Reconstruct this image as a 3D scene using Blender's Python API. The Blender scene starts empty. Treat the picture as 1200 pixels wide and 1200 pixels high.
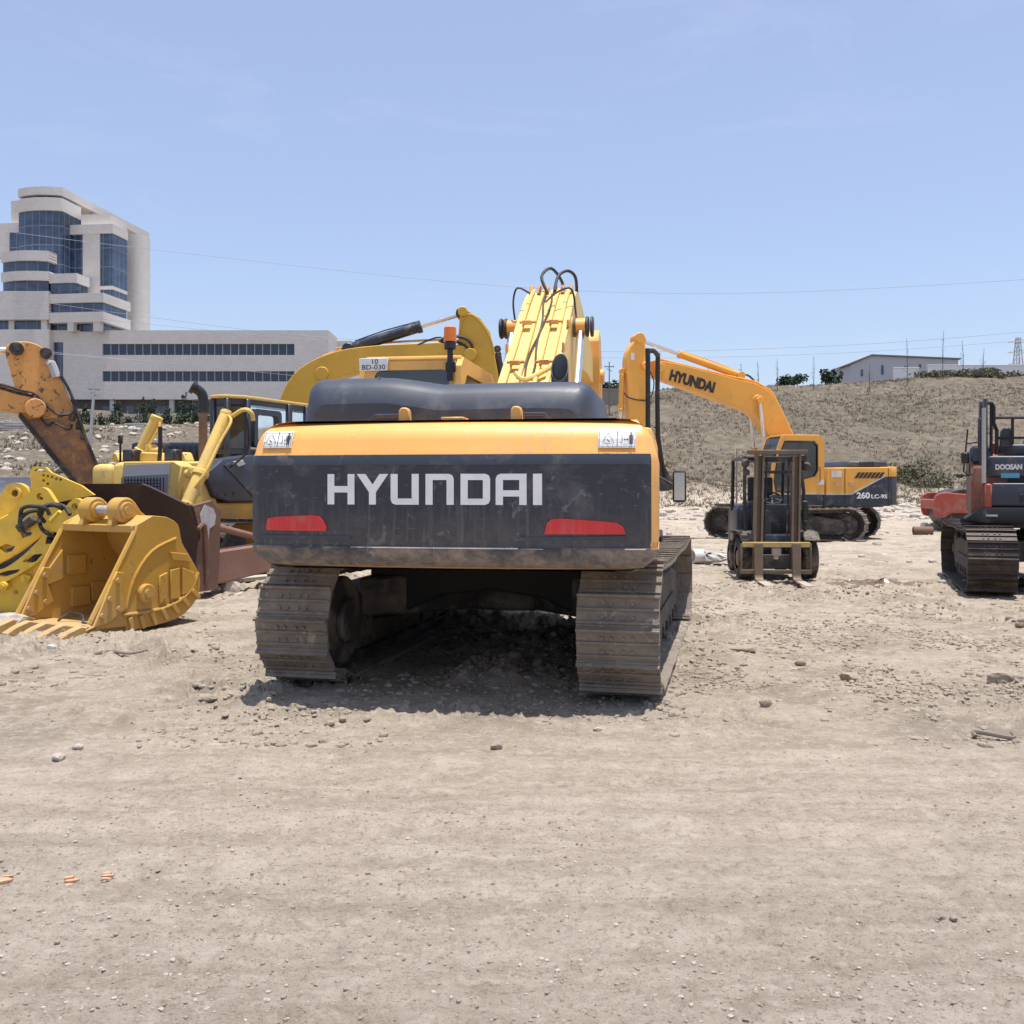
import bpy, bmesh, math, random
import numpy as np
from mathutils import Vector, Matrix
from mathutils.geometry import tessellate_polygon
R = math.radians
random.seed(7)
SC = bpy.context.scene
C = SC.collection

# ------------------------------------------------------------------ camera, sky, sun, exposure
cam_d = bpy.data.cameras.new("camera")
cam = bpy.data.objects.new("camera", cam_d)
C.objects.link(cam)
cam.location = (0, 0, 1.6)
cam.rotation_euler = (R(90), 0, 0)
cam_d.lens = 34.5
cam_d.sensor_width = 36
cam_d.shift_y = -0.025
cam_d.clip_start = 0.05
cam_d.clip_end = 5000
SC.camera = cam

SUN_DIR = Vector((0.085, -0.03, 1.0)).normalized()      # towards the sun
sun_el = math.asin(SUN_DIR.z)
sun_az = math.atan2(SUN_DIR.x, SUN_DIR.y)
w = bpy.data.worlds.new("World")
SC.world = w
w.use_nodes = True
nt = w.node_tree
nt.nodes.clear()
out = nt.nodes.new('ShaderNodeOutputWorld')
bg = nt.nodes.new('ShaderNodeBackground')
sky = nt.nodes.new('ShaderNodeTexSky')
sky.sky_type = 'NISHITA'
sky.sun_disc = False
sky.sun_elevation = sun_el
sky.sun_rotation = sun_az
sky.altitude = 0
sky.air_density = 1.0
sky.dust_density = 1.6
sky.ozone_density = 4.0
tc = nt.nodes.new('ShaderNodeTexCoord')
mp = nt.nodes.new('ShaderNodeMapping')
mp.inputs['Scale'].default_value = (1.2, 1.2, 4.2)
mp.inputs['Rotation'].default_value = (0, R(24), 0)
nz = nt.nodes.new('ShaderNodeTexNoise')
nz.inputs['Scale'].default_value = 3.2
nz.inputs['Detail'].default_value = 7
nz.inputs['Roughness'].default_value = 0.62
nz.inputs['Distortion'].default_value = 0.6
rp = nt.nodes.new('ShaderNodeValToRGB')
rp.color_ramp.elements[0].position = 0.54
rp.color_ramp.elements[0].color = (0.25, 0.25, 0.25, 1)
rp.color_ramp.elements[1].position = 0.85
rp.color_ramp.elements[1].color = (0.42, 0.42, 0.42, 1)
mx = nt.nodes.new('ShaderNodeMixRGB')
mx.inputs[2].default_value = (4.6, 4.8, 6.3, 1)       # thin high cloud
L = nt.links
L.new(tc.outputs['Generated'], mp.inputs[0]); L.new(mp.outputs[0], nz.inputs['Vector'])
L.new(nz.outputs[0], rp.inputs[0]); L.new(rp.outputs[0], mx.inputs[0])
L.new(sky.outputs[0], mx.inputs[1]); L.new(mx.outputs[0], bg.inputs[0]); L.new(bg.outputs[0], out.inputs[0])
bg.inputs[1].default_value = 0.134

sd = bpy.data.lights.new("sun", 'SUN')
sd.energy = 4.4
sd.angle = R(0.55)
sd.color = (1.0, 0.955, 0.89)
so = bpy.data.objects.new("sun", sd)
C.objects.link(so)
so.rotation_euler = SUN_DIR.to_track_quat('Z', 'Y').to_euler()
so.location = (10, 10, 40)

SC.view_settings.view_transform = 'Standard'
SC.view_settings.look = 'None'
SC.view_settings.gamma = 1
SC.view_settings.exposure = 0.40
SC.cycles.max_bounces = 6
SC.cycles.transparent_max_bounces = 12
SC.cycles.use_denoising = True

# ------------------------------------------------------------------ mesh helpers
def add2(a, b): return [x + y for x, y in zip(a, b)]

class MB:
    """collects shapes; build() links them as ONE mesh object"""
    def __init__(s):
        s.v = []; s.f = []; s.m = []; s.mi = 0
    def raw(s, vs, fs, M=None):
        o = len(s.v)
        if M is not None:
            vs = [M @ Vector(v) for v in vs]
        s.v += [tuple(v) for v in vs]
        s.f += [tuple(i + o for i in f) for f in fs]
        s.m += [s.mi] * len(fs)
        return s
    def frombm(s, bm, M=None):
        bm.verts.ensure_lookup_table()
        bm.verts.index_update()
        s.raw([v.co.copy() for v in bm.verts], [[v.index for v in f.verts] for f in bm.faces], M)
        bm.free()
        return s
    def box(s, c, size, rot=None, bevel=0.008, seg=1, M=None, taper=None):
        bm = bmesh.new()
        bmesh.ops.create_cube(bm, size=1)
        for v in bm.verts:
            v.co = Vector((v.co.x * size[0], v.co.y * size[1], v.co.z * size[2]))
            if taper and v.co.z > 0:
                v.co.x *= taper[0]; v.co.y *= taper[1]
        if bevel > 0:
            b = min(bevel, min(size) * 0.45)
            bmesh.ops.bevel(bm, geom=bm.edges[:], offset=b, segments=seg, affect='EDGES', profile=0.5)
        T = Matrix.Translation(c)
        if rot is not None:
            T = T @ (rot.to_4x4() if hasattr(rot, 'to_4x4') else Matrix.Rotation(rot, 4, 'Z'))
        if M is not None: T = M @ T
        return s.frombm(bm, T)
    def prism(s, pts, a, b, axis='x', bevel=0.0, M=None, holes=(), seg=1):
        """polygon pts extruded from a to b along axis; pts are (y,z) / (x,z) / (x,y)"""
        def P(p, t):
            return {'x': (t, p[0], p[1]), 'y': (p[0], t, p[1]), 'z': (p[0], p[1], t)}[axis]
        loops = [list(pts)] + [list(h) for h in holes]
        bm = bmesh.new()
        if not holes:
            va = [bm.verts.new(P(p, a)) for p in pts]
            vb = [bm.verts.new(P(p, b)) for p in pts]
            n = len(pts)
            bm.faces.new(va); bm.faces.new(vb[::-1])
            for i in range(n):
                bm.faces.new((va[i], vb[i], vb[(i + 1) % n], va[(i + 1) % n]))
            bmesh.ops.recalc_face_normals(bm, faces=bm.faces[:])
            if bevel > 0:
                bmesh.ops.bevel(bm, geom=bm.edges[:], offset=bevel, segments=seg, affect='EDGES', profile=0.5, clamp_overlap=True)
        else:
            flat = [p for l in loops for p in l]
            tri = tessellate_polygon([[Vector((p[0], p[1], 0)) for p in l] for l in loops])
            va = [bm.verts.new(P(p, a)) for p in flat]
            vb = [bm.verts.new(P(p, b)) for p in flat]
            for t in tri:
                try:
                    bm.faces.new([va[i] for i in t]); bm.faces.new([vb[i] for i in t][::-1])
                except ValueError: pass
            o = 0
            for l in loops:
                n = len(l)
                for i in range(n):
                    j = (i + 1) % n
                    bm.faces.new((va[o + i], vb[o + i], vb[o + j], va[o + j]))
                o += n
            bmesh.ops.recalc_face_normals(bm, faces=bm.faces[:])
        return s.frombm(bm, M)
    def cyl(s, p0, p1, r0, r1=None, seg=20, M=None, chamfer=0.0, hollow=None):
        p0 = Vector(p0); p1 = Vector(p1)
        if r1 is None: r1 = r0
        d = (p1 - p0); L_ = d.length
        if L_ < 1e-6: return s
        if hollow:
            prof = [(0, hollow), (0, r0), (L_, r1), (L_, hollow)]
        elif chamfer > 0:
            prof = [(0, 0), (0, r0 - chamfer), (chamfer, r0), (L_ - chamfer, r1), (L_, r1 - chamfer), (L_, 0)]
        else:
            prof = [(0, 0), (0, r0), (L_, r1), (L_, 0)]
        q = d.to_track_quat('Z', 'Y').to_matrix().to_4x4()
        T = Matrix.Translation(p0) @ q
        if M is not None: T = M @ T
        return s.lathe(prof, seg, T, closed=bool(hollow))
    def lathe(s, prof, seg=24, M=None, closed=False):
        """prof = [(z, r)...] about z"""
        vs = []; rows = []
        for z, r in prof:
            if r < 1e-6:
                rows.append([len(vs)] * seg); vs.append((0, 0, z))
            else:
                rows.append(list(range(len(vs), len(vs) + seg)))
                vs += [(r * math.cos(2 * math.pi * k / seg), r * math.sin(2 * math.pi * k / seg), z) for k in range(seg)]
        fs = []
        pr = list(zip(rows[:-1], rows[1:]))
        if closed: pr.append((rows[-1], rows[0]))
        for a, b in pr:
            for k in range(seg):
                j = (k + 1) % seg
                f = [a[k], a[j], b[j], b[k]]
                g = []
                for i in f:
                    if i not in g: g.append(i)
                if len(g) >= 3: fs.append(g)
        return s.raw(vs, fs, M)
    def tube(s, pts, r, seg=8, M=None, sub=4, caps=True, r_end=None):
        P = [Vector(p) for p in pts]
        if sub > 1 and len(P) > 2:
            Q = []
            for i in range(len(P) - 1):
                p0 = P[max(i - 1, 0)]; p1 = P[i]; p2 = P[i + 1]; p3 = P[min(i + 2, len(P) - 1)]
                for k in range(sub):
                    t = k / sub
                    Q.append(0.5 * ((2 * p1) + (p2 - p0) * t + (2 * p0 - 5 * p1 + 4 * p2 - p3) * t * t + (3 * p1 - p0 - 3 * p2 + p3) * t ** 3))
            Q.append(P[-1]); P = Q
        vs = []; fs = []
        n = len(P)
        up = Vector((0, 0, 1))
        prev = None
        for i, p in enumerate(P):
            t = (P[min(i + 1, n - 1)] - P[max(i - 1, 0)]).normalized()
            if prev is None:
                a = t.cross(up)
                if a.length < 0.1: a = t.cross(Vector((1, 0, 0)))
                a.normalize()
            else:
                a = (prev - t * prev.dot(t)).normalized()
            prev = a
            b = t.cross(a)
            rr = r if r_end is None else r + (r_end - r) * i / (n - 1)
            for k in range(seg):
                an = 2 * math.pi * k / seg
                vs.append(p + a * (rr * math.cos(an)) + b * (rr * math.sin(an)))
        for i in range(n - 1):
            for k in range(seg):
                j = (k + 1) % seg
                fs.append((i * seg + k, i * seg + j, (i + 1) * seg + j, (i + 1) * seg + k))
        if caps:
            fs.append(tuple(range(seg))[::-1]); fs.append(tuple(range((n - 1) * seg, n * seg)))
        return s.raw(vs, fs, M)
    def build(s, name, mat, parent=None, smooth=38, M=None):
        me = bpy.data.meshes.new(name)
        me.from_pydata(s.v, [], s.f)
        me.update()
        mats = mat if isinstance(mat, (list, tuple)) else [mat]
        for m in mats: me.materials.append(m)
        if len(mats) > 1:
            me.polygons.foreach_set('material_index', s.m)
        if smooth:
            me.polygons.foreach_set('use_smooth', [True] * len(me.polygons))
            me.set_sharp_from_angle(angle=R(smooth))
        bm = bmesh.new(); bm.from_mesh(me)
        bmesh.ops.recalc_face_normals(bm, faces=bm.faces[:])
        bm.to_mesh(me); bm.free()
        o = bpy.data.objects.new(name, me)
        C.objects.link(o)
        if parent is not None: o.parent = parent
        if M is not None: o.matrix_local = M
        return o

def tag(o, label=None, cat=None, group=None, kind=None):
    if label: o['label'] = label
    if cat: o['category'] = cat
    if group: o['group'] = group
    if kind: o['kind'] = kind
    return o
def thing(name, label, cat, loc=(0, 0, 0), yaw=0, group=None):
    o = bpy.data.objects.new(name, None)
    o.empty_display_size = 0.3
    C.objects.link(o)
    o.location = loc
    o.rotation_euler = (0, 0, R(yaw))
    return tag(o, label, cat, group)
def kids(o): return [c for c in C.objects if c.parent == o]
def copy_tree(o, parent=None):
    c = o.copy(); C.objects.link(c)
    ch = list(kids(o))
    if parent is not None: c.parent = parent
    for k in ch: copy_tree(k, c)
    return c
def text_part(txt, size, mat, parent, M, depth=0.004, name='lettering', bold=0.0, xs=1.0, space=1.0):
    cu = bpy.data.curves.new(name, 'FONT')
    cu.body = txt; cu.size = size; cu.extrude = depth; cu.offset = bold; cu.space_character = space
    cu.align_x = 'CENTER'; cu.align_y = 'CENTER'; cu.resolution_u = 4
    tmp = bpy.data.objects.new('tmp_text', cu)
    C.objects.link(tmp)
    dg = bpy.context.evaluated_depsgraph_get()
    me = bpy.data.meshes.new_from_object(tmp.evaluated_get(dg))
    bpy.data.objects.remove(tmp); bpy.data.curves.remove(cu)
    me.materials.clear(); me.materials.append(mat)
    me.name = name
    for v in me.vertices: v.co.x *= xs
    o = bpy.data.objects.new(name, me)
    C.objects.link(o); o.parent = parent; o.matrix_local = M
    return o
def frame(o, xdir, ydir):
    """matrix whose local x, y are given directions and origin o"""
    x = Vector(xdir).normalized(); y = Vector(ydir).normalized(); z = x.cross(y).normalized(); y = z.cross(x)
    M = Matrix.Identity(4)
    for i in range(3):
        M[i][0] = x[i]; M[i][1] = y[i]; M[i][2] = z[i]; M[i][3] = o[i]
    return M
def at(px, py, Y):
    """the real point at depth Y seen at this place of the photo"""
    return Vector(((px - 600) / 1150 * Y, Y, 1.6 + (570 - py) / 1150 * Y))
def rrect(x0, y0, x1, y1, r, n=4):
    p = []
    for cx, cy, a0 in ((x1 - r, y1 - r, 0), (x0 + r, y1 - r, 90), (x0 + r, y0 + r, 180), (x1 - r, y0 + r, 270)):
        for k in range(n + 1):
            a = R(a0 + 90 * k / n); p.append((cx + r * math.cos(a), cy + r * math.sin(a)))
    return p
def disc(cx, cy, r, n=16):
    return [(cx + r * math.cos(2 * math.pi * k / n), cy + r * math.sin(2 * math.pi * k / n)) for k in range(n)]
def smooth_poly(pts, sub=4, closed=False):
    P = [Vector((p[0], p[1])) for p in pts]; Q = []
    n = len(P)
    for i in range(n - 1):
        p0 = P[max(i - 1, 0)]; p1 = P[i]; p2 = P[i + 1]; p3 = P[min(i + 2, n - 1)]
        for k in range(sub):
            t = k / sub
            Q.append(tuple(0.5 * ((2 * p1) + (p2 - p0) * t + (2 * p0 - 5 * p1 + 4 * p2 - p3) * t * t + (3 * p1 - p0 - 3 * p2 + p3) * t ** 3)))
    Q.append(tuple(P[-1]))
    return Q

# ------------------------------------------------------------------ noise for the ground (numpy)
_rs = np.random.RandomState(3)
_tab = _rs.rand(256, 256)
def vnoise(x, y):
    xi = np.floor(x).astype(int); yi = np.floor(y).astype(int)
    fx = x - xi; fy = y - yi
    fx = fx * fx * (3 - 2 * fx); fy = fy * fy * (3 - 2 * fy)
    a = _tab[xi & 255, yi & 255]; b = _tab[(xi + 1) & 255, yi & 255]
    c = _tab[xi & 255, (yi + 1) & 255]; d = _tab[(xi + 1) & 255, (yi + 1) & 255]
    return (a * (1 - fx) + b * fx) * (1 - fy) + (c * (1 - fx) + d * fx) * fy - 0.5
def fbm(x, y, o=4, g=0.5):
    s = 0; a = 1.0
    for i in range(o):
        s = s + a * vnoise(x + 17.3 * i, y + 9.1 * i); x = x * 2.03; y = y * 2.03; a *= g
    return s
def sstep(a, b, x):
    t = np.clip((x - a) / (b - a), 0, 1); return t * t * (3 - 2 * t)
def height(x, y, micro=True):
    x = np.asarray(x, float); y = np.asarray(y, float)
    az = x / np.maximum(np.abs(y), 1.0)
    az = np.where(y < 0, np.sign(x), az)
    wR = sstep(-0.02, 0.16, az)
    yy = np.maximum(y, 0)
    # left: long stony rise to the offices
    zl = np.interp(yy, [0, 36, 60, 100, 150, 178, 900], [0, 0, 2.2, 6.2, 11.4, 15.0, 15.0])
    # right: steep dry hillside
    rid = 13.7 + 0.7 * sstep(0.15, 0.5, az) - 1.6 * sstep(0.22, 0.06, az)
    t = np.interp(yy, [0, 50, 60, 72, 92, 108, 118, 900], [0, 0, 0.03, 0.16, 0.62, 0.92, 1.0, 1.03])
    zr = rid * t
    z = zl * (1 - wR) + zr * wR
    far = sstep(45, 75, yy)
    z = z + far * (fbm(x * 0.06, y * 0.06, 4) * 1.2 + fbm(x * 0.4, y * 0.4, 4) * 0.42)
    if micro:
        mid = sstep(6, 12, yy) * (1 - 0.2 * far)
        # rough, trampled ground around the machines
        z = z + mid * (fbm(x * 1.1, y * 1.1, 5, 0.55) * 0.075)
        z = z + sstep(12, 30, yy) * (fbm(x * 0.35 + 5, y * 0.35, 3) * 0.10)
        rough = sstep(-0.12, 0.22, fbm(x * 0.5 + 40, y * 0.5 + 11, 3)) * sstep(6.2, 7.4, yy) * (1 - sstep(14, 24, yy))
        z = z + rough * np.maximum(fbm(x * 5.5, y * 5.5, 5, 0.65), -0.1) * 0.13
        # driven lane close by: long shallow streaks along x
        lane = 1 - sstep(5.5, 8, yy)
        z = z + lane * (fbm(x * 0.28, y * 3.0, 4, 0.55) * 0.034 + fbm(x * 1.3, y * 6.5, 4, 0.6) * 0.014 + np.maximum(fbm(x * 14 + 3, y * 16, 3, .65), 0) * 0.010)
        z = z + (1 - far) * fbm(x * 9, y * 9, 4, 0.65) * 0.013
        z = z + (1 - sstep(9, 16, yy)) * np.maximum(fbm(x * 26, y * 26, 2, 0.6) - 0.12, 0) * (0.022 + 0.10 * rough)
        # dirt heaps: near the right edge and below the main machine
        for hx, hy, hr, hh in ((6.15, 10.6, 0.55, 0.16), (5.9, 9.7, 0.4, .08), (-0.05, 8.35, 0.45, 0.10), (0.2, 9.6, 0.6, 0.12), (1.9, 9.3, 0.45, 0.07), (-2.9, 8.1, 0.4, 0.05), (-0.6, 11.4, 1.0, 0.10)):
            d2 = ((x - hx) ** 2 + (y - hy) ** 2) / hr ** 2
            z = z + np.exp(-d2) * hh * (1 + 1.1 * fbm(x * 7, y * 7, 3, 0.6))
    return z
def gz(x, y): return float(height(np.array([x]), np.array([y]))[0])
# ------------------------------------------------------------------ materials
def new_mat(name):
    m = bpy.data.materials.new(name); m.use_nodes = True
    nt = m.node_tree; nt.nodes.clear()
    o = nt.nodes.new('ShaderNodeOutputMaterial'); b = nt.nodes.new('ShaderNodeBsdfPrincipled')
    nt.links.new(b.outputs[0], o.inputs[0])
    return m, nt, b
def noise(nt, vec, scale, detail=5, rough=0.6, dist=0.0):
    n = nt.nodes.new('ShaderNodeTexNoise')
    n.inputs['Scale'].default_value = scale; n.inputs['Detail'].default_value = detail
    n.inputs['Roughness'].default_value = rough; n.inputs['Distortion'].default_value = dist
    nt.links.new(vec, n.inputs['Vector']); return n.outputs[0]
def ramp(nt, fac, a, b, ca=(0, 0, 0, 1), cb=(1, 1, 1, 1)):
    r = nt.nodes.new('ShaderNodeValToRGB')
    r.color_ramp.elements[0].position = max(0, min(a, 1)); r.color_ramp.elements[1].position = max(0, min(b, 1))
    r.color_ramp.elements[0].color = ca; r.color_ramp.elements[1].color = cb
    nt.links.new(fac, r.inputs[0]); return r.outputs[0]
def mix(nt, fac, a, b, mode='MIX'):
    m = nt.nodes.new('ShaderNodeMixRGB'); m.blend_type = mode
    for s, i in ((fac, 0), (a, 1), (b, 2)):
        if hasattr(s, 'links') or hasattr(s, 'is_output'): nt.links.new(s, m.inputs[i])
        elif i == 0: m.inputs[0].default_value = s
        else: m.inputs[i].default_value = (*s[:3], 1)
    return m.outputs[0]
def mathn(nt, op, a, b=None, c=None):
    m = nt.nodes.new('ShaderNodeMath'); m.operation = op
    for i, s in enumerate((a, b, c)):
        if s is None: continue
        if hasattr(s, 'is_output'): nt.links.new(s, m.inputs[i])
        else: m.inputs[i].default_value = s
    return m.outputs[0]
def coords(nt, kind='Object', scale=(1, 1, 1), rot=(0, 0, 0)):
    t = nt.nodes.new('ShaderNodeTexCoord'); m = nt.nodes.new('ShaderNodeMapping')
    m.inputs['Scale'].default_value = scale; m.inputs['Rotation'].default_value = rot
    nt.links.new(t.outputs[kind], m.inputs[0]); return m.outputs[0]
def bump(nt, b, h, strength=0.3, dist=0.02):
    n = nt.nodes.new('ShaderNodeBump'); n.inputs['Strength'].default_value = strength
    n.inputs['Distance'].default_value = dist
    nt.links.new(h, n.inputs['Height']); nt.links.new(n.outputs[0], b.inputs['Normal'])
DUST = (0.33, 0.27, 0.205)
def paint(name, rgb, rough=0.42, dirt=0.35, dirt_rgb=DUST, ds=3.0, mud=None, chip=0.0, chip_rgb=(0.10, 0.055, 0.035), metal=0.0, spec=0.5, fade=0.12, bmp=0.06, scr=0.0, streak=None):
    """worn paint: tone drift, dust film, mud below height mud=(z0 full, z1 none), rust chips, scratches"""
    m, nt, b = new_mat(name)
    v = coords(nt)
    big = noise(nt, v, 0.9, 4, 0.6)
    fine = noise(nt, v, ds * 4.5, 8, 0.7)
    med = noise(nt, v, ds, 8, 0.68, 0.3)
    dark = tuple(c * (1 - fade) for c in rgb); lite = tuple(min(1, c * (1 + fade * 0.5) + fade * 0.025) for c in rgb)
    col = mix(nt, ramp(nt, big, 0.3, 0.7), dark, lite)
    hi = 0.63 - 0.30 * dirt
    dm = ramp(nt, med, hi, hi + 0.15)
    fm = ramp(nt, fine, 0.35, 0.75)
    dfac = mathn(nt, 'MULTIPLY', mathn(nt, 'MULTIPLY_ADD', fm, 0.6, 0.4), mathn(nt, 'MULTIPLY', dm, min(1.0, 0.35 + dirt * 0.75)))
    if mud:
        sep = nt.nodes.new('ShaderNodeSeparateXYZ'); nt.links.new(v, sep.inputs[0])
        mr = nt.nodes.new('ShaderNodeMapRange'); mr.inputs[1].default_value = mud[0]; mr.inputs[2].default_value = mud[1]
        mr.inputs[3].default_value = 1; mr.inputs[4].default_value = 0
        wob = mathn(nt, 'MULTIPLY_ADD', mathn(nt, 'SUBTRACT', med, 0.5), (mud[1] - mud[0]) * 2.2, sep.outputs[2])
        nt.links.new(wob, mr.inputs[0])
        mf = mathn(nt, 'MULTIPLY', mr.outputs[0], mathn(nt, 'MULTIPLY_ADD', fm, 0.75, 0.25))
        dfac = mathn(nt, 'MAXIMUM', dfac, mathn(nt, 'MULTIPLY', mf, mud[2] if len(mud) > 2 else 0.9))
    if streak:
        sv = noise(nt, coords(nt, 'Object', (26, 26, 1.3)), 1.0, 6, 0.65, 0.4)
        sep2 = nt.nodes.new('ShaderNodeSeparateXYZ'); nt.links.new(v, sep2.inputs[0])
        sr = nt.nodes.new('ShaderNodeMapRange'); sr.inputs[1].default_value = streak[0]; sr.inputs[2].default_value = streak[1]; sr.inputs[3].default_value = 1; sr.inputs[4].default_value = 0
        nt.links.new(mathn(nt, 'MULTIPLY_ADD', mathn(nt, 'SUBTRACT', noise(nt, v, 1.3, 3, 0.5), 0.5), (streak[1] - streak[0]) * 1.6, sep2.outputs[2]), sr.inputs[0])
        dfac = mathn(nt, 'MAXIMUM', dfac, mathn(nt, 'MULTIPLY', mathn(nt, 'MULTIPLY', ramp(nt, sv, 0.46, 0.66), sr.outputs[0]), streak[2]))
    if chip > 0:
        cn = noise(nt, v, 7.0, 9, 0.72, 0.8)
        cf = ramp(nt, cn, 0.70 - chip * 0.25, 0.73 - chip * 0.25)
        col = mix(nt, cf, col, chip_rgb)
    if scr > 0:
        vs = coords(nt, 'Object', (1.0, 1.0, 9.0), (0.25, 0.5, 0))
        sn = noise(nt, vs, 9, 4, 0.6, 1.2)
        sf = mathn(nt, 'MULTIPLY', ramp(nt, sn, 0.66, 0.72), scr)
        col = mix(nt, sf, col, tuple(min(1, c * 0.5 + 0.25) for c in rgb))
    col = mix(nt, dfac, col, dirt_rgb)
    nt.links.new(col, b.inputs['Base Color'])
    rr = mathn(nt, 'MULTIPLY_ADD', dfac, 0.9 - rough, rough)
    rr = mathn(nt, 'MULTIPLY_ADD', fine, 0.12, rr)
    nt.links.new(rr, b.inputs['Roughness'])
    b.inputs['Metallic'].default_value = metal
    b.inputs['Specular IOR Level'].default_value = spec
    if bmp > 0:
        bump(nt, b, mathn(nt, 'MULTIPLY_ADD', fine, 0.6, mathn(nt, 'MULTIPLY', med, 0.6)), bmp * 2.2, 0.02)
    return m
def flat(name, rgb, rough=0.5, metal=0.0):
    m, nt, b = new_mat(name)
    v = coords(nt); n = noise(nt, v, 9, 5, 0.65)
    nt.links.new(mix(nt, ramp(nt, n, 0.35, 0.7), tuple(c * 0.88 for c in rgb), rgb), b.inputs['Base Color'])
    b.inputs['Roughness'].default_value = rough; b.inputs['Metallic'].default_value = metal
    return m
def glass(name, tint=(0.35, 0.4, 0.42), rough=0.03, refl=0.06, dust=0.15):
    m, nt, b = new_mat(name)
    nt.nodes.remove(b)
    o = [n for n in nt.nodes if n.type == 'OUTPUT_MATERIAL'][0]
    tr = nt.nodes.new('ShaderNodeBsdfTransparent'); tr.inputs[0].default_value = (*tint, 1)
    gl = nt.nodes.new('ShaderNodeBsdfGlossy'); gl.inputs['Roughness'].default_value = rough
    gl.inputs[0].default_value = (0.9, 0.95, 1, 1)
    df = nt.nodes.new('ShaderNodeBsdfDiffuse'); df.inputs[0].default_value = (*DUST, 1)
    fr = nt.nodes.new('ShaderNodeFresnel'); fr.inputs[0].default_value = 1.5
    f2 = mathn(nt, 'ADD', fr.outputs[0], refl)
    m1 = nt.nodes.new('ShaderNodeMixShader'); m2 = nt.nodes.new('ShaderNodeMixShader')
    nt.links.new(f2, m1.inputs[0]); nt.links.new(tr.outputs[0], m1.inputs[1]); nt.links.new(gl.outputs[0], m1.inputs[2])
    v = coords(nt); n = noise(nt, v, 5, 7, 0.7)
    nt.links.new(mathn(nt, 'MULTIPLY', ramp(nt, n, 0.35, 0.8), dust), m2.inputs[0])
    nt.links.new(m1.outputs[0], m2.inputs[1]); nt.links.new(df.outputs[0], m2.inputs[2])
    nt.links.new(m2.outputs[0], o.inputs[0])
    return m

M = {}
M['hero_yel'] = paint('hero_yellow', (0.84, 0.42, 0.105), 0.36, 0.2, streak=(1.75, 2.1, 0.35), mud=(1.0, 1.5, 0.9), chip=0.05, fade=0.10)
M['hero_boom'] = paint('boom_yellow', (0.82, 0.56, 0.17), 0.45, 0.22, dirt_rgb=(0.45, 0.36, 0.2), chip=0.12, fade=0.10)
M['hero_boom_pale'] = paint('cab_yellow', (0.84, 0.46, 0.11), 0.4, 0.18, chip=0.05)
M['hero_panel'] = paint('dark_panel', (0.020, 0.024, 0.036), 0.33, 0.42, dirt_rgb=(0.16, 0.15, 0.145), ds=3.4, mud=(1.14, 1.42, 0.75), chip=0.42, chip_rgb=(0.11, 0.115, 0.13), scr=0.7, bmp=0.04, streak=(1.12, 1.62, 0.95))
M['hero_low'] = paint('muddy_lower_lip', (0.028, 0.034, 0.055), 0.4, 0.7, dirt_rgb=(0.40, 0.325, 0.255), ds=3.2, mud=(1.02, 1.14, 1.0), chip=0.35, chip_rgb=(0.16, 0.18, 0.20), scr=0.7, bmp=0.10)
M['hood'] = paint('hood_slate', (0.040, 0.050, 0.072), 0.42, 0.36, dirt_rgb=(0.17, 0.17, 0.175), ds=2.4, chip=0.2, chip_rgb=(0.16, 0.165, 0.18), bmp=0.02)
M['steel_dark'] = paint('dark_steel', (0.035, 0.033, 0.034), 0.5, 0.45, metal=0.2)
M['under'] = paint('undercarriage_steel', (0.030, 0.027, 0.026), 0.6, 0.6, dirt_rgb=(0.22, 0.175, 0.13), bmp=0.2)
M['shoe'] = paint('track_shoe_steel', (0.20, 0.165, 0.13), 0.6, 0.8, dirt_rgb=(0.31, 0.26, 0.205), ds=3.2, metal=0.1, chip=0.45, chip_rgb=(0.36, 0.30, 0.24), bmp=1.0)
M['shoe_dark'] = paint('track_shoe_dark', (0.055, 0.044, 0.038), 0.5, 0.45, dirt_rgb=(0.22, 0.17, 0.13), metal=0.4, bmp=0.3)
M['chrome'] = paint('chrome_rod', (0.75, 0.75, 0.74), 0.22, 0.12, metal=0.95, bmp=0)
M['hose'] = paint('rubber_hose', (0.022, 0.022, 0.025), 0.55, 0.35, bmp=0.05)
M['black'] = paint('black_paint', (0.014, 0.015, 0.018), 0.4, 0.25)
M['rubber'] = paint('tyre_rubber', (0.02, 0.02, 0.02), 0.8, 0.65, bmp=0.1)
M['white'] = flat('white_vinyl', (0.82, 0.82, 0.82), 0.4)
M['white_dirty'] = paint('white_dirty', (0.66, 0.66, 0.64), 0.5, 0.4)
M['red'] = paint('red_reflector', (0.62, 0.02, 0.025), 0.25, 0.32, dirt_rgb=(0.35, 0.22, 0.18), ds=5, mud=(1.1, 1.3, 0.3), streak=(1.2, 1.5, 0.5))
M['ink'] = flat('black_ink', (0.02, 0.02, 0.022), 0.5)
M['amber'] = paint('amber_lens', (0.80, 0.20, 0.02), 0.2, 0.1)
M['mirror'] = paint('mirror_glass', (0.42, 0.44, 0.47), 0.06, 0.1, metal=1.0, bmp=0)
M['glass'] = glass('cab_glass')
M['glass_dark'] = glass('cab_glass_dark', (0.10, 0.12, 0.14), refl=0.05, dust=0.25)
M['seat'] = flat('seat_vinyl', (0.03, 0.03, 0.032), 0.7)
M['yel260'] = paint('orange_yellow_clean', (0.80, 0.38, 0.055), 0.4, 0.28, dirt_rgb=(0.45, 0.30, 0.14), chip=0.08)
M['navy'] = paint('navy_paint', (0.018, 0.024, 0.042), 0.35, 0.30)
M['mustard'] = paint('mustard_yellow', (0.60, 0.35, 0.035), 0.5, 0.3, dirt_rgb=(0.35, 0.25, 0.12), chip=0.15)
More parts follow.
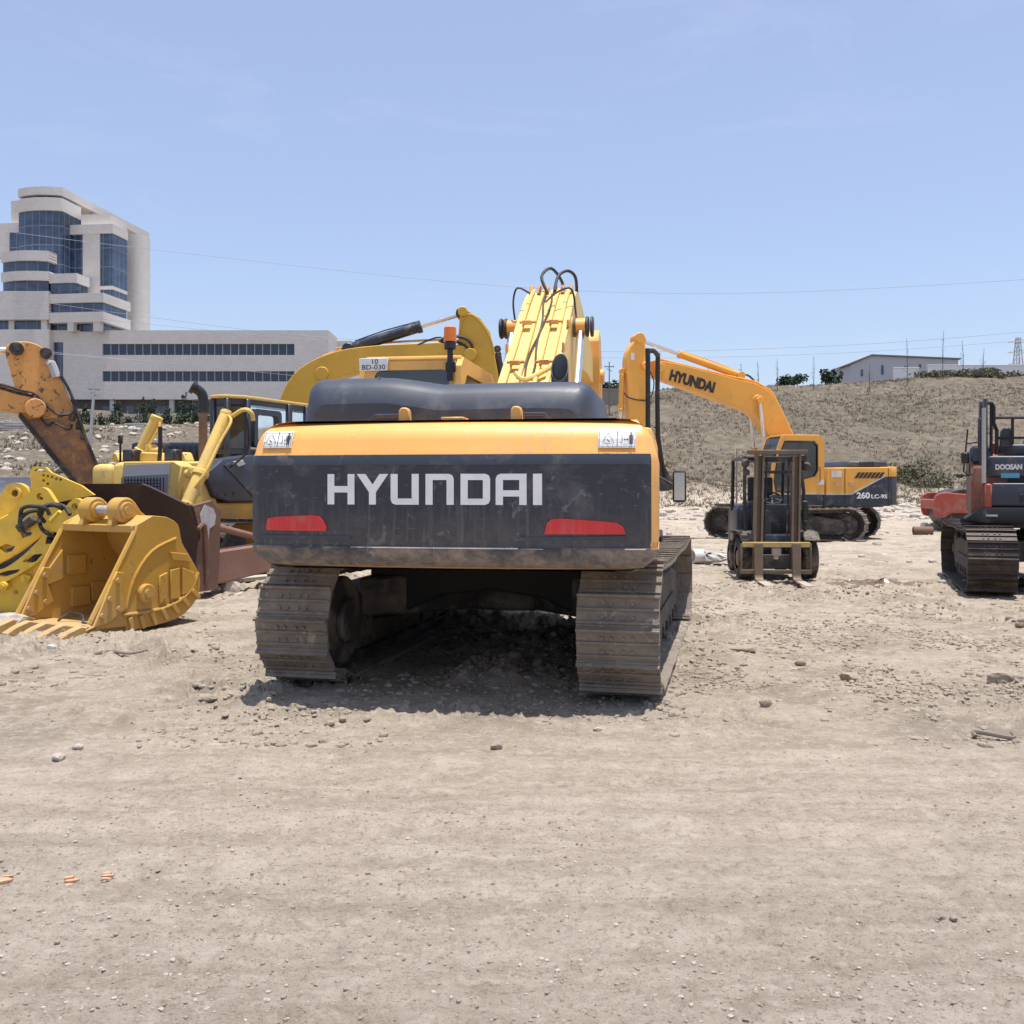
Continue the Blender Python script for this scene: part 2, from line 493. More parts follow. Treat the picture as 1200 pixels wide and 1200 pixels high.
M['oldorange'] = paint('old_orange', (0.72, 0.34, 0.09), 0.55, 0.45, dirt_rgb=(0.24, 0.15, 0.10), ds=1.4, chip=0.55, chip_rgb=(0.13, 0.085, 0.07), fade=0.25, bmp=0.15)
M['rusty_arm'] = paint('rusty_arm', (0.30, 0.15, 0.075), 0.65, 0.6, dirt_rgb=(0.14, 0.095, 0.075), ds=1.6, chip=0.75, chip_rgb=(0.45, 0.22, 0.07), bmp=0.2)
M['dozer_yel'] = paint('dozer_yellow', (0.74, 0.50, 0.13), 0.5, 0.45, dirt_rgb=(0.46, 0.35, 0.20), chip=0.35)
M['dozer_mud'] = paint('dozer_mud_yellow', (0.66, 0.36, 0.06), 0.7, 0.75, dirt_rgb=(0.42, 0.25, 0.11), ds=2.6, chip=0.3, chip_rgb=(0.2, 0.11, 0.06), bmp=0.45)
M['dozer_grey'] = paint('dozer_slate', (0.045, 0.050, 0.070), 0.3, 0.25, dirt_rgb=(0.2, 0.19, 0.18))
M['blade'] = paint('blade_rust', (0.15, 0.080, 0.055), 0.6, 0.4, dirt_rgb=(0.26, 0.17, 0.13), ds=1.5, chip=0.35, chip_rgb=(0.30, 0.20, 0.16), bmp=0.2)
M['blade_face'] = paint('blade_face', (0.055, 0.032, 0.028), 0.45, 0.35, dirt_rgb=(0.20, 0.14, 0.12), ds=1.2, metal=0.3)
M['arm_rust'] = paint('push_arm_red', (0.24, 0.125, 0.09), 0.6, 0.45, dirt_rgb=(0.30, 0.20, 0.16), ds=2.0, bmp=0.15)
M['bucket'] = paint('bucket_yellow', (0.55, 0.31, 0.045), 0.55, 0.6, dirt_rgb=(0.44, 0.30, 0.15), ds=2.0, chip=0.36, chip_rgb=(0.24, 0.14, 0.06), mud=(0.0, 0.45, 0.8), bmp=0.1)
M['grapple'] = paint('bright_yellow', (0.76, 0.50, 0.05), 0.5, 0.5, dirt_rgb=(0.4, 0.3, 0.12), chip=0.10)
M['tooth'] = paint('worn_tooth', (0.50, 0.33, 0.13), 0.6, 0.6, dirt_rgb=(0.36, 0.26, 0.17), bmp=0.2)
M['patch'] = paint('bare_patch', (0.45, 0.45, 0.47), 0.55, 0.45, dirt_rgb=(0.22, 0.13, 0.10), ds=6)
M['doosan_org'] = paint('orange_red', (0.38, 0.085, 0.045), 0.45, 0.4)
M['faded_red'] = paint('faded_red_brown', (0.24, 0.085, 0.055), 0.5, 0.55, dirt_rgb=(0.26, 0.19, 0.16))
M['slate2'] = paint('slate_panel', (0.038, 0.048, 0.070), 0.35, 0.25)
M['roller_red'] = paint('roller_red', (0.42, 0.07, 0.045), 0.6, 0.5)
M['under_shade'] = flat('frame_shade_black', (0.012, 0.011, 0.011), 0.8)  # near-black colour, carries the shade below the main machine
M['fork_brown'] = paint('mast_brown', (0.17, 0.125, 0.085), 0.55, 0.45, dirt_rgb=(0.30, 0.22, 0.17), chip=0.2, metal=0.2, bmp=0.1)
M['fork_tip'] = paint('fork_worn', (0.50, 0.42, 0.35), 0.5, 0.5, metal=0.2)
M['fork_yel'] = paint('carriage_yellow', (0.55, 0.40, 0.12), 0.6, 0.5, chip=0.4)
M['grille'] = flat('grille_mesh', (0.25, 0.24, 0.26), 0.6)
M['light_grey'] = paint('light_grey', (0.48, 0.48, 0.46), 0.5, 0.35)
M['wood'] = paint('weathered_wood', (0.20, 0.16, 0.13), 0.8, 0.3, bmp=0.2)
M['concrete'] = paint('concrete', (0.50, 0.48, 0.45), 0.85, 0.4, dirt_rgb=(0.3, 0.27, 0.23), bmp=0.3)
M['terracotta'] = paint('terracotta', (0.62, 0.34, 0.20), 0.85, 0.6, dirt_rgb=(0.55, 0.42, 0.32), bmp=0.25)
M['rust'] = paint('rust_pipe', (0.19, 0.11, 0.07), 0.8, 0.4, chip=0.3, bmp=0.2)
M['rock_w'] = paint('pale_rock', (0.46, 0.41, 0.35), 0.9, 0.5, dirt_rgb=(0.36, 0.3, 0.24), ds=5, bmp=0.5)
M['rock_b'] = paint('brown_clod', (0.37, 0.31, 0.24), 0.95, 0.5, dirt_rgb=(0.19, 0.15, 0.11), ds=7, bmp=0.6)
M['rock_d'] = paint('dark_soil_and_shade', (0.17, 0.135, 0.10), 0.95, 0.4, dirt_rgb=(0.10, 0.08, 0.06), ds=7, bmp=0.6)  # dark turned soil, and the shade colour of clods below the machine
M['cable'] = flat('cable', (0.30, 0.31, 0.34), 0.6)

def ground_mat():
    m, nt, b = new_mat('dry_earth')
    g = nt.nodes.new('ShaderNodeNewGeometry'); p = g.outputs['Position']
    def mapped(scale, loc=(0, 0, 0)):
        mm = nt.nodes.new('ShaderNodeMapping'); mm.inputs['Scale'].default_value = scale; mm.inputs['Location'].default_value = loc
        nt.links.new(p, mm.inputs[0]); return mm.outputs[0]
    n1 = noise(nt, mapped((0.35, 0.35, 0.35)), 1, 6, 0.6)
    n2 = noise(nt, mapped((1, 1, 1)), 3.2, 10, 0.7)
    n3 = noise(nt, mapped((1, 1, 1)), 28, 8, 0.75)
    st = noise(nt, mapped((0.22, 1.9, 1)), 2.2, 9, 0.68, 0.3)
    sep = nt.nodes.new('ShaderNodeSeparateXYZ'); nt.links.new(p, sep.inputs[0])
    base = mix(nt, ramp(nt, n1, 0.35, 0.65), (0.455, 0.377, 0.298), (0.545, 0.459, 0.370))
    base = mix(nt, ramp(nt, n2, 0.38, 0.72), base, (0.66, 0.565, 0.46))
    base = mix(nt, mathn(nt, 'MULTIPLY', ramp(nt, st, 0.44, 0.66), 0.75), base, (0.375, 0.308, 0.235))
    base = mix(nt, mathn(nt, 'MULTIPLY', ramp(nt, n3, 0.55, 0.72), 0.45), base, (0.62, 0.57, 0.50))
    base = mix(nt, mathn(nt, 'MULTIPLY', ramp(nt, n3, 0.36, 0.46, (1, 1, 1, 1), (0, 0, 0, 1)), 0.7), base, (0.25, 0.205, 0.155))
    n6 = noise(nt, mapped((1, 1, 1), (2, 9, 0)), 75, 5, 0.8)
    base = mix(nt, mathn(nt, 'MULTIPLY', ramp(nt, n6, 0.38, 0.46, (1, 1, 1, 1), (0, 0, 0, 1)), 0.5), base, (0.22, 0.18, 0.14))
    # trampled, greyer and damper soil where the machines stand
    yf = nt.nodes.new('ShaderNodeMapRange'); yf.inputs[1].default_value = 5.3; yf.inputs[2].default_value = 7.0
    wob = mathn(nt, 'MULTIPLY_ADD', mathn(nt, 'SUBTRACT', n1, 0.5), 7.0, sep.outputs[1])
    nt.links.new(wob, yf.inputs[0])
    base = mix(nt, mathn(nt, 'MULTIPLY', yf.outputs[0], 0.5), base, (0.40, 0.34, 0.265))
    pt = noise(nt, mapped((1, 1, 1), (3, 5, 0)), 1.1, 9, 0.72, 0.4)
    base = mix(nt, mathn(nt, 'MULTIPLY', mathn(nt, 'MULTIPLY', ramp(nt, pt, 0.47, 0.58), yf.outputs[0]), 0.55), base, (0.225, 0.187, 0.135))
    n7 = noise(nt, mapped((1, 1.3, 1), (1, 4, 0)), 9, 7, 0.78, 0.3)
    base = mix(nt, mathn(nt, 'MULTIPLY', ramp(nt, n7, 0.52, 0.62), 0.55), base, (0.66, 0.575, 0.475))
    base = mix(nt, mathn(nt, 'MULTIPLY', ramp(nt, n7, 0.36, 0.46, (1, 1, 1, 1), (0, 0, 0, 1)), 0.35), base, (0.25, 0.205, 0.15))
    # dry grass on the slopes, by height above the yard
    zf = nt.nodes.new('ShaderNodeMapRange'); zf.inputs[1].default_value = 0.7; zf.inputs[2].default_value = 2.2
    nt.links.new(sep.outputs[2], zf.inputs[0])
    n4 = noise(nt, mapped((0.12, 0.12, 0.3)), 1, 9, 0.72)
    n5 = noise(nt, mapped((1.1, 1.1, 1.1), (7, 0, 0)), 1, 10, 0.75)
    gr = mix(nt, ramp(nt, n5, 0.36, 0.62), (0.098, 0.080, 0.060), (0.215, 0.178, 0.135))
    gr = mix(nt, mathn(nt, 'MULTIPLY', ramp(nt, n4, 0.49, 0.62), 0.6), gr, (0.112, 0.102, 0.070))
    gr = mix(nt, mathn(nt, 'MULTIPLY', ramp(nt, n5, 0.66, 0.74), 0.7), gr, (0.42, 0.37, 0.30))
    base = mix(nt, zf.outputs[0], base, gr)
    nt.links.new(base, b.inputs['Base Color'])
    b.inputs['Roughness'].default_value = 0.95
    b.inputs['Specular IOR Level'].default_value = 0.15
    v1 = noise(nt, mapped((1, 1, 1)), 60, 6, 0.7)
    h = mathn(nt, 'MULTIPLY_ADD', n3, 1.0, mathn(nt, 'MULTIPLY', v1, 0.35))
    h = mathn(nt, 'MULTIPLY_ADD', n2, 1.6, h)
    h = mathn(nt, 'MULTIPLY_ADD', st, 0.8, h)
    bump(nt, b, h, 1.0, 0.035)
    return m
M['ground'] = ground_mat()
def leaf_mat(name, a, b_, s=1.5):
    m, nt, b = new_mat(name)
    v = coords(nt); n = noise(nt, v, s, 5, 0.7)
    nt.links.new(mix(nt, ramp(nt, n, 0.35, 0.65), a, b_), b.inputs['Base Color'])
    b.inputs['Roughness'].default_value = 0.8; b.inputs['Specular IOR Level'].default_value = 0.2
    return m
M['pine'] = leaf_mat('pine_leaves', (0.025, 0.04, 0.022), (0.05, 0.075, 0.04))
M['shrub'] = leaf_mat('shrub_leaves', (0.085, 0.085, 0.05), (0.14, 0.135, 0.08), 3)
M['drygrass'] = leaf_mat('dry_grass', (0.15, 0.122, 0.082), (0.245, 0.20, 0.135), 0.8)
M['bark'] = flat('bark', (0.13, 0.11, 0.095), 0.9)
def stone_mat():
    m, nt, b = new_mat('travertine_cladding')
    v = coords(nt)
    br = nt.nodes.new('ShaderNodeTexBrick')
    mm = nt.nodes.new('ShaderNodeMapping'); mm.inputs['Rotation'].default_value = (R(90), 0, 0)
    nt.links.new(v, mm.inputs[0]); nt.links.new(mm.outputs[0], br.inputs[0])
    br.inputs['Scale'].default_value = 0.9; br.inputs['Mortar Size'].default_value = 0.006
    br.inputs[1].default_value = (0.70, 0.655, 0.60, 1); br.inputs[2].default_value = (0.63, 0.58, 0.53, 1); br.inputs[3].default_value = (0.33, 0.30, 0.27, 1)
    n = noise(nt, v, 0.35, 8, 0.7)
    nt.links.new(mix(nt, mathn(nt, 'MULTIPLY', ramp(nt, n, 0.4, 0.7), 0.5), br.outputs[0], (0.72, 0.69, 0.65)), b.inputs['Base Color'])
    b.inputs['Roughness'].default_value = 0.8
    return m
M['stone'] = stone_mat()
def window_mat(name, sx=1.0, sz=0.0):
    """blue tinted curtain glass with thin mullions every 1/sx m"""
    m, nt, b = new_mat(name)
    v = coords(nt)
    sep = nt.nodes.new('ShaderNodeSeparateXYZ'); nt.links.new(v, sep.inputs[0])
    def lines(o, s, wdt):
        f = mathn(nt, 'FRACT', mathn(nt, 'MULTIPLY', o, s))
        return mathn(nt, 'LESS_THAN', f, wdt)
    l = lines(mathn(nt, 'ADD', sep.outputs[0], mathn(nt, 'MULTIPLY', sep.outputs[1], 0.9)), sx, 0.10)
    if sz > 0: l = mathn(nt, 'MAXIMUM', l, lines(sep.outputs[2], sz, 0.06))
    n = noise(nt, coords(nt, 'Object', (0.4, 0.4, 0.8)), 1.0, 2, 0.5)
    g = mix(nt, ramp(nt, n, 0.4, 0.62), (0.028, 0.045, 0.085), (0.055, 0.085, 0.145))
    nt.links.new(mix(nt, l, g, (0.14, 0.17, 0.22)), b.inputs['Base Color'])
    nt.links.new(mathn(nt, 'MULTIPLY_ADD', l, 0.4, 0.12), b.inputs['Roughness'])
    b.inputs['Specular IOR Level'].default_value = 0.8
    return m
M['win'] = window_mat('office_glass', 0.72, 0.28)
M['win_band'] = window_mat('band_glass', 0.45, 0)
# ------------------------------------------------------------------ ground
def polar_ground():
    fine = np.arange(-36, 36.001, 0.14)
    coarse = np.concatenate([np.arange(39, 180, 3.0), np.arange(-180, -37, 3.0)])
    ang = np.radians(np.concatenate([fine, coarse]))
    ang = np.sort(ang)
    rad = [0.35]
    while rad[-1] < 1200: rad.append(rad[-1] * (1.0062 if rad[-1] < 220 else 1.05))
    rad = np.array(rad)
    A, Rr = np.meshgrid(ang, rad)
    X = Rr * np.sin(A); Y = Rr * np.cos(A)
    Z = height(X, Y)
    nr, na = X.shape
    v = np.stack([X, Y, Z], -1).reshape(-1, 3)
    v = np.vstack([v, [[0, 0, gz(0, 0)]]])
    i = np.arange(nr - 1)[:, None]; j = np.arange(na)[None, :]
    j2 = (j + 1) % na
    q = np.stack(np.broadcast_arrays(i * na + j, (i + 1) * na + j, (i + 1) * na + j2, i * na + j2), -1).reshape(-1, 4)[:, ::-1]
    me = bpy.data.meshes.new('ground')
    nq = len(q); tri = [(len(v) - 1, (k + 1) % na, k) for k in range(na)]
    loops = np.concatenate([q.reshape(-1), np.array(tri).reshape(-1)])
    me.vertices.add(len(v)); me.vertices.foreach_set('co', v.reshape(-1))
    me.loops.add(len(loops)); me.loops.foreach_set('vertex_index', loops)
    starts = np.concatenate([np.arange(nq) * 4, nq * 4 + np.arange(len(tri)) * 3])
    me.polygons.add(len(starts)); me.polygons.foreach_set('loop_start', starts)
    me.polygons.foreach_set('use_smooth', np.ones(len(starts), bool))
    me.update(calc_edges=True); me.validate()
    me.materials.append(M['ground'])
    o = bpy.data.objects.new('ground', me); C.objects.link(o)
    return tag(o, 'dry trampled earth yard rising to a stony field and a dry hillside', 'ground', kind='structure')
polar_ground()

# ------------------------------------------------------------------ stones
def rock_tpl(seed, sub=2, rough=0.35):
    bm = bmesh.new(); bmesh.ops.create_icosphere(bm, subdivisions=sub, radius=1)
    rs = np.random.RandomState(seed)
    cuts = [(Vector(rs.randn(3)).normalized(), 0.55 + 0.3 * rs.rand()) for _ in range(7)]
    for v in bm.verts:
        for n_, d in cuts:
            e = v.co.dot(n_) - d
            if e > 0: v.co -= n_ * e * 0.85
        v.co *= 1 + rough * 0.35 * (rs.rand() - 0.5)
    vs = np.array([v.co[:] for v in bm.verts]); fs = np.array([[v.index for v in f.verts] for f in bm.faces])
    bm.free(); return vs, fs
def scatter(name, tpls, xs, ys, sizes, mat, label, cat, flatten=0.6, sink=0.3, kind='stuff', group=None):
    V = []; F = []; o = 0
    Z = height(xs, ys)
    rs = np.random.RandomState(len(xs))
    for k in range(len(xs)):
        vs, fs = tpls[rs.randint(len(tpls))]
        a = rs.rand() * 6.28; c, s_ = math.cos(a), math.sin(a)
        S = np.array([1, 0.6 + 0.5 * rs.rand(), flatten * (0.7 + 0.5 * rs.rand())]) * sizes[k]
        p = vs * S
        p = np.stack([p[:, 0] * c - p[:, 1] * s_, p[:, 0] * s_ + p[:, 1] * c, p[:, 2]], -1)
        p += [xs[k], ys[k], Z[k] + S[2] * (1 - 2 * sink) * 0.6]
        V.append(p); F.append(fs + o); o += len(vs)
    me = bpy.data.meshes.new(name)
    me.from_pydata(np.vstack(V).tolist(), [], np.vstack(F).tolist())
    me.materials.append(mat)
    ob = bpy.data.objects.new(name, me); C.objects.link(ob)
    return tag(ob, label, cat, group, kind)
T1 = [rock_tpl(i, 1) for i in range(6)]
T2 = [rock_tpl(20 + i, 2) for i in range(6)]
rs = np.random.RandomState(11)
def polar_scatter(n, y0, y1, power=1.0):
    u = rs.rand(n) ** power
    y = y0 * (y1 / y0) ** u
    x = (rs.rand(n) * 1.24 - 0.62) * y
    return x, y
def clump_filter(x, y, thr, f=0.9):
    k = fbm(x * f + 3, y * f + 8, 3) + 0.35 * (rs.rand(len(x)) - 0.5) > thr
    return x[k], y[k]
x, y = polar_scatter(24000, 2.6, 15)
x, y = clump_filter(x, y, 0.0)
s_ = 0.003 + 0.010 * rs.rand(len(x)) ** 5
scatter('gravel', T1, x, y, s_, M['rock_b'], 'small brown gravel and crumbs of soil strewn over the yard', 'gravel', sink=0.42)
x, y = polar_scatter(9000, 2.6, 26)
x, y = clump_filter(x, y, 0.05)
s_ = 0.003 + 0.010 * rs.rand(len(x)) ** 4
scatter('pale_gravel', T1, x, y, s_, M['rock_w'], 'small pale stone chips strewn over the yard', 'gravel')
x, y = polar_scatter(26000, 6.0, 20)
x, y = clump_filter(x, y, 0.06, 0.75)
s_ = 0.006 + 0.040 * rs.rand(len(x)) ** 6
scatter('clods', T2, x, y, s_, M['rock_b'], 'crumbled clods of dried mud churned up by tracks', 'soil', flatten=0.55, sink=0.42)
y = 6.7 + 9.5 * rs.rand(26000) ** 1.4; x = (0.13 + 0.42 * rs.rand(26000)) * y
x, y = clump_filter(x, y, -0.02, 1.3)
s_ = 0.005 + 0.030 * rs.rand(len(x)) ** 5
scatter('churned_crumbs', T1, x, y, s_, M['rock_b'], 'crumbled earth and small lumps churned up right of the main excavator', 'soil', flatten=0.7, sink=0.35)
y = 6.6 + 6 * rs.rand(9000); x = (-0.5 + 0.62 * rs.rand(9000)) * y
x, y = clump_filter(x, y, 0.10, 1.0)
scatter('soil_crumbs', T1, x, y, 0.005 + 0.024 * rs.rand(len(x)) ** 5, M['rock_b'], 'crumbled earth scattered left of the main excavator', 'soil', flatten=0.7, sink=0.35)
x, y = polar_scatter(2200, 14, 60)
x, y = clump_filter(x, y, 0.10, 0.3)
scatter('rubble', T2, x, y, 0.03 + 0.11 * rs.rand(len(x)) ** 4, M['rock_w'], 'pale stone rubble scattered over the back of the yard', 'rubble')
# field of stones in front of the offices
y = 45 + 110 * rs.rand(1500) ** 1.0; x = (-0.56 + 0.42 * rs.rand(1500)) * y
scatter('field_stones', T2, x, y, 0.10 + 0.50 * rs.rand(len(x)) ** 4, M['rock_w'], 'pale stones littering the slope below the offices', 'rubble')
y = 46 + 14 * rs.rand(900); x = (0.10 + 0.45 * rs.rand(900)) * y
scatter('hill_foot_rubble', T2, x, y, 0.05 + 0.32 * rs.rand(len(x)) ** 4, M['rock_w'], 'pale rubble along the foot of the dry hill', 'rubble')
n = 500; a = rs.rand(n) * 6.28; r = np.abs(rs.randn(n)) * .5
x = 6.1 + .62 * r * np.cos(a); y = 10.4 + 1.0 * r * np.sin(a)
scatter('soil_heap', T2, x, y, 0.012 + 0.06 * rs.rand(n) ** 3, M['rock_d'], 'low heap of dark freshly turned soil at the right edge', 'soil', flatten=0.8, sink=0.2)
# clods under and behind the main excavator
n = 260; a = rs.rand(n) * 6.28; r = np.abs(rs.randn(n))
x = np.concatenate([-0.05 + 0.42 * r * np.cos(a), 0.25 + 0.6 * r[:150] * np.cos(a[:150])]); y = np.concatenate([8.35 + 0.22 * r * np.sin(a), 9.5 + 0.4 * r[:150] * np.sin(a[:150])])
scatter('mud_clods', T2, x, y, 0.012 + 0.05 * rs.rand(len(x)) ** 4, M['rock_d'], 'heap of mud clods in the shade below the main excavator', 'soil', flatten=0.85, sink=0.15)  # darker clod colour stands in for the shadow under the machine

def stone(px, py, size, mat, label, sq=(1, 0.7, 0.6), seed=0, name='stone', cat='stone', yaw=0):
    k = (py - 570) / 1150
    Y = 1.6 / k; 
    for _ in range(4): Y = (1.6 - gz((px - 600) / 1150 * Y, Y)) / k
    X = (px - 600) / 1150 * Y
    vs, fs = rock_tpl(50 + seed, 3, 0.3)
    vs = vs * np.array(sq) * size
    me = bpy.data.meshes.new(name); me.from_pydata(vs.tolist(), [], fs.tolist()); me.materials.append(mat)
    o = bpy.data.objects.new(name, me); C.objects.link(o)
    o.location = (X, Y, gz(X, Y) + sq[2] * size * 0.55); o.rotation_euler = (0, 0, R(yaw))
    tag(o, label, cat); return o
stone(10, 738, 0.30, M['rock_w'], 'large pale boulder beside the bucket teeth at the left edge', (1, .7, .5), 1)
stone(270, 696, 0.17, M['rock_w'], 'squared pale block under the push arm of the bulldozer', (0.9, .8, .85), 2, yaw=10)
stone(68, 889, 0.045, M['rock_w'], 'pale pebble, the lower left one of a pair on the lane', seed=3)
stone(90, 878, 0.04, M['rock_w'], 'pale pebble, the upper right one of a pair on the lane', seed=4)
stone(995, 798, 0.075, M['rock_b'], 'dark brown clod lying alone right of the main excavator', (1, .8, .8), 5, 'clod', 'clod')
stone(896, 828, 0.055, M['rock_b'], 'small dark clod on the near side of the churned soil', (1, .8, .8), 6, 'clod', 'clod')
stone(937, 780, 0.06, M['rock_b'], 'dark ragged clod below the forklift', (1, .6, .7), 7, 'clod', 'clod')
stone(868, 764, 0.13, M['rock_b'], 'dark crust of mud right of the tracks', (1.3, .5, .35), 8, 'clod', 'clod', -20)
stone(60, 756, 0.05, M['white_dirty'], 'small white chip in front of the bucket', (1, .5, .5), 9)
stone(582, 876, 0.04, M['rock_b'], 'clod on the lane behind the main excavator', (1, .8, .8), 10, 'clod', 'clod')
stone(1103, 1077, 0.018, M['rock_b'], 'left of two small dark pebbles on the near lane', (1, .8, .8), 11, 'pebble', 'pebble')
stone(1117, 1079, 0.016, M['rock_b'], 'right of two small dark pebbles on the near lane', (1, .8, .8), 12, 'pebble', 'pebble')
stone(1175, 800, 0.12, M['rock_b'], 'dark clod on the dirt heap at the right edge', (1.4, .7, .6), 13, 'clod', 'clod')
stone(235, 822, 0.10, M['rock_b'], 'slab of dried mud left of the main excavator', (1.3, .7, .4), 14, 'clod', 'clod')
stone(700, 855, 0.03, M['rock_w'], 'pale pebble below the right track', seed=15)

# terracotta shards on the near lane
def shard(px, py, L_, W_, yaw, label, seed):
    Y = 1.6 / ((py - 570) / 1150); X = (px - 600) / 1150 * Y
    rsd = np.random.RandomState(seed); mb = MB()
    for k in range(4):
        dx, dy = (rsd.rand(2) - 0.5) * (L_ * .5, W_ * 1.5)
        l = L_ * (0.4 + .5 * rsd.rand()); w_ = W_ * (.2 + .3 * rsd.rand())
        pts = [(-l / 2, -w_ * .2), (-l * .2, -w_ * .6), (l * .3, -w_ * .4), (l / 2, w_ * .1), (l * .15, w_ * .6), (-l * .3, w_ * .45)]
        mb.prism([(p[0] + dx, p[1] + dy * 1.6) for p in pts], 0.0, 0.004 + .003 * k, 'z', 0.002, M=Matrix.Rotation(R(6 * (k - 1.5)), 4, 'Z'))
    o = mb.build('tile_shard', M['terracotta'])
    o.location = (X, Y, gz(X, Y) + 0.002); o.rotation_euler = (R(2), 0, R(yaw))
    return tag(o, label, 'tile shard', 'broken terracotta pieces on the lane')
shard(86, 1036, 0.10, 0.035, 16, 'broken terracotta pieces, the middle cluster of three on the lane', 1)
shard(130, 1028, 0.08, 0.03, 6, 'broken terracotta pieces, the rightmost cluster on the lane', 2)
shard(3, 1038, 0.09, 0.04, 20, 'broken terracotta pieces cut by the left edge of the view', 3)

# ------------------------------------------------------------------ plants
def leaf_cloud(mb, blobs, n, leaf, rsd):
    """n leaf clumps spread through ellipsoids (c, r)"""
    vols = np.array([b[1][0] * b[1][1] * b[1][2] for b in blobs]) ** 0.7; pr = vols / vols.sum()
    for _ in range(n):
        c, r = blobs[rsd.choice(len(blobs), p=pr)]
        d = rsd.randn(3); d /= np.linalg.norm(d); rad = rsd.rand() ** 0.45
        p = np.array(c) + d * np.array(r) * rad
        a = rsd.randn(3); a /= np.linalg.norm(a); b = np.cross(a, rsd.randn(3)); b /= np.linalg.norm(b) + 1e-6
        l = leaf * (0.5 + rsd.rand())
        mb.raw([p - a * l, p + b * l * .5, p + a * l, p - b * l * .5], [(0, 1, 2, 3)])
def tree(name, label, cat, x, y, h, spread, kind='round', n=500, leaf=0.18, group=None, seed=0, mat='pine'):
    rsd = np.random.RandomState(seed); z = gz(x, y) - 0.1
    t = thing(name, label, cat, (x, y, z), rsd.rand() * 360, group)
    tr = MB(); cr = MB()
    if kind == 'cone':
        tr.tube([(0, 0, 0), (0.03 * h, 0, h * .5), (0, 0, h * .95)], h * .03, 6, r_end=h * .006)
        blobs = [((0.1 * rsd.randn() * spread, 0.1 * rsd.randn() * spread, h * (0.22 + 0.7 * k / 7)), (spread * .5 * (1 - k / 8.2), spread * .5 * (1 - k / 8.2), h * .09)) for k in range(8)]
    else:
        tr.tube([(0, 0, 0), (0.04 * h, 0.02 * h, h * .35), (0, 0, h * .7)], h * .04, 6, r_end=h * .012)
        blobs = []
        for k in range(9):
            a = k * 2.4; rr = spread * .30 * (0.3 + rsd.rand())
            c = (rr * math.cos(a), rr * math.sin(a), h * (.45 + .4 * rsd.rand()))
            blobs.append((c, (spread * .22, spread * .22, h * .17)))
            tr.tube([(0, 0, h * .3), (c[0] * .5, c[1] * .5, h * .45), c], h * .014, 5, sub=2, r_end=h * .004)
    leaf_cloud(cr, blobs, n, leaf, rsd)
    tr.build('trunk', M['bark'], t); cr.build('crown', M[mat], t, smooth=0)
    return t
def bare_tree(label, px, Y, h, seed, group='bare saplings along the ridge'):
    rsd = np.random.RandomState(seed); X = (px - 600) / 1150 * Y; h = h * .82
    t = thing('bare_tree', label, 'bare tree', (X, Y, gz(X, Y) - 0.1), 0, group)
    mb = MB(); mb.tube([(0, 0, 0), (0.05 * rsd.randn(), 0, h * .5), (0.12 * rsd.randn(), 0, h)], 0.05, 5, r_end=0.015)
    br = MB()
    for k in range(16):
        z = h * (0.3 + .68 * rsd.rand()); a = rsd.rand() * 6.28; l = (.2 + .3 * rsd.rand()) * (1.3 - z / h)
        br.tube([(0, 0, z), (l * math.cos(a) * .6, l * math.sin(a) * .6, z + l * .5), (l * math.cos(a), l * math.sin(a), z + l * 1.1)], 0.013, 4, sub=2, r_end=0.006)
    mb.build('trunk', M['bark'], t); br.build('twigs', M['bark'], t)
    return t
RY = 112
for i, (px, h, lab) in enumerate(((868, 3.3, 'short bare sapling at the left end of the ridge'), (888, 3.9, 'bare sapling left of the dark round tree'), (911, 4.4, 'taller bare sapling just left of the dark round tree'),
        (953, 4.6, 'bare sapling between the round tree and the two pines'), (1019, 3.6, 'slanting bare sapling before the gable of the white shed'), (1063, 6.4, 'tallest bare tree in front of the white shed'),
        (1105, 6.6, 'twiggy bare tree at the right end of the white shed'), (1128, 5.0, 'twiggy bare sapling before the white wall'), (1152, 4.0, 'faint bare sapling over the white wall'), (830, 3.0, 'small bare sapling over the orange boom'))):
    bare_tree(lab, px, RY - 6, h, i)
def P2(px, Y): return (px - 600) / 1150 * Y, Y
x, y = P2(929, 128); tree('round_tree', 'broad dark round tree on the ridge left of the shed', 'tree', x, y, 3.4, 4.6, 'round', 900, .2, seed=1)
x, y = P2(971, 128); tree('pine_tree', 'dark bushy pine, left one of two beside the shed', 'pine', x, y, 3.6, 2.6, 'round', 600, .2, 'pines beside the shed', seed=2)
x, y = P2(984, 130); tree('pine_tree', 'narrow dark pine standing nearer the shed', 'pine', x, y, 3.4, 2.0, 'cone', 500, .2, 'pines beside the shed', seed=3)
x, y = P2(1042, 196); tree('round_tree', 'dark tree crown rising behind the roof of the shed', 'tree', x, y, 11.5, 5, 'round', 700, .3, seed=4)
x, y = P2(706, 120); tree('round_tree', 'dark tree beside the boom of the main excavator', 'tree', x, y, 3.8, 4.5, 'round', 700, .2, seed=5)
x, y = P2(722, 124); tree('round_tree', 'dark tree just right of the thin pole in the middle distance', 'tree', x, y, 3.4, 4.0, 'round', 700, .2, seed=6)
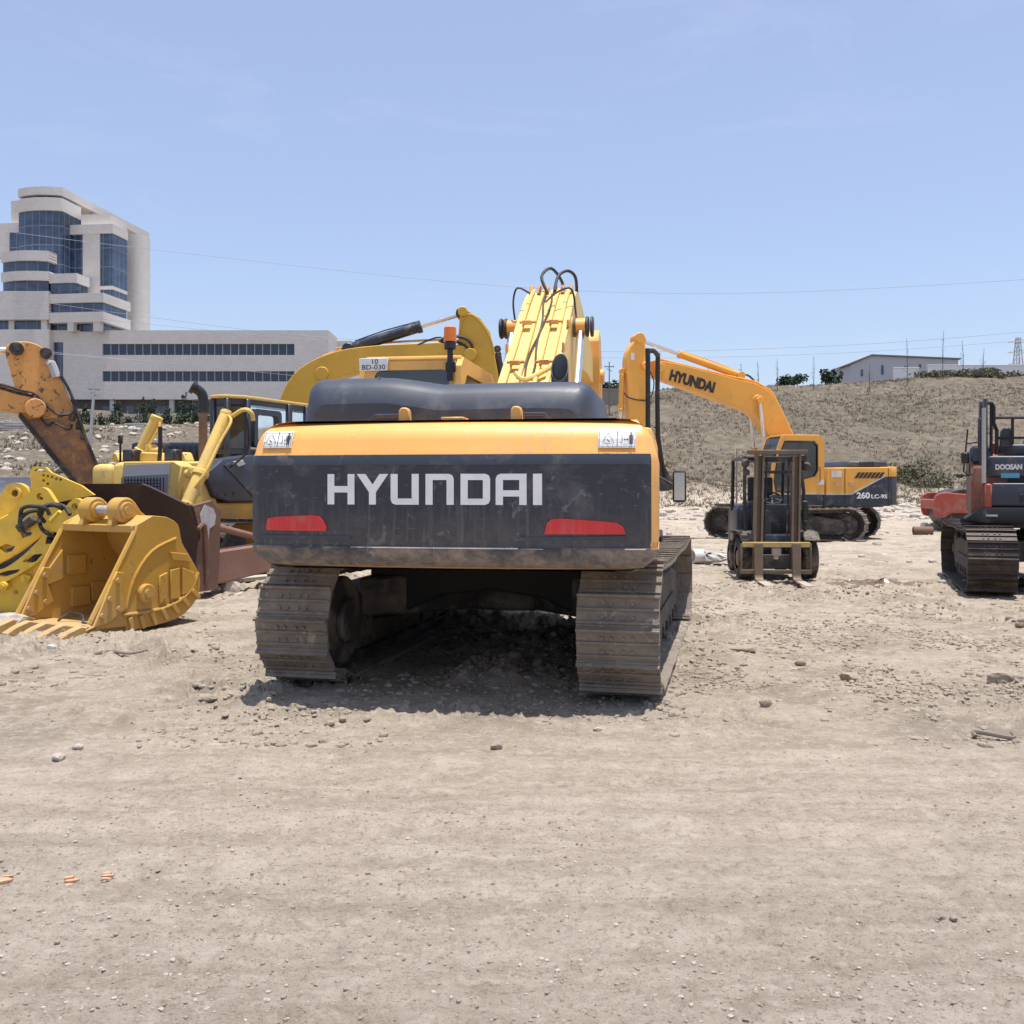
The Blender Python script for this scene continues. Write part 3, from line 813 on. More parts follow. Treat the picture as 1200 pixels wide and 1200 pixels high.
# conifers and hedge before the offices
for i, (px, h, lab) in enumerate(((100, 2.6, 'small conifer just left of the leaning pole'), (136, 3.6, 'conifer right of the leaning pole'), (168, 4.8, 'tallest dark conifer before the office wing'), (178, 4.4, 'dark conifer touching the tallest one'),
        (196, 3.2, 'low conifer in the middle of the hedge'), (214, 4.6, 'broad conifer left of the exhaust stack'), (226, 4.0, 'conifer behind the exhaust stack'), (84, 2.8, 'small conifer nearest the orange arm'))):
    x, y = P2(px, 160); tree('conifer', lab, 'conifer', x, y, h, h * .62, 'cone', 260, .22, 'conifers before the office wing', seed=30 + i)
def shrub(px, py, Y, w_, h, label, seed, mat='shrub', n=500, name='shrub', group=None, leaf=.1):
    X = (px - 600) / 1150 * Y; rsd = np.random.RandomState(seed)
    mb = MB(); blobs = [((w_ * .42 * rsd.randn() * .6, w_ * .3 * rsd.randn() * .6, h * .45 * rsd.rand() + .1), (w_ * .24, w_ * .24, h * .4)) for _ in range(8)]
    leaf_cloud(mb, blobs, n, leaf, rsd)
    for k in range(6): mb.tube([(0, 0, -.1), (w_ * .2 * rsd.randn(), w_ * .2 * rsd.randn(), h * .7)], .02, 4, sub=1)
    o = mb.build(name, M[mat], smooth=0); o.location = (X, Y, gz(X, Y)); return tag(o, label, 'shrub', group)
hz = MB(); rsd = np.random.RandomState(5)
shrub(1068, 520, 72, 4.6, 2.3, 'large grey green shrub on the slope right of the excavator hood', 1, n=1500, leaf=.12)
shrub(1092, 528, 70, 3.2, 1.3, 'lower shrub beside the large one on the slope', 2, n=700)
shrub(1105, 441, 109, 6, .9, 'wide green shrub on the ridge before the white wall', 3, n=900, leaf=.15)
shrub(1150, 438, 109, 6.5, 1.2, 'tallest ridge shrub before the white wall', 4, n=1100, leaf=.15)
shrub(1192, 438, 109, 4.5, 1.2, 'ridge shrub at the right edge of the view', 5, n=700, leaf=.15)
shrub(1128, 440, 107, 3.2, .8, 'small ridge shrub between two wider ones', 6, n=500, leaf=.14)
shrub(843, 590, 46, 1.7, 1.0, 'dry bush at the foot of the hill left of the mast', 7, n=500)
shrub(662, 470, 90, 4, 1.5, 'dark shrub behind the boom in the middle distance', 8)
shrub(740, 485, 88, 4, 1.6, 'dark shrub on the slope right of the middle boom', 9)
shrub(1140, 545, 60, 2.6, 1.0, 'dry shrub behind the orange red machine', 10, n=500)
rsd = np.random.RandomState(8)
HL = ['%s dark bush from the left in the row along the mesh fence' % w_ for w_ in ('first', 'second', 'third', 'fourth', 'fifth', 'sixth', 'seventh', 'eighth', 'ninth', 'tenth', 'eleventh', 'twelfth', 'thirteenth')]
for i in range(13):
    px = 93 + i * 12.5
    shrub(px, 495, 151, 2.3, 1.9 + 1.1 * rsd.rand(), HL[i], 60 + i, 'pine', 220, 'hedge_bush', 'bushes along the mesh fence', .2)
# dry grass
def tufts(name, x, y, h, mat, label):
    Z = height(x, y); n = len(x); V = np.zeros((n * 4, 3, 3)); rg = np.random.RandomState(n)
    for k in range(4):
        a = rg.rand(n) * 6.28; l = h * (.6 + .7 * rg.rand(n)); w_ = h * .16
        ox = (rg.rand(n) - .5) * h * 1.1; oy = (rg.rand(n) - .5) * h * 1.1
        V[k::4, 0] = np.stack([x + ox - w_ * np.cos(a), y + oy - w_ * np.sin(a), Z - .03], -1)
        V[k::4, 1] = np.stack([x + ox + w_ * np.cos(a), y + oy + w_ * np.sin(a), Z - .03], -1)
        V[k::4, 2] = np.stack([x + ox + l * .5 * np.cos(a * 3), y + oy + l * .5 * np.sin(a * 3), Z + l], -1)
    me = bpy.data.meshes.new(name); me.from_pydata(V.reshape(-1, 3).tolist(), [], np.arange(n * 12).reshape(-1, 3).tolist())
    me.materials.append(M[mat]); o = bpy.data.objects.new(name, me); C.objects.link(o)
    return tag(o, label, 'grass', kind='stuff')
def hillpts(n, thr, y0=58, y1=116, a0=0.08, a1=0.62, f=.16):
    yy = y0 + (y1 - y0) * rs.rand(n); xx = (a0 + (a1 - a0) * rs.rand(n)) * yy
    k = fbm(xx * f, yy * f, 4) + .3 * (rs.rand(n) - .5) > thr
    return xx[k], yy[k]
x, y = hillpts(40000, -.15); tufts('dry_grass', x, y, .07 + .17 * rs.rand(len(x)) ** 2, 'drygrass', 'dry straw coloured grass covering the hillside')
x, y = hillpts(9000, .18, f=.1); tufts('weeds', x, y, .08 + .2 * rs.rand(len(x)) ** 2, 'shrub', 'patches of grey green weeds on the hillside')
x, y = hillpts(9000, .05, 42, 150, -.60, -.12, .1); tufts('field_weeds', x, y, .12 + .35 * rs.rand(len(x)) ** 2, 'shrub', 'weeds growing between the stones below the offices')
x, y = hillpts(8000, .0, 42, 150, -.60, .12, .1); tufts('field_grass', x, y, .12 + .3 * rs.rand(len(x)) ** 2, 'drygrass', 'dry grass between the stones below the offices')

# ------------------------------------------------------------------ offices
class Fac:
    """a facade frame: origin at photo column px0, depth Y0, turned by deg"""
    def __init__(s, px0, Y0, deg):
        s.X0 = (px0 - 600) / 1150 * Y0; s.Y0 = Y0; s.c = math.cos(R(deg)); s.s = math.sin(R(deg)); s.deg = deg
    def x(s, px, y):
        k = (px - 600) / 1150
        return (k * (s.Y0 + s.c * y) - s.X0 - s.s * y) / (s.c + k * s.s)
    def depth(s, px, x):
        k = (px - 600) / 1150
        return (k * (s.Y0 - s.s * x) - s.X0 - s.c * x) / (s.s - k * s.c)
    def z(s, py, x, y): return 1.6 + (570 - py) / 1150 * (s.Y0 - s.s * x + s.c * y)
    def root(s, name, label, cat): return thing(name, label, cat, (s.X0, s.Y0, 0), -s.deg)
F1 = Fac(57, 180, 7)
tower = F1.root('office_tower', 'stepped stone clad office tower with curved blue glass fronts', 'office building')
def vol(F, mb, px0, px1, side, yt, yb, off=0.0, bulge=0.0, inset=0.0, lip=0.0):
    x0 = F.x(px0, off) + inset; x1 = F.x(px1, off) - inset
    y1 = F.depth(side, x1) if side else off + 14
    y0 = off + inset; y1 = max(y1 - inset, y0 + 1.0)
    zc = (x1, y0)
    zt = F.z(yt, *zc); zb = F.z(yb, *zc)
    pts = [(x1, y1), (x0, y1)]
    if bulge > 0:
        n = 14
        for k in range(n + 1):
            t = k / n; pts.append((x0 + (x1 - x0) * t, y0 - bulge * math.sin(math.pi * (0.12 + 0.76 * t)) + bulge * math.sin(math.pi * .12)))
    else: pts += [(x0, y0), (x1, y0)]
    mb.prism(pts, zb, zt, 'z')
def tv(part, mat, *specs):
    mb = MB()
    for s_ in specs: vol(F1, mb, *s_)
    return mb.build(part, mat, tower, smooth=30)
# (px0, px1, side, ytop, ybottom, offset, bulge, inset)
tv('podium_wall', M['stone'], (-75, 56.6, 75, 386, 492, 0, 1.6), )
tv('colonnade_recess', M['win_band'], (-75, 57, 75, 374, 387, 1.2, 1.2, .0), (57, 121, 150, 376, 388, 1.8, 0, .3))
tv('column', M['stone'], (10, 16, None, 374, 387, .2), )
for a, b in ((48, 55), (79, 86), (109, 117)):
    mb = MB(); x0 = F1.x(a, .4); x1 = F1.x(b, .4); mb.box(((x0 + x1) / 2, 1.0, (F1.z(374, x0, 0) + F1.z(387, x0, 0)) / 2), (x1 - x0, 1.2, (387 - 374) * .157 + .3), bevel=0)
    mb.build('column', M['stone'], tower)
tv('curved_wall', M['stone'], (-75, 57, 72, 341, 374.5, 0, 1.6), (1, 57, 76, 318, 329, 0, 1.6), (1, 57, 76, 294, 306, 0, 1.6))
tv('window_band', M['win_band'], (1, 57, 76, 329, 341, .35, 1.6, .25), (1, 57, 76, 306, 318, .35, 1.6, .25))
tv('terrace_wall', M['stone'], (57.2, 121, 153, 365, 377, .3), (57.2, 121, 153, 343, 354, .3), (57.2, 90, 105, 320, 331, .3))
tv('terrace_window', M['win_band'], (58, 121, 149, 354, 365, .6, 0, .2), (57.4, 90, 104, 331, 343, .6, 0, .2))
tv('curved_glass_front', M['win'], (22, 73, 96, 246.5, 325, 3, 1.6), (11, 26, 40, 272, 300, 3.6))
tv('crown_wall', M['stone'], (21, 73, 95, 232, 247, 2.6, 1.7), (21, 73, 175, 219.5, 229, 2.6, 1.7), (-30, 22, 30, 261, 300, 4.6), (13, 24, 50, 235, 262, 5.6))
tv('crown_slit', M['win_band'], (22, 73, 92, 229, 232.2, 3.2, 1.6, .3))
tv('right_frame', M['stone'], (76, 132, 150, 262, 273, 5.5), (97, 117, 122, 272.5, 345, 5.7), (95, 130, 149, 250.5, 262.3, 7))
tv('corner_glass', M['win'], (76, 97.5, 110, 272.5, 330, 6.1), (116.5, 131.5, 149, 272.5, 335, 5.9), (116.5, 131.5, 149, 338.5, 352, 5.9))
tv('ledge', M['stone'], (116.5, 131.5, 149.5, 335, 338.6, 5.4), )
mb = MB()
y = 16; x0 = F1.x(149, y); x1 = F1.x(167, y); r_ = 2.6
zt = F1.z(273.5, x1, y); zb = 15
pts = [(x0, y + 9), (x0, y)] + [(x1 - r_ + r_ * math.sin(R(a)), y + r_ - r_ * math.cos(R(a))) for a in range(0, 91, 9)]
pts = [(x0, y)] + [(x1 - r_ + r_ * math.sin(R(a)), y + r_ - r_ * math.cos(R(a))) for a in range(0, 91, 9)] + [(x1 - .5, y + r_ + 1.5), (x0, y + r_ + 1.5)]
mb.prism(pts, zb, zt, 'z'); mb.build('rounded_pier', M['stone'], tower)
# roof plant
mb = MB(); xx = F1.x(93, 20)
for k, (a, h) in enumerate(((92, 2.4), (96, 1.8), (108, 2.8))): mb.box((F1.x(a, 14), 14, F1.z(262, 5, 8) + h / 2 + 1.2), (.5, .5, h), bevel=0)
mb.build('roof_vent', M['light_grey'], tower)

F2 = Fac(57, 181.5, 0)
wing = F2.root('office_wing', 'long low stone clad office wing with two window strips', 'office building')
X0 = F2.x(57.2, 0); X1 = F2.x(385, 0)
def z2(py): return 1.6 + (570 - py) / 1150 * 181.5
def hole(a, b, t, bt): return [(F2.x(a, 0), z2(bt)), (F2.x(b, 0), z2(bt)), (F2.x(b, 0), z2(t)), (F2.x(a, 0), z2(t))]
holes = [hole(120, 345, 403, 416), hole(120, 345, 435, 447), hole(58.6, 74, 401, 445)]
mb = MB(); mb.prism([(X0, z2(468)), (X1, z2(468)), (X1, z2(387)), (X0, z2(387))], 0, .5, 'y', holes=holes)
mb.prism([(0.5, z2(468)), (0.5, z2(387) - .02), (30, z2(387) - .02), (30, z2(468))], X1 - .4, X1, 'x')
mb.box(((X0 + X1) / 2 - .3, 15.5, z2(387) - .35), (X1 - X0 - .6, 29, .3), bevel=0)
mb.box(((X0 + X1) / 2, 15.5, z2(468) + .2), (X1 - X0 - .8, 29, .3), bevel=0)
mb.build('wall', M['stone'], wing)
# set back cube at the right end
xr = F2.x(385, 8)
mb = MB(); mb.box((X1 + 1.4, 16, (z2(391) + 15) / 2), (2.8, 14, z2(391) - 15), bevel=0); mb.build('end_block', M['stone'], wing)
for (a, b, t, bt) in ((120, 345, 403, 416), (120, 345, 435, 447), (58.6, 74, 401, 445)):
    mb = MB(); xa = F2.x(a, 0); xb = F2.x(b, 0); mb.box(((xa + xb) / 2, .38, (z2(t) + z2(bt)) / 2), (xb - xa - .01, .1, z2(t) - z2(bt) - .01), bevel=0)
    wn = mb.build('window', M['win_band'] if a < 100 else flat('strip_glass%d' % bt, (.035, .055, .095), .12), wing)
    if a > 100:
        mb = MB()
        for k in range(25):
            xk = xa + (xb - xa) * k / 24; mb.box((xk, .28, (z2(t) + z2(bt)) / 2), (.12, .12, z2(t) - z2(bt) - .02), bevel=0)
        mb.build('mullions', M['light_grey'], wn)
mb = MB(); mb.box(((X0 + X1) / 2, 3.2, (z2(468) + 13.5) / 2), (X1 - X0 - 1, 2, z2(468) - 13.5), bevel=0); mb.build('ground_floor', flat('render_grey', (.13, .135, .14), .7), wing)
for px in (60, 130, 200, 270, 340, 381):
    mb = MB(); mb.box((F2.x(px, 0) , .8, (z2(468) + 13.5) / 2), (.8, .8, z2(468) - 13.5), bevel=0); mb.build('column', M['light_grey'], wing)
for px in (125, 152, 190, 215, 245):
    mb = MB(); mb.box((F2.x(px, 2), 2.15, z2(479)), (1.6 if px != 190 else 3, .12, 1.3), bevel=0); mb.build('window', M['win_band'], wing)

# mesh fence before the offices
fe = thing('mesh_fence', 'low wire mesh fence with pale posts before the offices', 'fence', (0, 152, 0))
xa = (0 - 600) / 1150 * 152; xb = (262 - 600) / 1150 * 152
mw, nt, b = new_mat('wire_mesh'); o_ = [n for n in nt.nodes if n.type == 'OUTPUT_MATERIAL'][0]
ml = MB(); mp_ = MB()
for k in range(22):
    xx = xa + (xb - xa) * k / 21; zz = gz(xx, 152); mp_.cyl((xx, 0, zz - .2), (xx, 0, zz + 2.1), .05, seg=6)
    if k < 21:
        xn = xa + (xb - xa) * (k + 1) / 21; zn = gz(xn, 152)
        for j in range(9): ml.cyl((xx, 0, zz + .1 + .24 * j), (xn, 0, zn + .1 + .24 * j), .012, seg=3)
        for j in range(8): q = j / 8; ml.cyl((xx + (xn - xx) * q, 0, zz + (zn - zz) * q), (xx + (xn - xx) * q, 0, zz + (zn - zz) * q + 2.05), .010, seg=3)
b.inputs['Base Color'].default_value = (.12, .13, .12, 1)
mp_.build('posts', M['light_grey'], fe); ml.build('wire', mw, fe)

# concrete slabs stacked on the field
def slab_stack(px, py, Y, w_, n, label, yaw=0, group=None):
    X = (px - 600) / 1150 * Y; z = gz(X, Y)
    for k in range(n):
        mb = MB(); mb.box((0, 0, .12), (w_ * (1 - .06 * (k % 3)), 1.6, .22), bevel=.02)
        o = mb.build('concrete_slab', M['concrete']); o.location = (X + .1 * ((k * 7) % 3 - 1), Y, z + k * .27 - .02); o.rotation_euler = (0, 0, R(yaw + 2 * (k % 2)))
        tag(o, 'concrete slab, %s' % label[k], 'concrete slab', 'concrete slabs stacked on the field')
        if k: 
            pass
slab_stack(10, 500, 120, 5.0, 4, ['bottom one of the tall pile at the left edge', 'second from the ground in the pile at the left edge', 'third from the ground in the pile at the left edge', 'topmost of the pile at the left edge'])
slab_stack(161, 492, 120, 2.8, 2, ['lower one of the short pile in mid field', 'upper one of the short pile in mid field'], -8)

# utility poles and wires
def pole(px, Y, h, label, lean=0, arm=1.0, two=False, name='utility_pole', r=.10):
    X = (px - 600) / 1150 * Y; t = thing(name, label, 'utility pole', (X, Y, gz(X, Y) - .2)); t.rotation_euler = (0, R(lean), 0)
    mb = MB(); mb.cyl((0, 0, 0), (0, 0, h), r * 1.3, r * .8, seg=8); mb.build('shaft', M['light_grey'] if not two else M['wood'], t)
    mb = MB(); mb.box((0, 0, h * .91), (arm, .08, .08), bevel=0); mb.box((0, 0, h * .85), (arm * .6, .06, .06), rot=Matrix.Rotation(R(25), 3, 'Y'), bevel=0) ; mb.build('crossarm', M['wood'], t)
    mi = MB()
    for s_ in (-.45, 0.0, .45): mi.cyl((s_ * arm, 0, h * .91), (s_ * arm, 0, h * .91 + .18), .035, seg=6)
    mi.build('insulators', M['white_dirty'], t)
    return t
pole(104, 82, 6.6, 'pale leaning utility pole with a crossarm before the offices', 4.2, .95, r=.13)
pole(714, 100, 5.6, 'thin dark utility pole right of the middle boom', 0, 1.0, True, r=.06)
for (px, Y, h, lab) in ((863, 50, 3.5, 'thin dark stake left of the forklift mast'), (1038, 62, 2.6, 'thin stake on the slope above the excavator hood'), (655, 118, 3.0, 'stake standing in the middle distance')):
    X = (px - 600) / 1150 * Y; mb = MB(); mb.cyl((0, 0, -.2), (.02, 0, h), .045, .03, seg=6); mb.box((0, 0, h * .85), (.3, .03, .03), bevel=0)
    o = mb.build('stake', M['wood']); o.location = (X, Y, gz(X, Y)); tag(o, lab, 'stake')
# lattice pylon
X, Y = P2(1193, 230); py_ = thing('lattice_pylon', 'steel lattice pylon far off at the right edge', 'pylon', (X, Y, gz(X, Y)))
mb = MB(); H = 22.5
for s1 in (-1, 1):
    for s2 in (-1, 1): mb.cyl((s1 * 1.8, s2 * 1.8, 0), (s1 * .35, s2 * .35, H), .12, seg=4)
for k in range(12):
    z0 = H * k / 12; z1 = H * (k + 1) / 12; w0 = 1.8 - 1.45 * k / 12; w1 = 1.8 - 1.45 * (k + 1) / 12
    for s_ in (-1, 1):
        mb.cyl((-w0, s_ * w0, z0), (w1, s_ * w1, z1), .07, seg=4); mb.cyl((w0, s_ * w0, z0), (-w1, s_ * w1, z1), .07, seg=4)
mb.build('lattice', M['light_grey'], py_)
mb = MB()
for z0 in (H * .72, H * .84, H * .95):
    mb.cyl((-2.4, 0, z0), (2.4, 0, z0), .09, seg=4); mb.cyl((-2.4, 0, z0), (0, 0, z0 + 1.0), .06, seg=4); mb.cyl((2.4, 0, z0), (0, 0, z0 + 1.0), .06, seg=4)
mb.build('crossarms', M['light_grey'], py_)
def wire(pts, label, r=.022):
    mb = MB(); P = [at(*p) for p in pts]; mb.tube(P, r, 5, sub=8)
    tag(mb.build('power_line', M['cable']), label, 'power line', 'overhead wires')
wire([(-60, 262, 95), (175, 292, 100), (600, 336, 108), (900, 343, 115), (1260, 324, 120)], 'highest overhead wire crossing the open sky', .02)
wire([(-60, 338, 98), (185, 373, 100), (400, 397, 104), (700, 412, 110), (1000, 404, 116), (1260, 384, 120)], 'overhead wire just above the roof of the office wing', .02)
wire([(-60, 356, 98), (185, 381, 100), (400, 401, 104), (700, 419, 110), (1000, 413, 116), (1260, 394, 120)], 'overhead wire second above the office wing roof', .018)
wire([(-60, 392, 79), (104, 417.5, 82), (385, 437, 96)], 'overhead wire reaching the top of the leaning pole', .018)
wire([(-60, 408, 79), (112, 418.5, 82), (385, 444, 96)], 'overhead wire ending on the right of the crossarm', .018)
wire([(-60, 436, 79), (120, 459, 82), (360, 480, 96)], 'lowest overhead wire before the office wing', .015)

# white shed and wall on the hill
F3 = Fac(997, 172, 0)
sx = F3.X0; zb = gz(sx + 9, 172) - .5
z3 = lambda py: 1.6 + (570 - py) / 1150 * 172
shed = thing('farm_shed', 'long pale shed with a low pitched roof on the hill', 'shed', (sx, 172, 0))
W_ = F3.x(1123, 0); pk = F3.x(1021, 0); gm = F3.x(1046, 0)
mb = MB(); mb.prism([(0, zb), (W_, zb), (W_, z3(421.5)), (pk, z3(417)), (0, z3(427.5))], 0, 9, 'y'); mb.build('wall', flat('shed_wall', (.50, .50, .50), .8), shed)
mb = MB()
mb.prism([(-.4, z3(427.8)), (pk, z3(416.8)), (W_ + .4, z3(421.2)), (W_ + .4, z3(419.8)), (pk, z3(415.3)), (-.4, z3(426.3))], -.35, 9.4, 'y'); mb.build('roof', flat('shed_roof', (.20, .19, .20), .8), shed)
for a, t, bt in ((1010, 433, 441), (1034, 428, 439), (1061, 429, 438), (1078, 427, 431)):
    mb = MB(); mb.box((F3.x(a, 0), -.03, (z3(t) + z3(bt)) / 2), (.4, .1, z3(t) - z3(bt)), bevel=0); mb.build('window', M['win_band'], shed)
mb = MB(); xa = P2(1087, 150)[0]; xb = P2(1290, 150)[0]; zz = 1.6 + (570 - 428.5) / 1150 * 150
mb.box(((xa + xb) / 2, 150, zz - 1.6), (xb - xa, .4, 3.2), bevel=.02); mb.box(((xa + xb) / 2, 150, zz + .05), (xb - xa + .2, .6, .14), bevel=.02)
tag(mb.build('boundary_wall', flat('whitewash', (.78, .78, .78), .85)), 'long whitewashed wall on the ridge right of the shed', 'wall')
mb = MB(); xa = P2(1047, 150)[0]; xb = P2(1076, 150)[0]; zz = 1.6 + (570 - 431.5) / 1150 * 150
mb.box(((xa + xb) / 2, 150, zz - 1.6), (xb - xa, .4, 3.2), bevel=.02); mb.box(((xa + xb) / 2, 150, zz + .05), (xb - xa + .15, .6, .12), bevel=.02)
tag(mb.build('boundary_wall', bpy.data.materials['whitewash']), 'short whitewashed wall in front of the shed', 'wall')
# pale low building between hero boom and cab
X, Y = P2(588, 165); z = gz(X, Y); t = thing('distant_house', 'pale low house far behind the main excavator', 'house', (X, Y, z))
mb = MB(); mb.box((0, 0, 1.6), (6.5, 5, 5.4), bevel=0); mb.build('wall', flat('house_wall', (.55, .54, .53), .8), t)
mb = MB(); mb.box((0, 0, 4.45), (7.1, 5.6, .3), bevel=.02); mb.build('roof', M['light_grey'], t)
mb = MB(); mb.box((0.3, -2.53, 1.7), (2.6, .1, 1.1), bevel=0); mb.build('window', M['win_band'], t)
# dark long wall far right of the middle boom
mb = MB(); xa = P2(690, 118)[0]; xb = P2(735, 118)[0]; zz = 1.6 + (570 - 457) / 1150 * 118
mb.box(((xa + xb) / 2, 118, zz - .9), (xb - xa, .3, 1.9), bevel=.02); mb.box(((xa + xb) / 2, 118, zz + .08), (xb - xa + .1, .45, .12), bevel=.01)
tag(mb.build('boundary_wall', flat('dull_wall', (.3, .26, .22), .85)), 'low dull wall beside the wooden pole in the middle distance', 'wall')
# ------------------------------------------------------------------ tracked machines
def track_path(L_, H_, n, sag=0.03, r_back=None):
    """closed path (y, z) of n shoes, equally spaced; returns pos and tangent angles"""
    r = H_ / 2 - 0.06
    pts = []
    a = L_ / 2 - H_ / 2
    for k in range(60): pts.append((-a + 2 * a * k / 60, 0.06 + (0.035 if k in (0, 59) else 0)))
    for k in range(30): an = -math.pi / 2 + math.pi * k / 30; pts.append((a + r * math.cos(an), H_ / 2 + r * math.sin(an)))
    for k in range(60): t = k / 60; pts.append((a - 2 * a * t, H_ - 0.06 - sag * math.sin(math.pi * t) * (1 + .5 * math.sin(3 * math.pi * t))))
    for k in range(30): an = math.pi / 2 + math.pi * k / 30; pts.append((-a + r * math.cos(an), H_ / 2 + r * math.sin(an)))
    P = np.array(pts + [pts[0]]); d = np.linalg.norm(np.diff(P, axis=0), axis=1); s = np.concatenate([[0], np.cumsum(d)])
    T = s[-1]; res = []
    for k in range(n):
        q = T * k / n
        y = np.interp(q, s, P[:, 0]); z = np.interp(q, s, P[:, 1])
        y2 = np.interp((q + .05) % T, s, P[:, 0]); z2 = np.interp((q + .05) % T, s, P[:, 1])
        res.append((y, z, math.atan2(z2 - z, y2 - y)))
    return res, T / n
def undercarriage(root, W_, L_, H_, shoe, yaw, mats, n=47, detail=True, seed=0, inner_cover=True, off=(0, 0)):
    """W_ overall width; track, frame, wheels each a part. local +y forward"""
    B = Matrix.Translation((off[0], off[1], 0)) @ Matrix.Rotation(R(yaw), 4, 'Z')
    rsd = random.Random(seed)
    pth, pitch = track_path(L_, H_, n)
    for sd_ in (-1, 1):
        xc = sd_ * (W_ / 2 - shoe / 2)
        mb = MB(); lk = MB()
        for (y, z, an) in pth:
            T = Matrix.Translation((xc + rsd.uniform(-.004, .004), y, z)) @ Matrix.Rotation(an + .05 + rsd.uniform(-.015, .015), 4, 'X')
            l = pitch * 1.10
            # plate, curled lips and three grousers, outside = local -z
            mb.box((0, 0, -.018), (shoe, l, .026), bevel=.004 if detail else 0, M=T)
            for q, hh in ((-.44, .030), (-.05, .016), (.34, .014)):
                mb.box((0, q * l, -.032 - hh / 2), (shoe, .020, hh), bevel=.003 if detail else 0, M=T)
            lk.box((-.075, 0, .045), (.045, l * 1.02, .085), bevel=.006 if detail else 0, M=T)
            lk.box((.075, 0, .045), (.045, l * 1.02, .085), bevel=.006 if detail else 0, M=T)
            if detail:
                for bx_ in (-.11, -.045, .045, .11):
                    for by in (-.2, .2): mb.cyl((bx_, by * l, -.03), (bx_, by * l, -.05), .013, seg=6, M=T)
        t = mb.build('track', mats['shoe'], root, M=B)
        lk.build('chain_links', mats['under'], t)
        a = L_ / 2 - H_ / 2; r = H_ / 2 - .14
        fr = MB()
        fr.prism([(-a + .25, .18), (-a + .05, .34), (-a + .1, H_ * .60), (-a * .5, H_ * .72), (a * .5, H_ * .74), (a - .1, H_ * .62), (a - .02, .36), (a - .25, .18)], xc - .15, xc + .15, 'x', .02)
        fr.prism([(-a * .35, H_ * .70), (-a * .28, H_ * .80), (-a * .08, H_ * .80), (0, H_ * .70)], xc - .06, xc + .06, 'x', .01)
        fr.prism([(a * .25, H_ * .70), (a * .3, H_ * .80), (a * .45, H_ * .80), (a * .5, H_ * .70)], xc - .06, xc + .06, 'x', .01)
        fr.box((xc + sd_ * .16, 0, .42), (.02, a * 1.1, .12), bevel=.005)
        fr.build('track_frame', mats['under'], root, M=B)
        # sprocket with final drive at the back, idler in front
        sp = MB()
        ang = [2 * math.pi * k / 44 for k in range(44)]
        sp.prism([(-a + (r * (1.06 if (k % 2) else .90)) * math.cos(q), H_ / 2 + (r * (1.06 if (k % 2) else .90)) * math.sin(q)) for k, q in enumerate(ang)], xc - .04, xc + .04, 'x', 0)
        sp.cyl((xc - .20, -a, H_ / 2), (xc + .20, -a, H_ / 2), r * .68, seg=28, chamfer=.03)
        sp.cyl((xc + sd_ * .18, -a, H_ / 2), (xc + sd_ * .27, -a, H_ / 2), r * .45, seg=24, chamfer=.02)
        for q in range(12):
            an = q * math.pi / 6
            sp.cyl((xc + sd_ * .20, -a + r * .56 * math.cos(an), H_ / 2 + r * .56 * math.sin(an)), (xc + sd_ * .225, -a + r * .56 * math.cos(an), H_ / 2 + r * .56 * math.sin(an)), .022, seg=6)
        s_ = sp.build('sprocket', mats['under'], root, M=B)
        if inner_cover:
            cv = MB(); cv.cyl((xc - sd_ * .17, -a, H_ / 2), (xc - sd_ * .24, -a, H_ / 2), r * .98, seg=30, chamfer=.02)
            cv.cyl((xc - sd_ * .23, -a, H_ / 2), (xc - sd_ * .30, -a, H_ / 2), r * .5, seg=24, chamfer=.02)
            cv.build('motor_cover', mats['under'], s_)
        idl = MB(); idl.cyl((xc - .05, a, H_ / 2 - .01), (xc + .05, a, H_ / 2 - .01), r, seg=32, chamfer=.015)
        idl.cyl((xc - .13, a, H_ / 2 - .01), (xc + .13, a, H_ / 2 - .01), r * .78, seg=28, chamfer=.03)
        idl.cyl((xc - .17, a, H_ / 2 - .01), (xc + .17, a, H_ / 2 - .01), r * .25, seg=20, chamfer=.02)
        idl.build('idler', mats['under'], root, M=B)
        if detail:
            for k in range(8):
                ro = MB(); yk = -a + .45 + (2 * a - .9) * k / 7
                ro.cyl((xc - .14, yk, .235), (xc + .14, yk, .235), .085, seg=14, chamfer=.01); ro.cyl((xc - .17, yk, .235), (xc + .17, yk, .235), .045, seg=12)
                ro.build('track_roller', mats['under'], root, M=B)
            for k in (-.18, .38):
                ro = MB(); ro.cyl((xc - .11, a * k, H_ * .84), (xc + .11, a * k, H_ * .84), .07, seg=14, chamfer=.01); ro.build('carrier_roller', mats['under'], root, M=B)
    cb = MB(); g = W_ / 2 - shoe / 2 - .12
    for sy in (-1, 1):
        for sx_ in (-1, 1):
            cb.prism([(.0, -.42), (sx_ * g, sy * 1.25 - .22), (sx_ * g, sy * 1.25 + .22), (0, .42)] if sy > 0 else [(.0, .42), (sx_ * g, sy * 1.25 + .22), (sx_ * g, sy * 1.25 - .22), (0, -.42)], .46, H_ * .78, 'z', .02)
    cb.cyl((0, 0, .45), (0, 0, H_ * .88), .72, seg=32, chamfer=.03)
    cb.cyl((0, 0, H_ * .86), (0, 0, H_ * 1.10), .60, seg=32)
    cb.build('car_body', mats['under'], root, M=B)

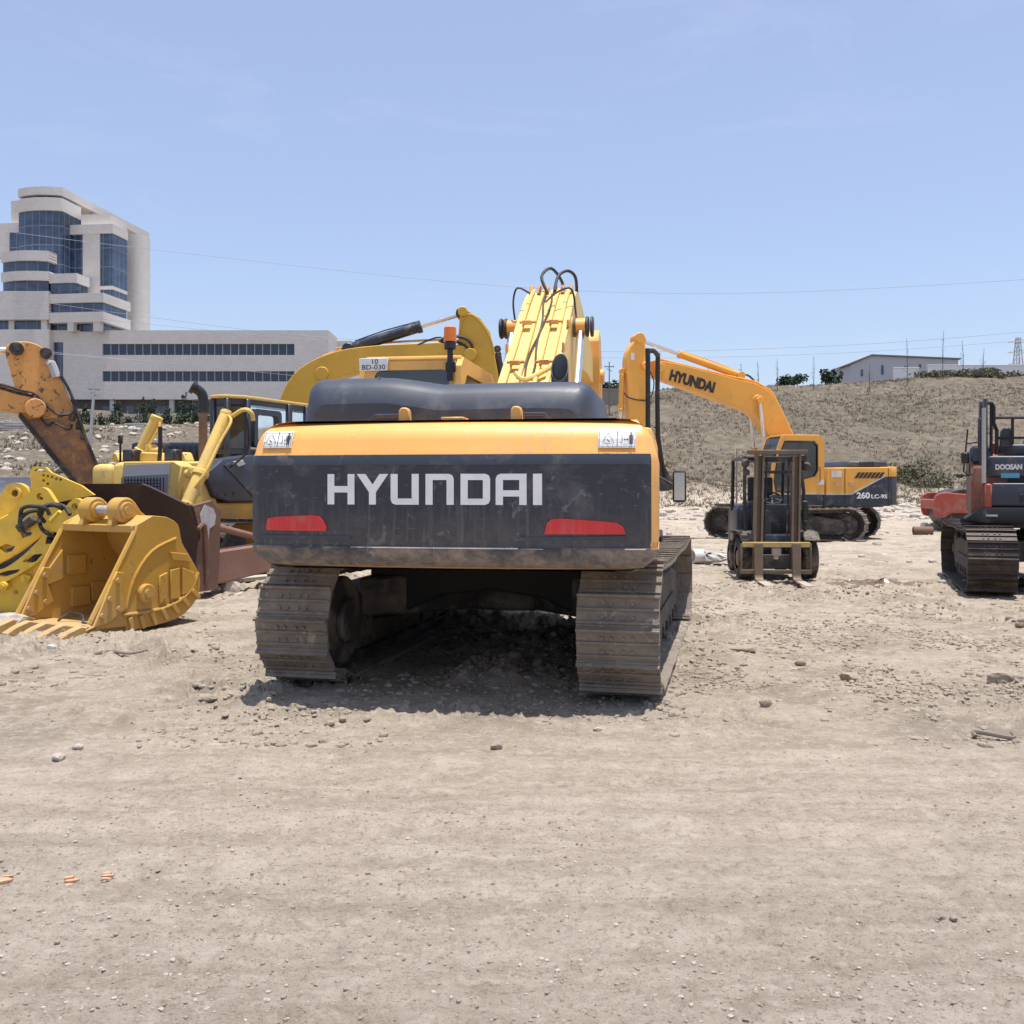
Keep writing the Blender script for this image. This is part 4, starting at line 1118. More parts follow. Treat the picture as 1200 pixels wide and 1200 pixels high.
def cylinder(root, p0, p1, rb, rr, frac, mat, M_, rodmat=None, eye=.08, width=.12, axis=(1, 0, 0)):
    """hydraulic cylinder: barrel from p0, rod to p1"""
    p0 = Vector(p0); p1 = Vector(p1); d = p1 - p0; q = p0 + d * frac; ax = Vector(axis)
    mb = MB(); mb.cyl(p0 + d.normalized() * eye, q, rb, seg=18, chamfer=.01); mb.cyl(q - d.normalized() * .09, q + d.normalized() * .02, rb * 1.16, seg=18, chamfer=.01)
    mb.cyl(p0 - ax * width / 2, p0 + ax * width / 2, eye, seg=16, chamfer=.01)
    mb.tube([p0 + d * .06 + Vector((0, 0, rb * 1.1)), p0 + d * frac * .5 + Vector((0, 0, rb * 1.35)), q + Vector((0, 0, rb * 1.1)) - d.normalized() * .1], .016, 6, sub=2)
    b = mb.build('hydraulic_cylinder', mat, root, M=M_)
    mb = MB(); mb.cyl(q, p1 - d.normalized() * eye, rr, seg=16); mb.build('rod', rodmat or M['chrome'], b)
    mb = MB(); mb.cyl(p1 - ax * width / 2, p1 + ax * width / 2, eye, seg=16, chamfer=.01); mb.build('rod_eye', mat, b)
    return b

def cab(root, T, x0, x1, y0, y1, z0, z1, mat, gl, rear_win=True, interior=True, frame_mat=None, rear_z=None, slope=.28):
    """cab shell with real openings and panes; y1 is the front"""
    H_ = z1 - z0
    side = [(y0, z0), (y1, z0), (y1 + .06, z0 + H_ * .35), (y1 - .02, z0 + H_ * .62), (y1 - slope, z1 - .06), (y1 - slope - .12, z1), (y0 + .16, z1), (y0 + .03, z1 - .1), (y0, z1 - .3)]
    win = [(y0 + .30, z0 + H_ * .42), (y0 + .20, z0 + H_ * .50), (y0 + .20, z1 - .28), (y0 + .32, z1 - .16), (y1 - slope - .10, z1 - .16), (y1 - .12, z0 + H_ * .62), (y1 - .04, z0 + H_ * .36), (y1 - .10, z0 + H_ * .20), (y1 - .55, z0 + H_ * .18), (y1 - .80, z0 + H_ * .36)]
    sh = MB()
    for xa, xb in ((x0, x0 + .06), (x1 - .06, x1)):
        sh.prism(side, xa, xb, 'x', holes=[win])
    sh.box(((x0 + x1) / 2, (y0 + y1 - slope) / 2 + .02, z1 - .015), (x1 - x0 - .02, y1 - slope - y0 - .22, .07), bevel=.03, seg=2)
    sh.box(((x0 + x1) / 2, (y0 + y1) / 2, z0 + .05), (x1 - x0 - .13, y1 - y0 - .06, .1), bevel=0)
    wz0 = z0 + H_ * .50 if rear_z is None else rear_z
    sh.prism([(x0 + .06, z0), (x1 - .06, z0), (x1 - .06, z1 - .05), (x0 + .06, z1 - .05)], y0 + .005, y0 + .05, 'y',
             holes=[rrect(x0 + .16, wz0, x1 - .12, z1 - .14, .08)] if rear_win else ())
    sh.box(((x0 + x1) / 2, y1 - .01, z0 + H_ * .12), (x1 - x0 - .13, .05, H_ * .22), bevel=0)
    c_ = sh.build('cab', mat, root, M=T)
    g = MB()
    for xa in (x0 + .03, x1 - .03): g.prism(win, xa - .004, xa + .004, 'x')
    g.build('side_window', gl, c_)
    if rear_win:
        g = MB(); g.prism(rrect(x0 + .16, wz0, x1 - .12, z1 - .14, .08), y0 + .02, y0 + .028, 'y'); g.build('rear_window', gl, c_)
    g = MB()
    g.raw([(x0 + .07, y1 + .0, z0 + H_ * .23), (x1 - .07, y1 + .0, z0 + H_ * .23), (x1 - .07, y1 - .03, z0 + H_ * .62), (x0 + .07, y1 - .03, z0 + H_ * .62), (x1 - .07, y1 - slope, z1 - .08), (x0 + .07, y1 - slope, z1 - .08)], [(0, 1, 2, 3), (3, 2, 4, 5)])
    g.build('windscreen', gl, c_)
    sl = MB()
    sl.prism([(p[0] , p[1]) for p in win], x0 - .012, x0 + .0, 'x', holes=[[((p[0] - (y0 + y1) / 2) * .94 + (y0 + y1) / 2, (p[1] - (z0 + z1) / 2 - .1) * .94 + (z0 + z1) / 2 + .1) for p in win]])
    sl.build('window_seal', M['black'], c_)
    if interior:
        st = MB(); xm = (x0 + x1) / 2; ym = y0 + .55
        st.box((xm, ym, z0 + .55), (.5, .5, .14), bevel=.04, seg=2); st.box((xm, ym - .24, z0 + .98), (.46, .14, .75), rot=Matrix.Rotation(R(8), 3, 'X'), bevel=.05, seg=2)
        st.box((xm, ym, z0 + .28), (.3, .3, .42), bevel=.02)
        for q in (-1, 1): st.box((xm + q * .34, ym + .1, z0 + .62), (.16, .5, .2), bevel=.04)
        st.build('seat', M['seat'], c_)
    return c_

def boom_part(root, T, xc, wd, prof, mat, bosses=(), name='boom', flange=.03):
    mb = MB()
    mb.prism(prof, xc - wd / 2, xc + wd / 2, 'x', .012)
    for (y, z, r, ex) in bosses:
        mb.cyl((xc - wd / 2 - ex, y, z), (xc + wd / 2 + ex, y, z), r, seg=22, chamfer=.015)
    return mb.build(name, mat, root, M=T)
def bucket_part(root, T, xc, wd, pin, ang, mat, sc=1.0):
    """digging bucket hanging from pin, turned by ang about x"""
    B = T @ Matrix.Translation((xc, pin[0], pin[1])) @ Matrix.Rotation(R(ang), 4, 'X') @ Matrix.Scale(sc, 4) @ Matrix.Rotation(R(180), 4, 'Z')
    out_ = [(0.18, .08), (.05, -.10), (.0, -.45), (.10, -.85), (.40, -1.18), (.85, -1.30), (1.25, -1.20)]
    out_ = smooth_poly(out_, 3)
    inn = [(p[0] + .05 * (1 if i < 12 else .2), p[1] + .05 * (0 if i < 8 else 1)) for i, p in enumerate(out_)]
    mb = MB(); h = wd / 2
    mb.prism(out_ + inn[::-1], -h, h, 'x')
    sidep = out_ + [(1.22, -1.1), (.55, .02)]
    mb.prism(sidep, -h - .03, -h + .01, 'x'); mb.prism(sidep, h - .01, h + .03, 'x')
    for q in (-.18, .18): mb.prism([(-.10, -.1), (-.12, .12), (.1, .2), (.42, .10), (.3, -.1)], q - .03, q + .03, 'x', .005)
    b = mb.build('bucket', mat, root, M=B)
    tt = MB()
    for k in range(5):
        xx = -h + .08 + (2 * h - .16) * k / 4
        tt.prism([(1.16, -1.28), (1.50, -1.16), (1.18, -1.12)], xx - .05, xx + .05, 'x', .008)
    tt.build('teeth', M['tooth'], b)
    return b
# ------------------------------------------------------------------ main excavator seen from behind
HERO = thing('excavator', 'large yellow and black tracked excavator in the centre, seen from behind its counterweight', 'excavator', (0.01, 9.98, 0.0), -9, 'tracked excavators')
I4 = Matrix.Identity(4)
undercarriage(HERO, 3.12, 5.12, 1.02, .60, -4, dict(shoe=M['shoe'], under=M['under']), 49, True, 3, off=(.115, -.20))
# counterweight surface: u runs left side -> rear -> right side, v up
CW_W = 1.49; CW_Y = -3.12; CW_F = -2.15
def cw_plan(u):
    """plan outline (x, y) for u in 0..1, rear face between .22 and .78"""
    pts = []
    if u < .14: t = u / .14; return (-CW_W, CW_F + (CW_Y + .18 - CW_F) * t)
    if u < .22:
        a = (u - .14) / .08 * math.pi / 2; return (-CW_W + .14 - .14 * math.cos(a), CW_Y + .18 - .12 * math.sin(a))
    if u <= .78:
        t = (u - .22) / .56; x = (-CW_W + .14) + 2 * (CW_W - .14) * t
        return (x, CW_Y + .06 - .06 * (1 - (x / (CW_W - .14)) ** 2))
    if u <= .86:
        a = (u - .78) / .08 * math.pi / 2; return (CW_W - .14 + .14 * math.sin(a), CW_Y + .18 - .12 * math.cos(a))
    t = (u - .86) / .14; return (CW_W, CW_Y + .18 + (CW_F - CW_Y - .18) * t)
ZS = [(1.00, .30), (1.005, .20), (1.03, .11), (1.08, .045), (1.13, .012), (1.165, .0), (1.17, .0), (1.172, .012), (1.20, .012), (1.215, .0),
      (1.40, .0), (1.60, .0), (1.78, .0), (1.835, .012), (1.845, .018), (1.93, .04), (1.99, .075), (2.04, .13), (2.068, .20), (2.08, .30)]
def cw_point(u, z, off=0.0):
    x, y = cw_plan(u)
    ins = float(np.interp(z, [a for a, b in ZS], [b for a, b in ZS])) - off
    cy = -2.3
    # move inwards along the outline normal
    e = 1e-3; xa, ya = cw_plan(max(0, u - e)); xb, yb = cw_plan(min(1, u + e))
    tx, ty = xb - xa, yb - ya; l = math.hypot(tx, ty); nx, ny = -ty / l, tx / l     # inward normal
    return (x + nx * ins, y + ny * ins, z)
us = [0, .05, .10, .14] + [.14 + .08 * k / 7 for k in range(1, 8)] + [.22 + .56 * k / 24 for k in range(1, 25)] + [.78 + .08 * k / 7 for k in range(1, 8)] + [.90, .95, 1.0]
def cw_sheet(mb, zs, u0, u1, off, thick=None):
    uu = [u for u in us if u0 - 1e-9 <= u <= u1 + 1e-9]
    if uu[0] > u0 + 1e-6: uu = [u0] + uu
    if uu[-1] < u1 - 1e-6: uu += [u1]
    V = []; F = []
    for z in zs:
        for u in uu: V.append(cw_point(u, z, off))
    n = len(uu)
    for i in range(len(zs) - 1):
        for j in range(n - 1): F.append((i * n + j, i * n + j + 1, (i + 1) * n + j + 1, (i + 1) * n + j))
    if thick:
        o = len(V)
        for z in zs:
            for u in uu: V.append(cw_point(u, z, off - thick))
        F += [tuple(i + o for i in f)[::-1] for f in list(F)]
        m_ = len(zs)
        for j in range(n - 1):
            F.append((j, o + j, o + j + 1, j + 1)); q = (m_ - 1) * n; F.append((q + j, q + j + 1, o + q + j + 1, o + q + j))
        for i in range(m_ - 1):
            F.append((i * n, (i + 1) * n, o + (i + 1) * n, o + i * n)); q = n - 1; F.append((i * n + q, o + i * n + q, o + (i + 1) * n + q, (i + 1) * n + q))
    else:
        F.append(tuple(range(n))[::-1]); q = (len(zs) - 1) * n; F.append(tuple(range(q, q + n)))
        F.append(tuple([i * n for i in range(len(zs))][::-1] + [])) if False else None
        F = [f for f in F if f]
        F.append(tuple([i * n for i in range(len(zs))] + [i * n + n - 1 for i in range(len(zs) - 1, -1, -1)]))
    mb.raw(V, F)
mb = MB(); cw_sheet(mb, [z for z, _ in ZS], 0, 1, 0)
CW = mb.build('counterweight', M['hero_yel'], HERO, smooth=30)
mb = MB(); cw_sheet(mb, [1.166, 1.17, 1.185, 1.20, 1.225, 1.40, 1.60, 1.755, 1.775, 1.80, 1.825], .172, .815, .006, .012)
panel = mb.build('rear_panel', M['hero_panel'], CW, smooth=30)
mb = MB(); cw_sheet(mb, [.997, 1.004, 1.03, 1.08, 1.13, 1.160], .0, .92, .006, .012)
mb.build('lower_lip', M['hero_low'], CW, smooth=40)
mb = MB(); cw_sheet(mb, [1.163, 1.172], .20, .80, .016, .016); mb.build('lip_strip', M['hero_low'], CW)
mb = MB(); cw_sheet(mb, [1.752, 1.775, 1.80, 1.822], .176, .811, .010, .004); mb.build('highlight_strip', M['slate2'], CW)
# seams and bolts on the orange sides are left to the paint; rear marks
def yface(x, off): return CW_Y + .06 - .06 * (1 - (x / (CW_W - .14)) ** 2) - off
def mark(polys, name, mat, off0, off1, parent=CW, holes=None):
    mb = MB()
    for i, pl in enumerate(polys):
        hs = holes.get(i, ()) if holes else ()
        k0 = len(mb.v)
        mb.prism(pl, 0, 1, 'y', holes=hs)
        for k in range(k0, len(mb.v)):
            x, t, z = mb.v[k]; mb.v[k] = (x, yface(x, off0 if t > .5 else off1), z)
    return mb.build(name, mat, parent, smooth=0)
# photo columns on the rear face -> local x  (px 297..765 <-> -1.45..1.45, with perspective)
def fx(px):
    # intersect the view ray with the rear face line
    k = (px - 600) / 1150; a = R(-9)
    # world = c + x*(cos a, sin a) + y*(-sin a, cos a), y = CW_Y
    cx, cy = 0.01 - CW_Y * math.sin(a), 9.98 + CW_Y * math.cos(a)
    return (k * cy - cx) / (math.cos(a) - k * math.sin(a))
def fz(px, py):
    x = fx(px); a = R(-9); Y = 9.98 + x * math.sin(a) + CW_Y * math.cos(a)
    return 1.6 + (570 - py) / 1150 * Y
zt, zb_ = fz(510, 555.3), fz(510, 591.5)
Hh = zt - zb_; sw = Hh * .235
def letter(px0, px1, kind):
    x0, x1 = fx(px0), fx(px1); w_ = x1 - x0; t = sw; b, u = zb_, zt; r = .035
    if kind == 'H': return [rr(x0, b, x0 + t, u), rr(x0 + t, (b + u) / 2 - t * .45, x1 - t, (b + u) / 2 + t * .45), rr(x1 - t, b, x1, u)]
    if kind == 'I': return [rr(x0, b, x1, u)]
    if kind == 'Y':
        m = (x0 + x1) / 2; h = b + Hh * .40
        return [[(m - t / 2, b), (m + t / 2, b), (m + t / 2, h), (x1, u), (x1 - t * 1.25, u), (m, h + .055), (x0 + t * 1.25, u), (x0, u), (m - t / 2, h)]]
    if kind == 'U': return [[(x0, u), (x0, b + r), (x0 + r * .3, b + r * .3), (x0 + r, b), (x1, b), (x1, u), (x1 - t, u), (x1 - t, b + t * .85), (x0 + t, b + t * .85), (x0 + t, u)]]
    if kind == 'N': return [[(x0, b), (x0, u), (x1 - r, u), (x1 - r * .3, u - r * .3), (x1, u - r), (x1, b), (x1 - t, b), (x1 - t, u - t * .85), (x0 + t, u - t * .85), (x0 + t, b)]]
    if kind == 'D': return 'D', [(x0, b), (x1 - r, b), (x1 - r * .3, b + r * .3), (x1, b + r), (x1, u - r), (x1 - r * .3, u - r * .3), (x1 - r, u), (x0, u)], [(x0 + t, b + t * .85), (x1 - t, b + t * .85), (x1 - t, u - t * .85), (x0 + t, u - t * .85)]
    if kind == 'A': return 'D', [(x0, b), (x0, u - r), (x0 + r * .3, u - r * .3), (x0 + r, u), (x1, u), (x1, b), (x1 - t, b), (x1 - t, b + Hh * .27), (x0 + t, b + Hh * .27), (x0 + t, b)], [(x0 + t, b + Hh * .27 + t * .85), (x1 - t, b + Hh * .27 + t * .85), (x1 - t, u - t * .85), (x0 + t, u - t * .85)]
def rr(a, b, c, d): return [(a, b), (c, b), (c, d), (a, d)]
for nm, a, b in (('H', 383, 415), ('Y', 418, 455), ('U', 458, 491), ('N', 499, 532), ('D', 540, 574.5), ('A', 581, 617), ('I', 624.5, 635)):
    L_ = letter(a, b, nm)
    if isinstance(L_, tuple): mark([L_[1]], 'letter', M['white'], .006, .010, panel, {0: [L_[2]]})
    else: mark(L_, 'letter', M['white'], .006, .010, panel)
# red reflectors
def pp(*pts): return [(fx(a), fz(a, b)) for a, b in pts]
mark([pp((309, 617), (311, 608), (320, 606), (362, 604), (372, 605), (378, 610), (382, 619), (381, 622.5), (310, 621.5))], 'reflector', M['red'], .006, .022, panel)
mark([pp((638, 626), (641, 613), (646, 609), (655, 608), (700, 611), (722, 613), (730, 618), (733, 626.5))], 'reflector', M['red'], .006, .022, panel)
mark([pp((300, 627), (410, 628), (411, 632.5), (300, 631))], 'reflector_base', M['slate2'], .006, .016, panel)
mark([pp((608, 630), (733, 628.5), (733, 632.5), (608, 634))], 'reflector_base', M['slate2'], .006, .016, panel)
# warning decals on the sloped yellow band
def decal(px0, px1, py0, py1):
    def sp(px, py):
        x = fx(px); z = fz(px, py); ins = float(np.interp(z, [a for a, b in ZS], [b for a, b in ZS]))
        return x, yface(x, .0) + ins, z
    def quad(a, b, c, d, off, mat, name, par):
        P = []; n_ = 8
        for i in range(n_ + 1):
            q_ = d + (c - d) * i / n_; P += [Vector(sp(a, q_)) - Vector((0, off, 0)), Vector(sp(b, q_)) - Vector((0, off, 0))]
        mb = MB(); mb.raw(P, [(2 * i, 2 * i + 1, 2 * i + 3, 2 * i + 2) for i in range(n_)])
        return mb.build(name, mat, par, smooth=0)
    base = quad(px0, px1, py0, py1, .012, M['white'], 'warning_decal', CW)
    mx_ = (px0 + px1) / 2; s = (px1 - px0) / 44.
    mb = MB()
    def line(pts, w_=.5):
        for (a, b), (c, d) in zip(pts[:-1], pts[1:]):
            L0 = math.hypot(c - a, d - b); nx, ny = -(d - b) / L0 * w_ / 2, (c - a) / L0 * w_ / 2
            P = [Vector(sp(*q)) - Vector((0, .022, 0)) for q in ((a + nx, b + ny), (c + nx, d + ny), (c - nx, d - ny), (a - nx, b - ny))]
            mb.raw(P, [(0, 1, 2, 3)])
    m = 1.2
    line([(px0 + m, py0 + m), (px1 - m, py0 + m), (px1 - m, py1 - m), (px0 + m, py1 - m), (px0 + m, py0 + m)], .5)
    line([(mx_, py0 + m), (mx_, py1 - m)], .7)
    # swinging machine symbol
    cx = px0 + 11 * s; cy = (py0 + py1) / 2
    line([(cx - 6, cy + 5), (cx - 2, cy - 4), (cx + 1, cy - 6), (cx + 6, cy + 2), (cx + 7, cy + 6)], .6); line([(cx - 4, cy + 6), (cx + 3, cy + 6)], .7); line([(cx - 1, cy + 1), (cx + 2, cy + 4)], 1.2)
    # keep clear symbol
    line([(mx_ + 3, cy - 4), (mx_ + 5.5, cy - 4), (mx_ + 6, cy), (mx_ + 5.5, cy + 5), (mx_ + 3, cy + 5)], .6)
    line([(mx_ + 8, cy + 1), (mx_ + 13, cy + 1)], .8); line([(mx_ + 9.5, cy - .5), (mx_ + 8, cy + 1), (mx_ + 9.5, cy + 2.5)], .6); line([(mx_ + 11.5, cy - .5), (mx_ + 13, cy + 1), (mx_ + 11.5, cy + 2.5)], .6)
    hx = mx_ + 16.2 * s
    line([(hx, cy - 7.6), (hx, cy - 5.4)], 2.0); line([(hx, cy - 5), (hx, cy + 1)], 3.4); line([(hx - 2.4, cy - 4.4), (hx - 2.4, cy)], .9); line([(hx + 2.4, cy - 4.4), (hx + 2.4, cy)], .9)
    line([(hx - 1, cy + .8), (hx - 1, cy + 7)], 1.3); line([(hx + 1, cy + .8), (hx + 1, cy + 7)], 1.3)
    mb.build('pictogram', M['ink'], base, smooth=0)
decal(303, 338, 504, 524.5)
decal(700.5, 745, 502.5, 524)
# lifting eyes, handrails, top plate
for px in (459, 596.5):
    x = fx(px); mb = MB(); y = CW_Y + .34
    mb.prism([(x - .045, 2.05), (x - .040, 2.16), (x - .022, 2.185), (x + .022, 2.185), (x + .04, 2.16), (x + .045, 2.05)], y - .02, y + .05, 'y', .008, holes=())
    mb.build('lifting_eye', M['hero_yel'], CW)
for pa, pb in ((402, 452), (585, 632)):
    xa, xb = fx(pa) + .03, fx(pb) + .05; y = CW_Y + .44; mb = MB()
    mb.tube([(xa, y, 2.06), (xa + .07, y, 2.135), (xb - .07, y, 2.135), (xb, y, 2.06)], .014, 8, sub=1); mb.build('handrail', M['slate2'], CW)
mb = MB(); mb.box((fx(519), CW_Y + .40, 2.095), (.17, .2, .03), bevel=.006); mb.build('cap', M['hero_yel'], CW)

# engine hood: rounded slate box, raised on the left
def hood_section(y, x0, x1, ztop_l, ztop_r, xs, base=2.0, r=.11):
    """section outline in x,z: left raised part until xs, then lower"""
    p = [(x0 - .02, base), (x0 + .03, ztop_l - .26)]
    for k in range(6): a = math.pi - math.pi / 2 * k / 5; p.append((x0 + .05 + r + r * math.cos(a), ztop_l - r + r * math.sin(a)))
    p += [(x0 + .5, ztop_l + .004), (xs - .22, ztop_l + .002), (xs - .12, ztop_l - .01), (xs + .03, (ztop_l + ztop_r) / 2 - .005), (xs + .18, ztop_r - .002), (xs + .3, ztop_r), ((xs + x1) / 2 + .2, ztop_r + .008)]
    for k in range(6): a = math.pi / 2 - math.pi / 2 * k / 5; p.append((x1 - .05 - r + r * math.cos(a), ztop_r - r + r * math.sin(a)))
    p += [(x1 - .02, ztop_r - .24), (x1 + .03, base)]
    return [(q[0], y, q[1]) for q in p]
secs = [(-2.58, .10, .22), (-2.54, .05, .10), (-2.46, .02, .035), (-2.34, .0, .0), (-2.0, .0, -.005), (-1.4, .0, -.01), (-.95, .0, -.02), (-.86, .03, .06), (-.83, .08, .2)]
V = []; F = []; nP = None
xl, xr = -1.31, 1.05
for (y, ins, dz) in secs:
    s_ = hood_section(y, xl + ins, xr - ins, 2.455 - dz, 2.435 - dz - .035, -.36); nP = len(s_); V += s_
for i in range(len(secs) - 1):
    for j in range(nP - 1): F.append((i * nP + j, i * nP + j + 1, (i + 1) * nP + j + 1, (i + 1) * nP + j))
F.append(tuple(range(nP))); F.append(tuple(range((len(secs) - 1) * nP, len(secs) * nP))[::-1])
mb = MB(); mb.raw(V, F); HOOD = mb.build('engine_hood', M['hood'], HERO, smooth=50)
for xh in (-1.12, -.30, .72):
    mb = MB(); mb.box((xh, -2.52, 2.17), (.10, .05, .07), bevel=.008); mb.cyl((xh - .06, -2.55, 2.17), (xh + .06, -2.55, 2.17), .012, seg=8); mb.build('hinge', M['slate2'], HOOD)
mb = MB(); mb.tube([(-1.27, -2.50, 2.06), (-1.20, -2.57, 2.09), (.9, -2.57, 2.09), (1.0, -2.50, 2.06)], .014, 6, sub=1); mb.build('edge_seal', M['hose'], HOOD)
mb = MB(); mb.tube([(-.70, -2.40, 2.08), (-.70, -2.50, 2.25), (-.70, -2.40, 2.43), (-.70, -2.2, 2.462), (-.70, -1.0, 2.47)], .012, 6, sub=3); mb.build('hood_seam', M['slate2'], HOOD)
# hood right side shoulder and platform deck
for xd, wd_ in ((1.24, .40), (-1.22, .44)):
    mb = MB(); mb.box((xd, -1.55, 1.60), (wd_, 1.25, .92), bevel=.04, seg=2); mb.build('side_door', M['hero_yel'], HERO)
mb = MB(); mb.box((0, -.2, 1.16), (2.6, 4.2, .18), bevel=.02); mb.box((0, -1.5, 1.5), (1.9, 1.3, .7), bevel=.03); mb.box((1.02, .35, 1.2), (.85, 3.0, .14), bevel=.02); mb.build('platform', M['under'], HERO)
mb = MB(); mb.prism([(-1.1, .40), (-.85, .44), (-.45, .62), (0, .68), (.45, .62), (.85, .44), (1.1, .40), (1.1, .98), (-1.1, .98)], -1.3, 1.5, 'y', .02); mb.build('frame_shade_housing', M['under_shade'], HERO)  # low frame shape added to block light; its black deepens the shade
mb = MB(); mb.box((1.03, .10, 1.66), (.84, 1.5, .80), bevel=.05, seg=2); mb.build('fuel_tank', M['hero_yel'], HERO)
mb = MB(); mb.box((1.03, 1.32, 1.50), (.80, .86, .52), bevel=.05, seg=2); mb.build('tool_box', M['hero_yel'], HERO)
mb = MB(); mb.box((1.08, .1, 2.09), (.6, 1.2, .02), bevel=.004); mb.build('deck_plate', M['steel_dark'], HERO)
# exhaust pipe with a slanted mouth facing back
mb = MB(); ex, ey = .60, -1.12
mb.cyl((ex, ey, 2.36), (ex, ey, 2.52), .095, seg=24)
pts = []; seg = 28
V = []; F = []
for (r_, z0, z1, y_) in ((.078, 2.50, 2.50, 0), (.078, 2.52, 2.80, 0), (.068, 2.52, 2.80, 0), (.068, 2.44, 2.44, 0)):
    for k in range(seg):
        a = 2 * math.pi * k / seg; yy = r_ * math.sin(a); V.append((ex + r_ * math.cos(a), ey + yy, z0 + (z1 - z0) * (yy / .078 * .5 + .5)))
for i in range(3):
    for k in range(seg): j = (k + 1) % seg; F.append((i * seg + k, i * seg + j, (i + 1) * seg + j, (i + 1) * seg + k))
mb.raw(V, F); mb.build('exhaust_pipe', M['black'], HERO, smooth=60)
# cab with plate and beacon
CABH = cab(HERO, I4, -1.56, -.50, -.20, 2.0, 1.20, 2.92, M['hero_boom_pale'], M['glass_dark'], rear_z=2.25)
mb = MB(); mb.box((-1.40, -.22, 2.84), (.30, .012, .13), bevel=.004); pl = mb.build('number_plate', M['white'], CABH)
text_part('10', .07, M['ink'], pl, frame((-1.39, -.229, 2.865), (1, 0, 0), (0, 0, 1)), .001, 'plate_text', xs=1.15)
text_part('BD-030', .07, M['ink'], pl, frame((-1.40, -.229, 2.809), (1, 0, 0), (0, 0, 1)), .001, 'plate_text', xs=1.15)
mb = MB(); mb.box((-.86, -.185, 2.62), (.10, .006, .06), bevel=0); mb.build('window_sticker', M['white'], CABH)
mb = MB(); bx_, by_ = -.60, -.24
mb.cyl((bx_, by_, 2.66), (bx_, by_, 2.98), .03, seg=12); mb.box((bx_, by_ + .03, 2.80), (.10, .06, .10), bevel=.01); mb.cyl((bx_, by_, 2.97), (bx_, by_, 3.05), .06, seg=16, chamfer=.01)
bc = mb.build('beacon', M['black'], CABH)
mb = MB(); mb.lathe([(3.05, 0), (3.05, .065), (3.19, .062), (3.20, .05), (3.20, 0)], 20, Matrix.Translation((bx_, by_, 0))); mb.build('lens', M['amber'], bc)
mb = MB(); mb.tube([(bx_, by_ + .03, 2.95), (bx_ - .1, by_ + .02, 3.10), (bx_ - .35, by_ + .08, 3.04)], .009, 6); mb.build('cable', M['hose'], bc)
# boom: face seen from behind with four pipes
bxc = .03; bw = .66
bprof = smooth_poly([(.0, 1.75), (.10, 2.28), (.55, 2.60), (1.6, 3.26), (2.55, 3.88), (3.05, 4.15), (3.42, 4.22), (3.95, 4.16), (5.2, 3.90), (6.45, 3.55)], 3) + \
        [(6.60, 3.42), (6.52, 3.25), (5.0, 3.30), (3.9, 3.25), (3.1, 3.05), (2.3, 2.55), (1.2, 2.0), (.5, 1.55), (.1, 1.5)]
BOOM = boom_part(HERO, I4, bxc, bw, bprof, M['hero_boom'], ((2.55, 3.62, .13, .02), (.1, 1.65, .14, .02), (6.42, 3.42, .12, .03)), 'boom')
def bsurf(y): return float(np.interp(y, [.1, .55, 1.6, 2.55, 3.05, 3.42, 3.95], [2.28, 2.60, 3.26, 3.88, 4.15, 4.22, 4.16]))
for xo in (-.235, -.09, .10, .235):
    mb = MB(); mb.tube([(bxc + xo, y, bsurf(y) + .05) for y in (.25, .6, 1.1, 1.6, 2.1, 2.55, 2.9, 3.1)], .026, 8, sub=2); mb.build('hydraulic_pipe', M['hero_boom'], BOOM)
for y in (1.05, 2.0):
    for xo in (-.165, .165):
        mb = MB(); z = bsurf(y) + .07
        mb.box((bxc + xo, y, z + .015), (.20, .035, .03), rot=Matrix.Rotation(R(35), 3, 'X'), bevel=.005); mb.box((bxc + xo, y - .05, z + .0), (.11, .07, .05), bevel=.006)
        mb.build('pipe_clamp', M['oldorange'], BOOM)
for q, (xo, amp) in enumerate(((-.02, .03), (.03, -.03))):
    mb = MB(); mb.tube([(bxc + xo + amp * math.sin(y * 4 + q), y, bsurf(y) + .045) for y in (.8, 1.1, 1.4, 1.8, 2.2, 2.6, 2.9)], .012, 6); mb.build('grease_line', M['hose'], BOOM)
mb = MB(); mb.tube([(bxc - .03, 2.9, 4.13), (bxc - .12, 3.0, 4.37), (bxc - .02, 3.25, 4.53), (bxc + .10, 3.5, 4.39), (bxc + .1, 3.7, 4.21)], .021, 8); mb.build('hose', M['hose'], BOOM)
mb = MB(); mb.tube([(bxc + .06, 2.95, 4.17), (bxc + .09, 3.1, 4.39), (bxc + .20, 3.25, 4.49), (bxc + .30, 3.3, 4.41), (bxc + .31, 3.4, 4.19)], .021, 8); mb.build('hose', M['hose'], BOOM)
mb = MB(); mb.tube([(bxc - .20, 2.5, 4.05), (bxc - .36, 2.46, 4.12), (bxc - .42, 2.5, 3.95), (bxc - .40, 2.52, 3.72)], .013, 6); mb.build('hose', M['hose'], BOOM)
mb = MB(); mb.tube([(bxc + .02, 2.30, 3.90), (bxc + .15, 2.45, 4.05), (bxc + .32, 2.55, 4.10), (bxc + .37, 2.6, 3.8), (bxc + .40, 2.5, 3.55)], .013, 6); mb.build('hose', M['hose'], BOOM)
for k in range(6):
    mb = MB(); xx = bxc - .26 + .105 * k; mb.cyl((xx, 3.0, 4.14), (xx, 3.08, 4.25), .028, seg=8); mb.build('pipe_elbow', M['oldorange'], BOOM)
mb = MB()
for y, s_ in ((1.45, 1), (1.45, -1), (2.0, 1)): mb.box((bxc + s_ * .33, y, bsurf(y) + .05), (.03, .06, .10), bevel=.004)
mb.build('bracket', M['oldorange'], BOOM)
mb = MB(); mb.tube([(bxc - .12, .75, 2.84), (bxc, .7, 2.76), (bxc + .25, .9, 2.92)], .03, 8); mb.build('hose_guide', M['hero_boom'], BOOM)
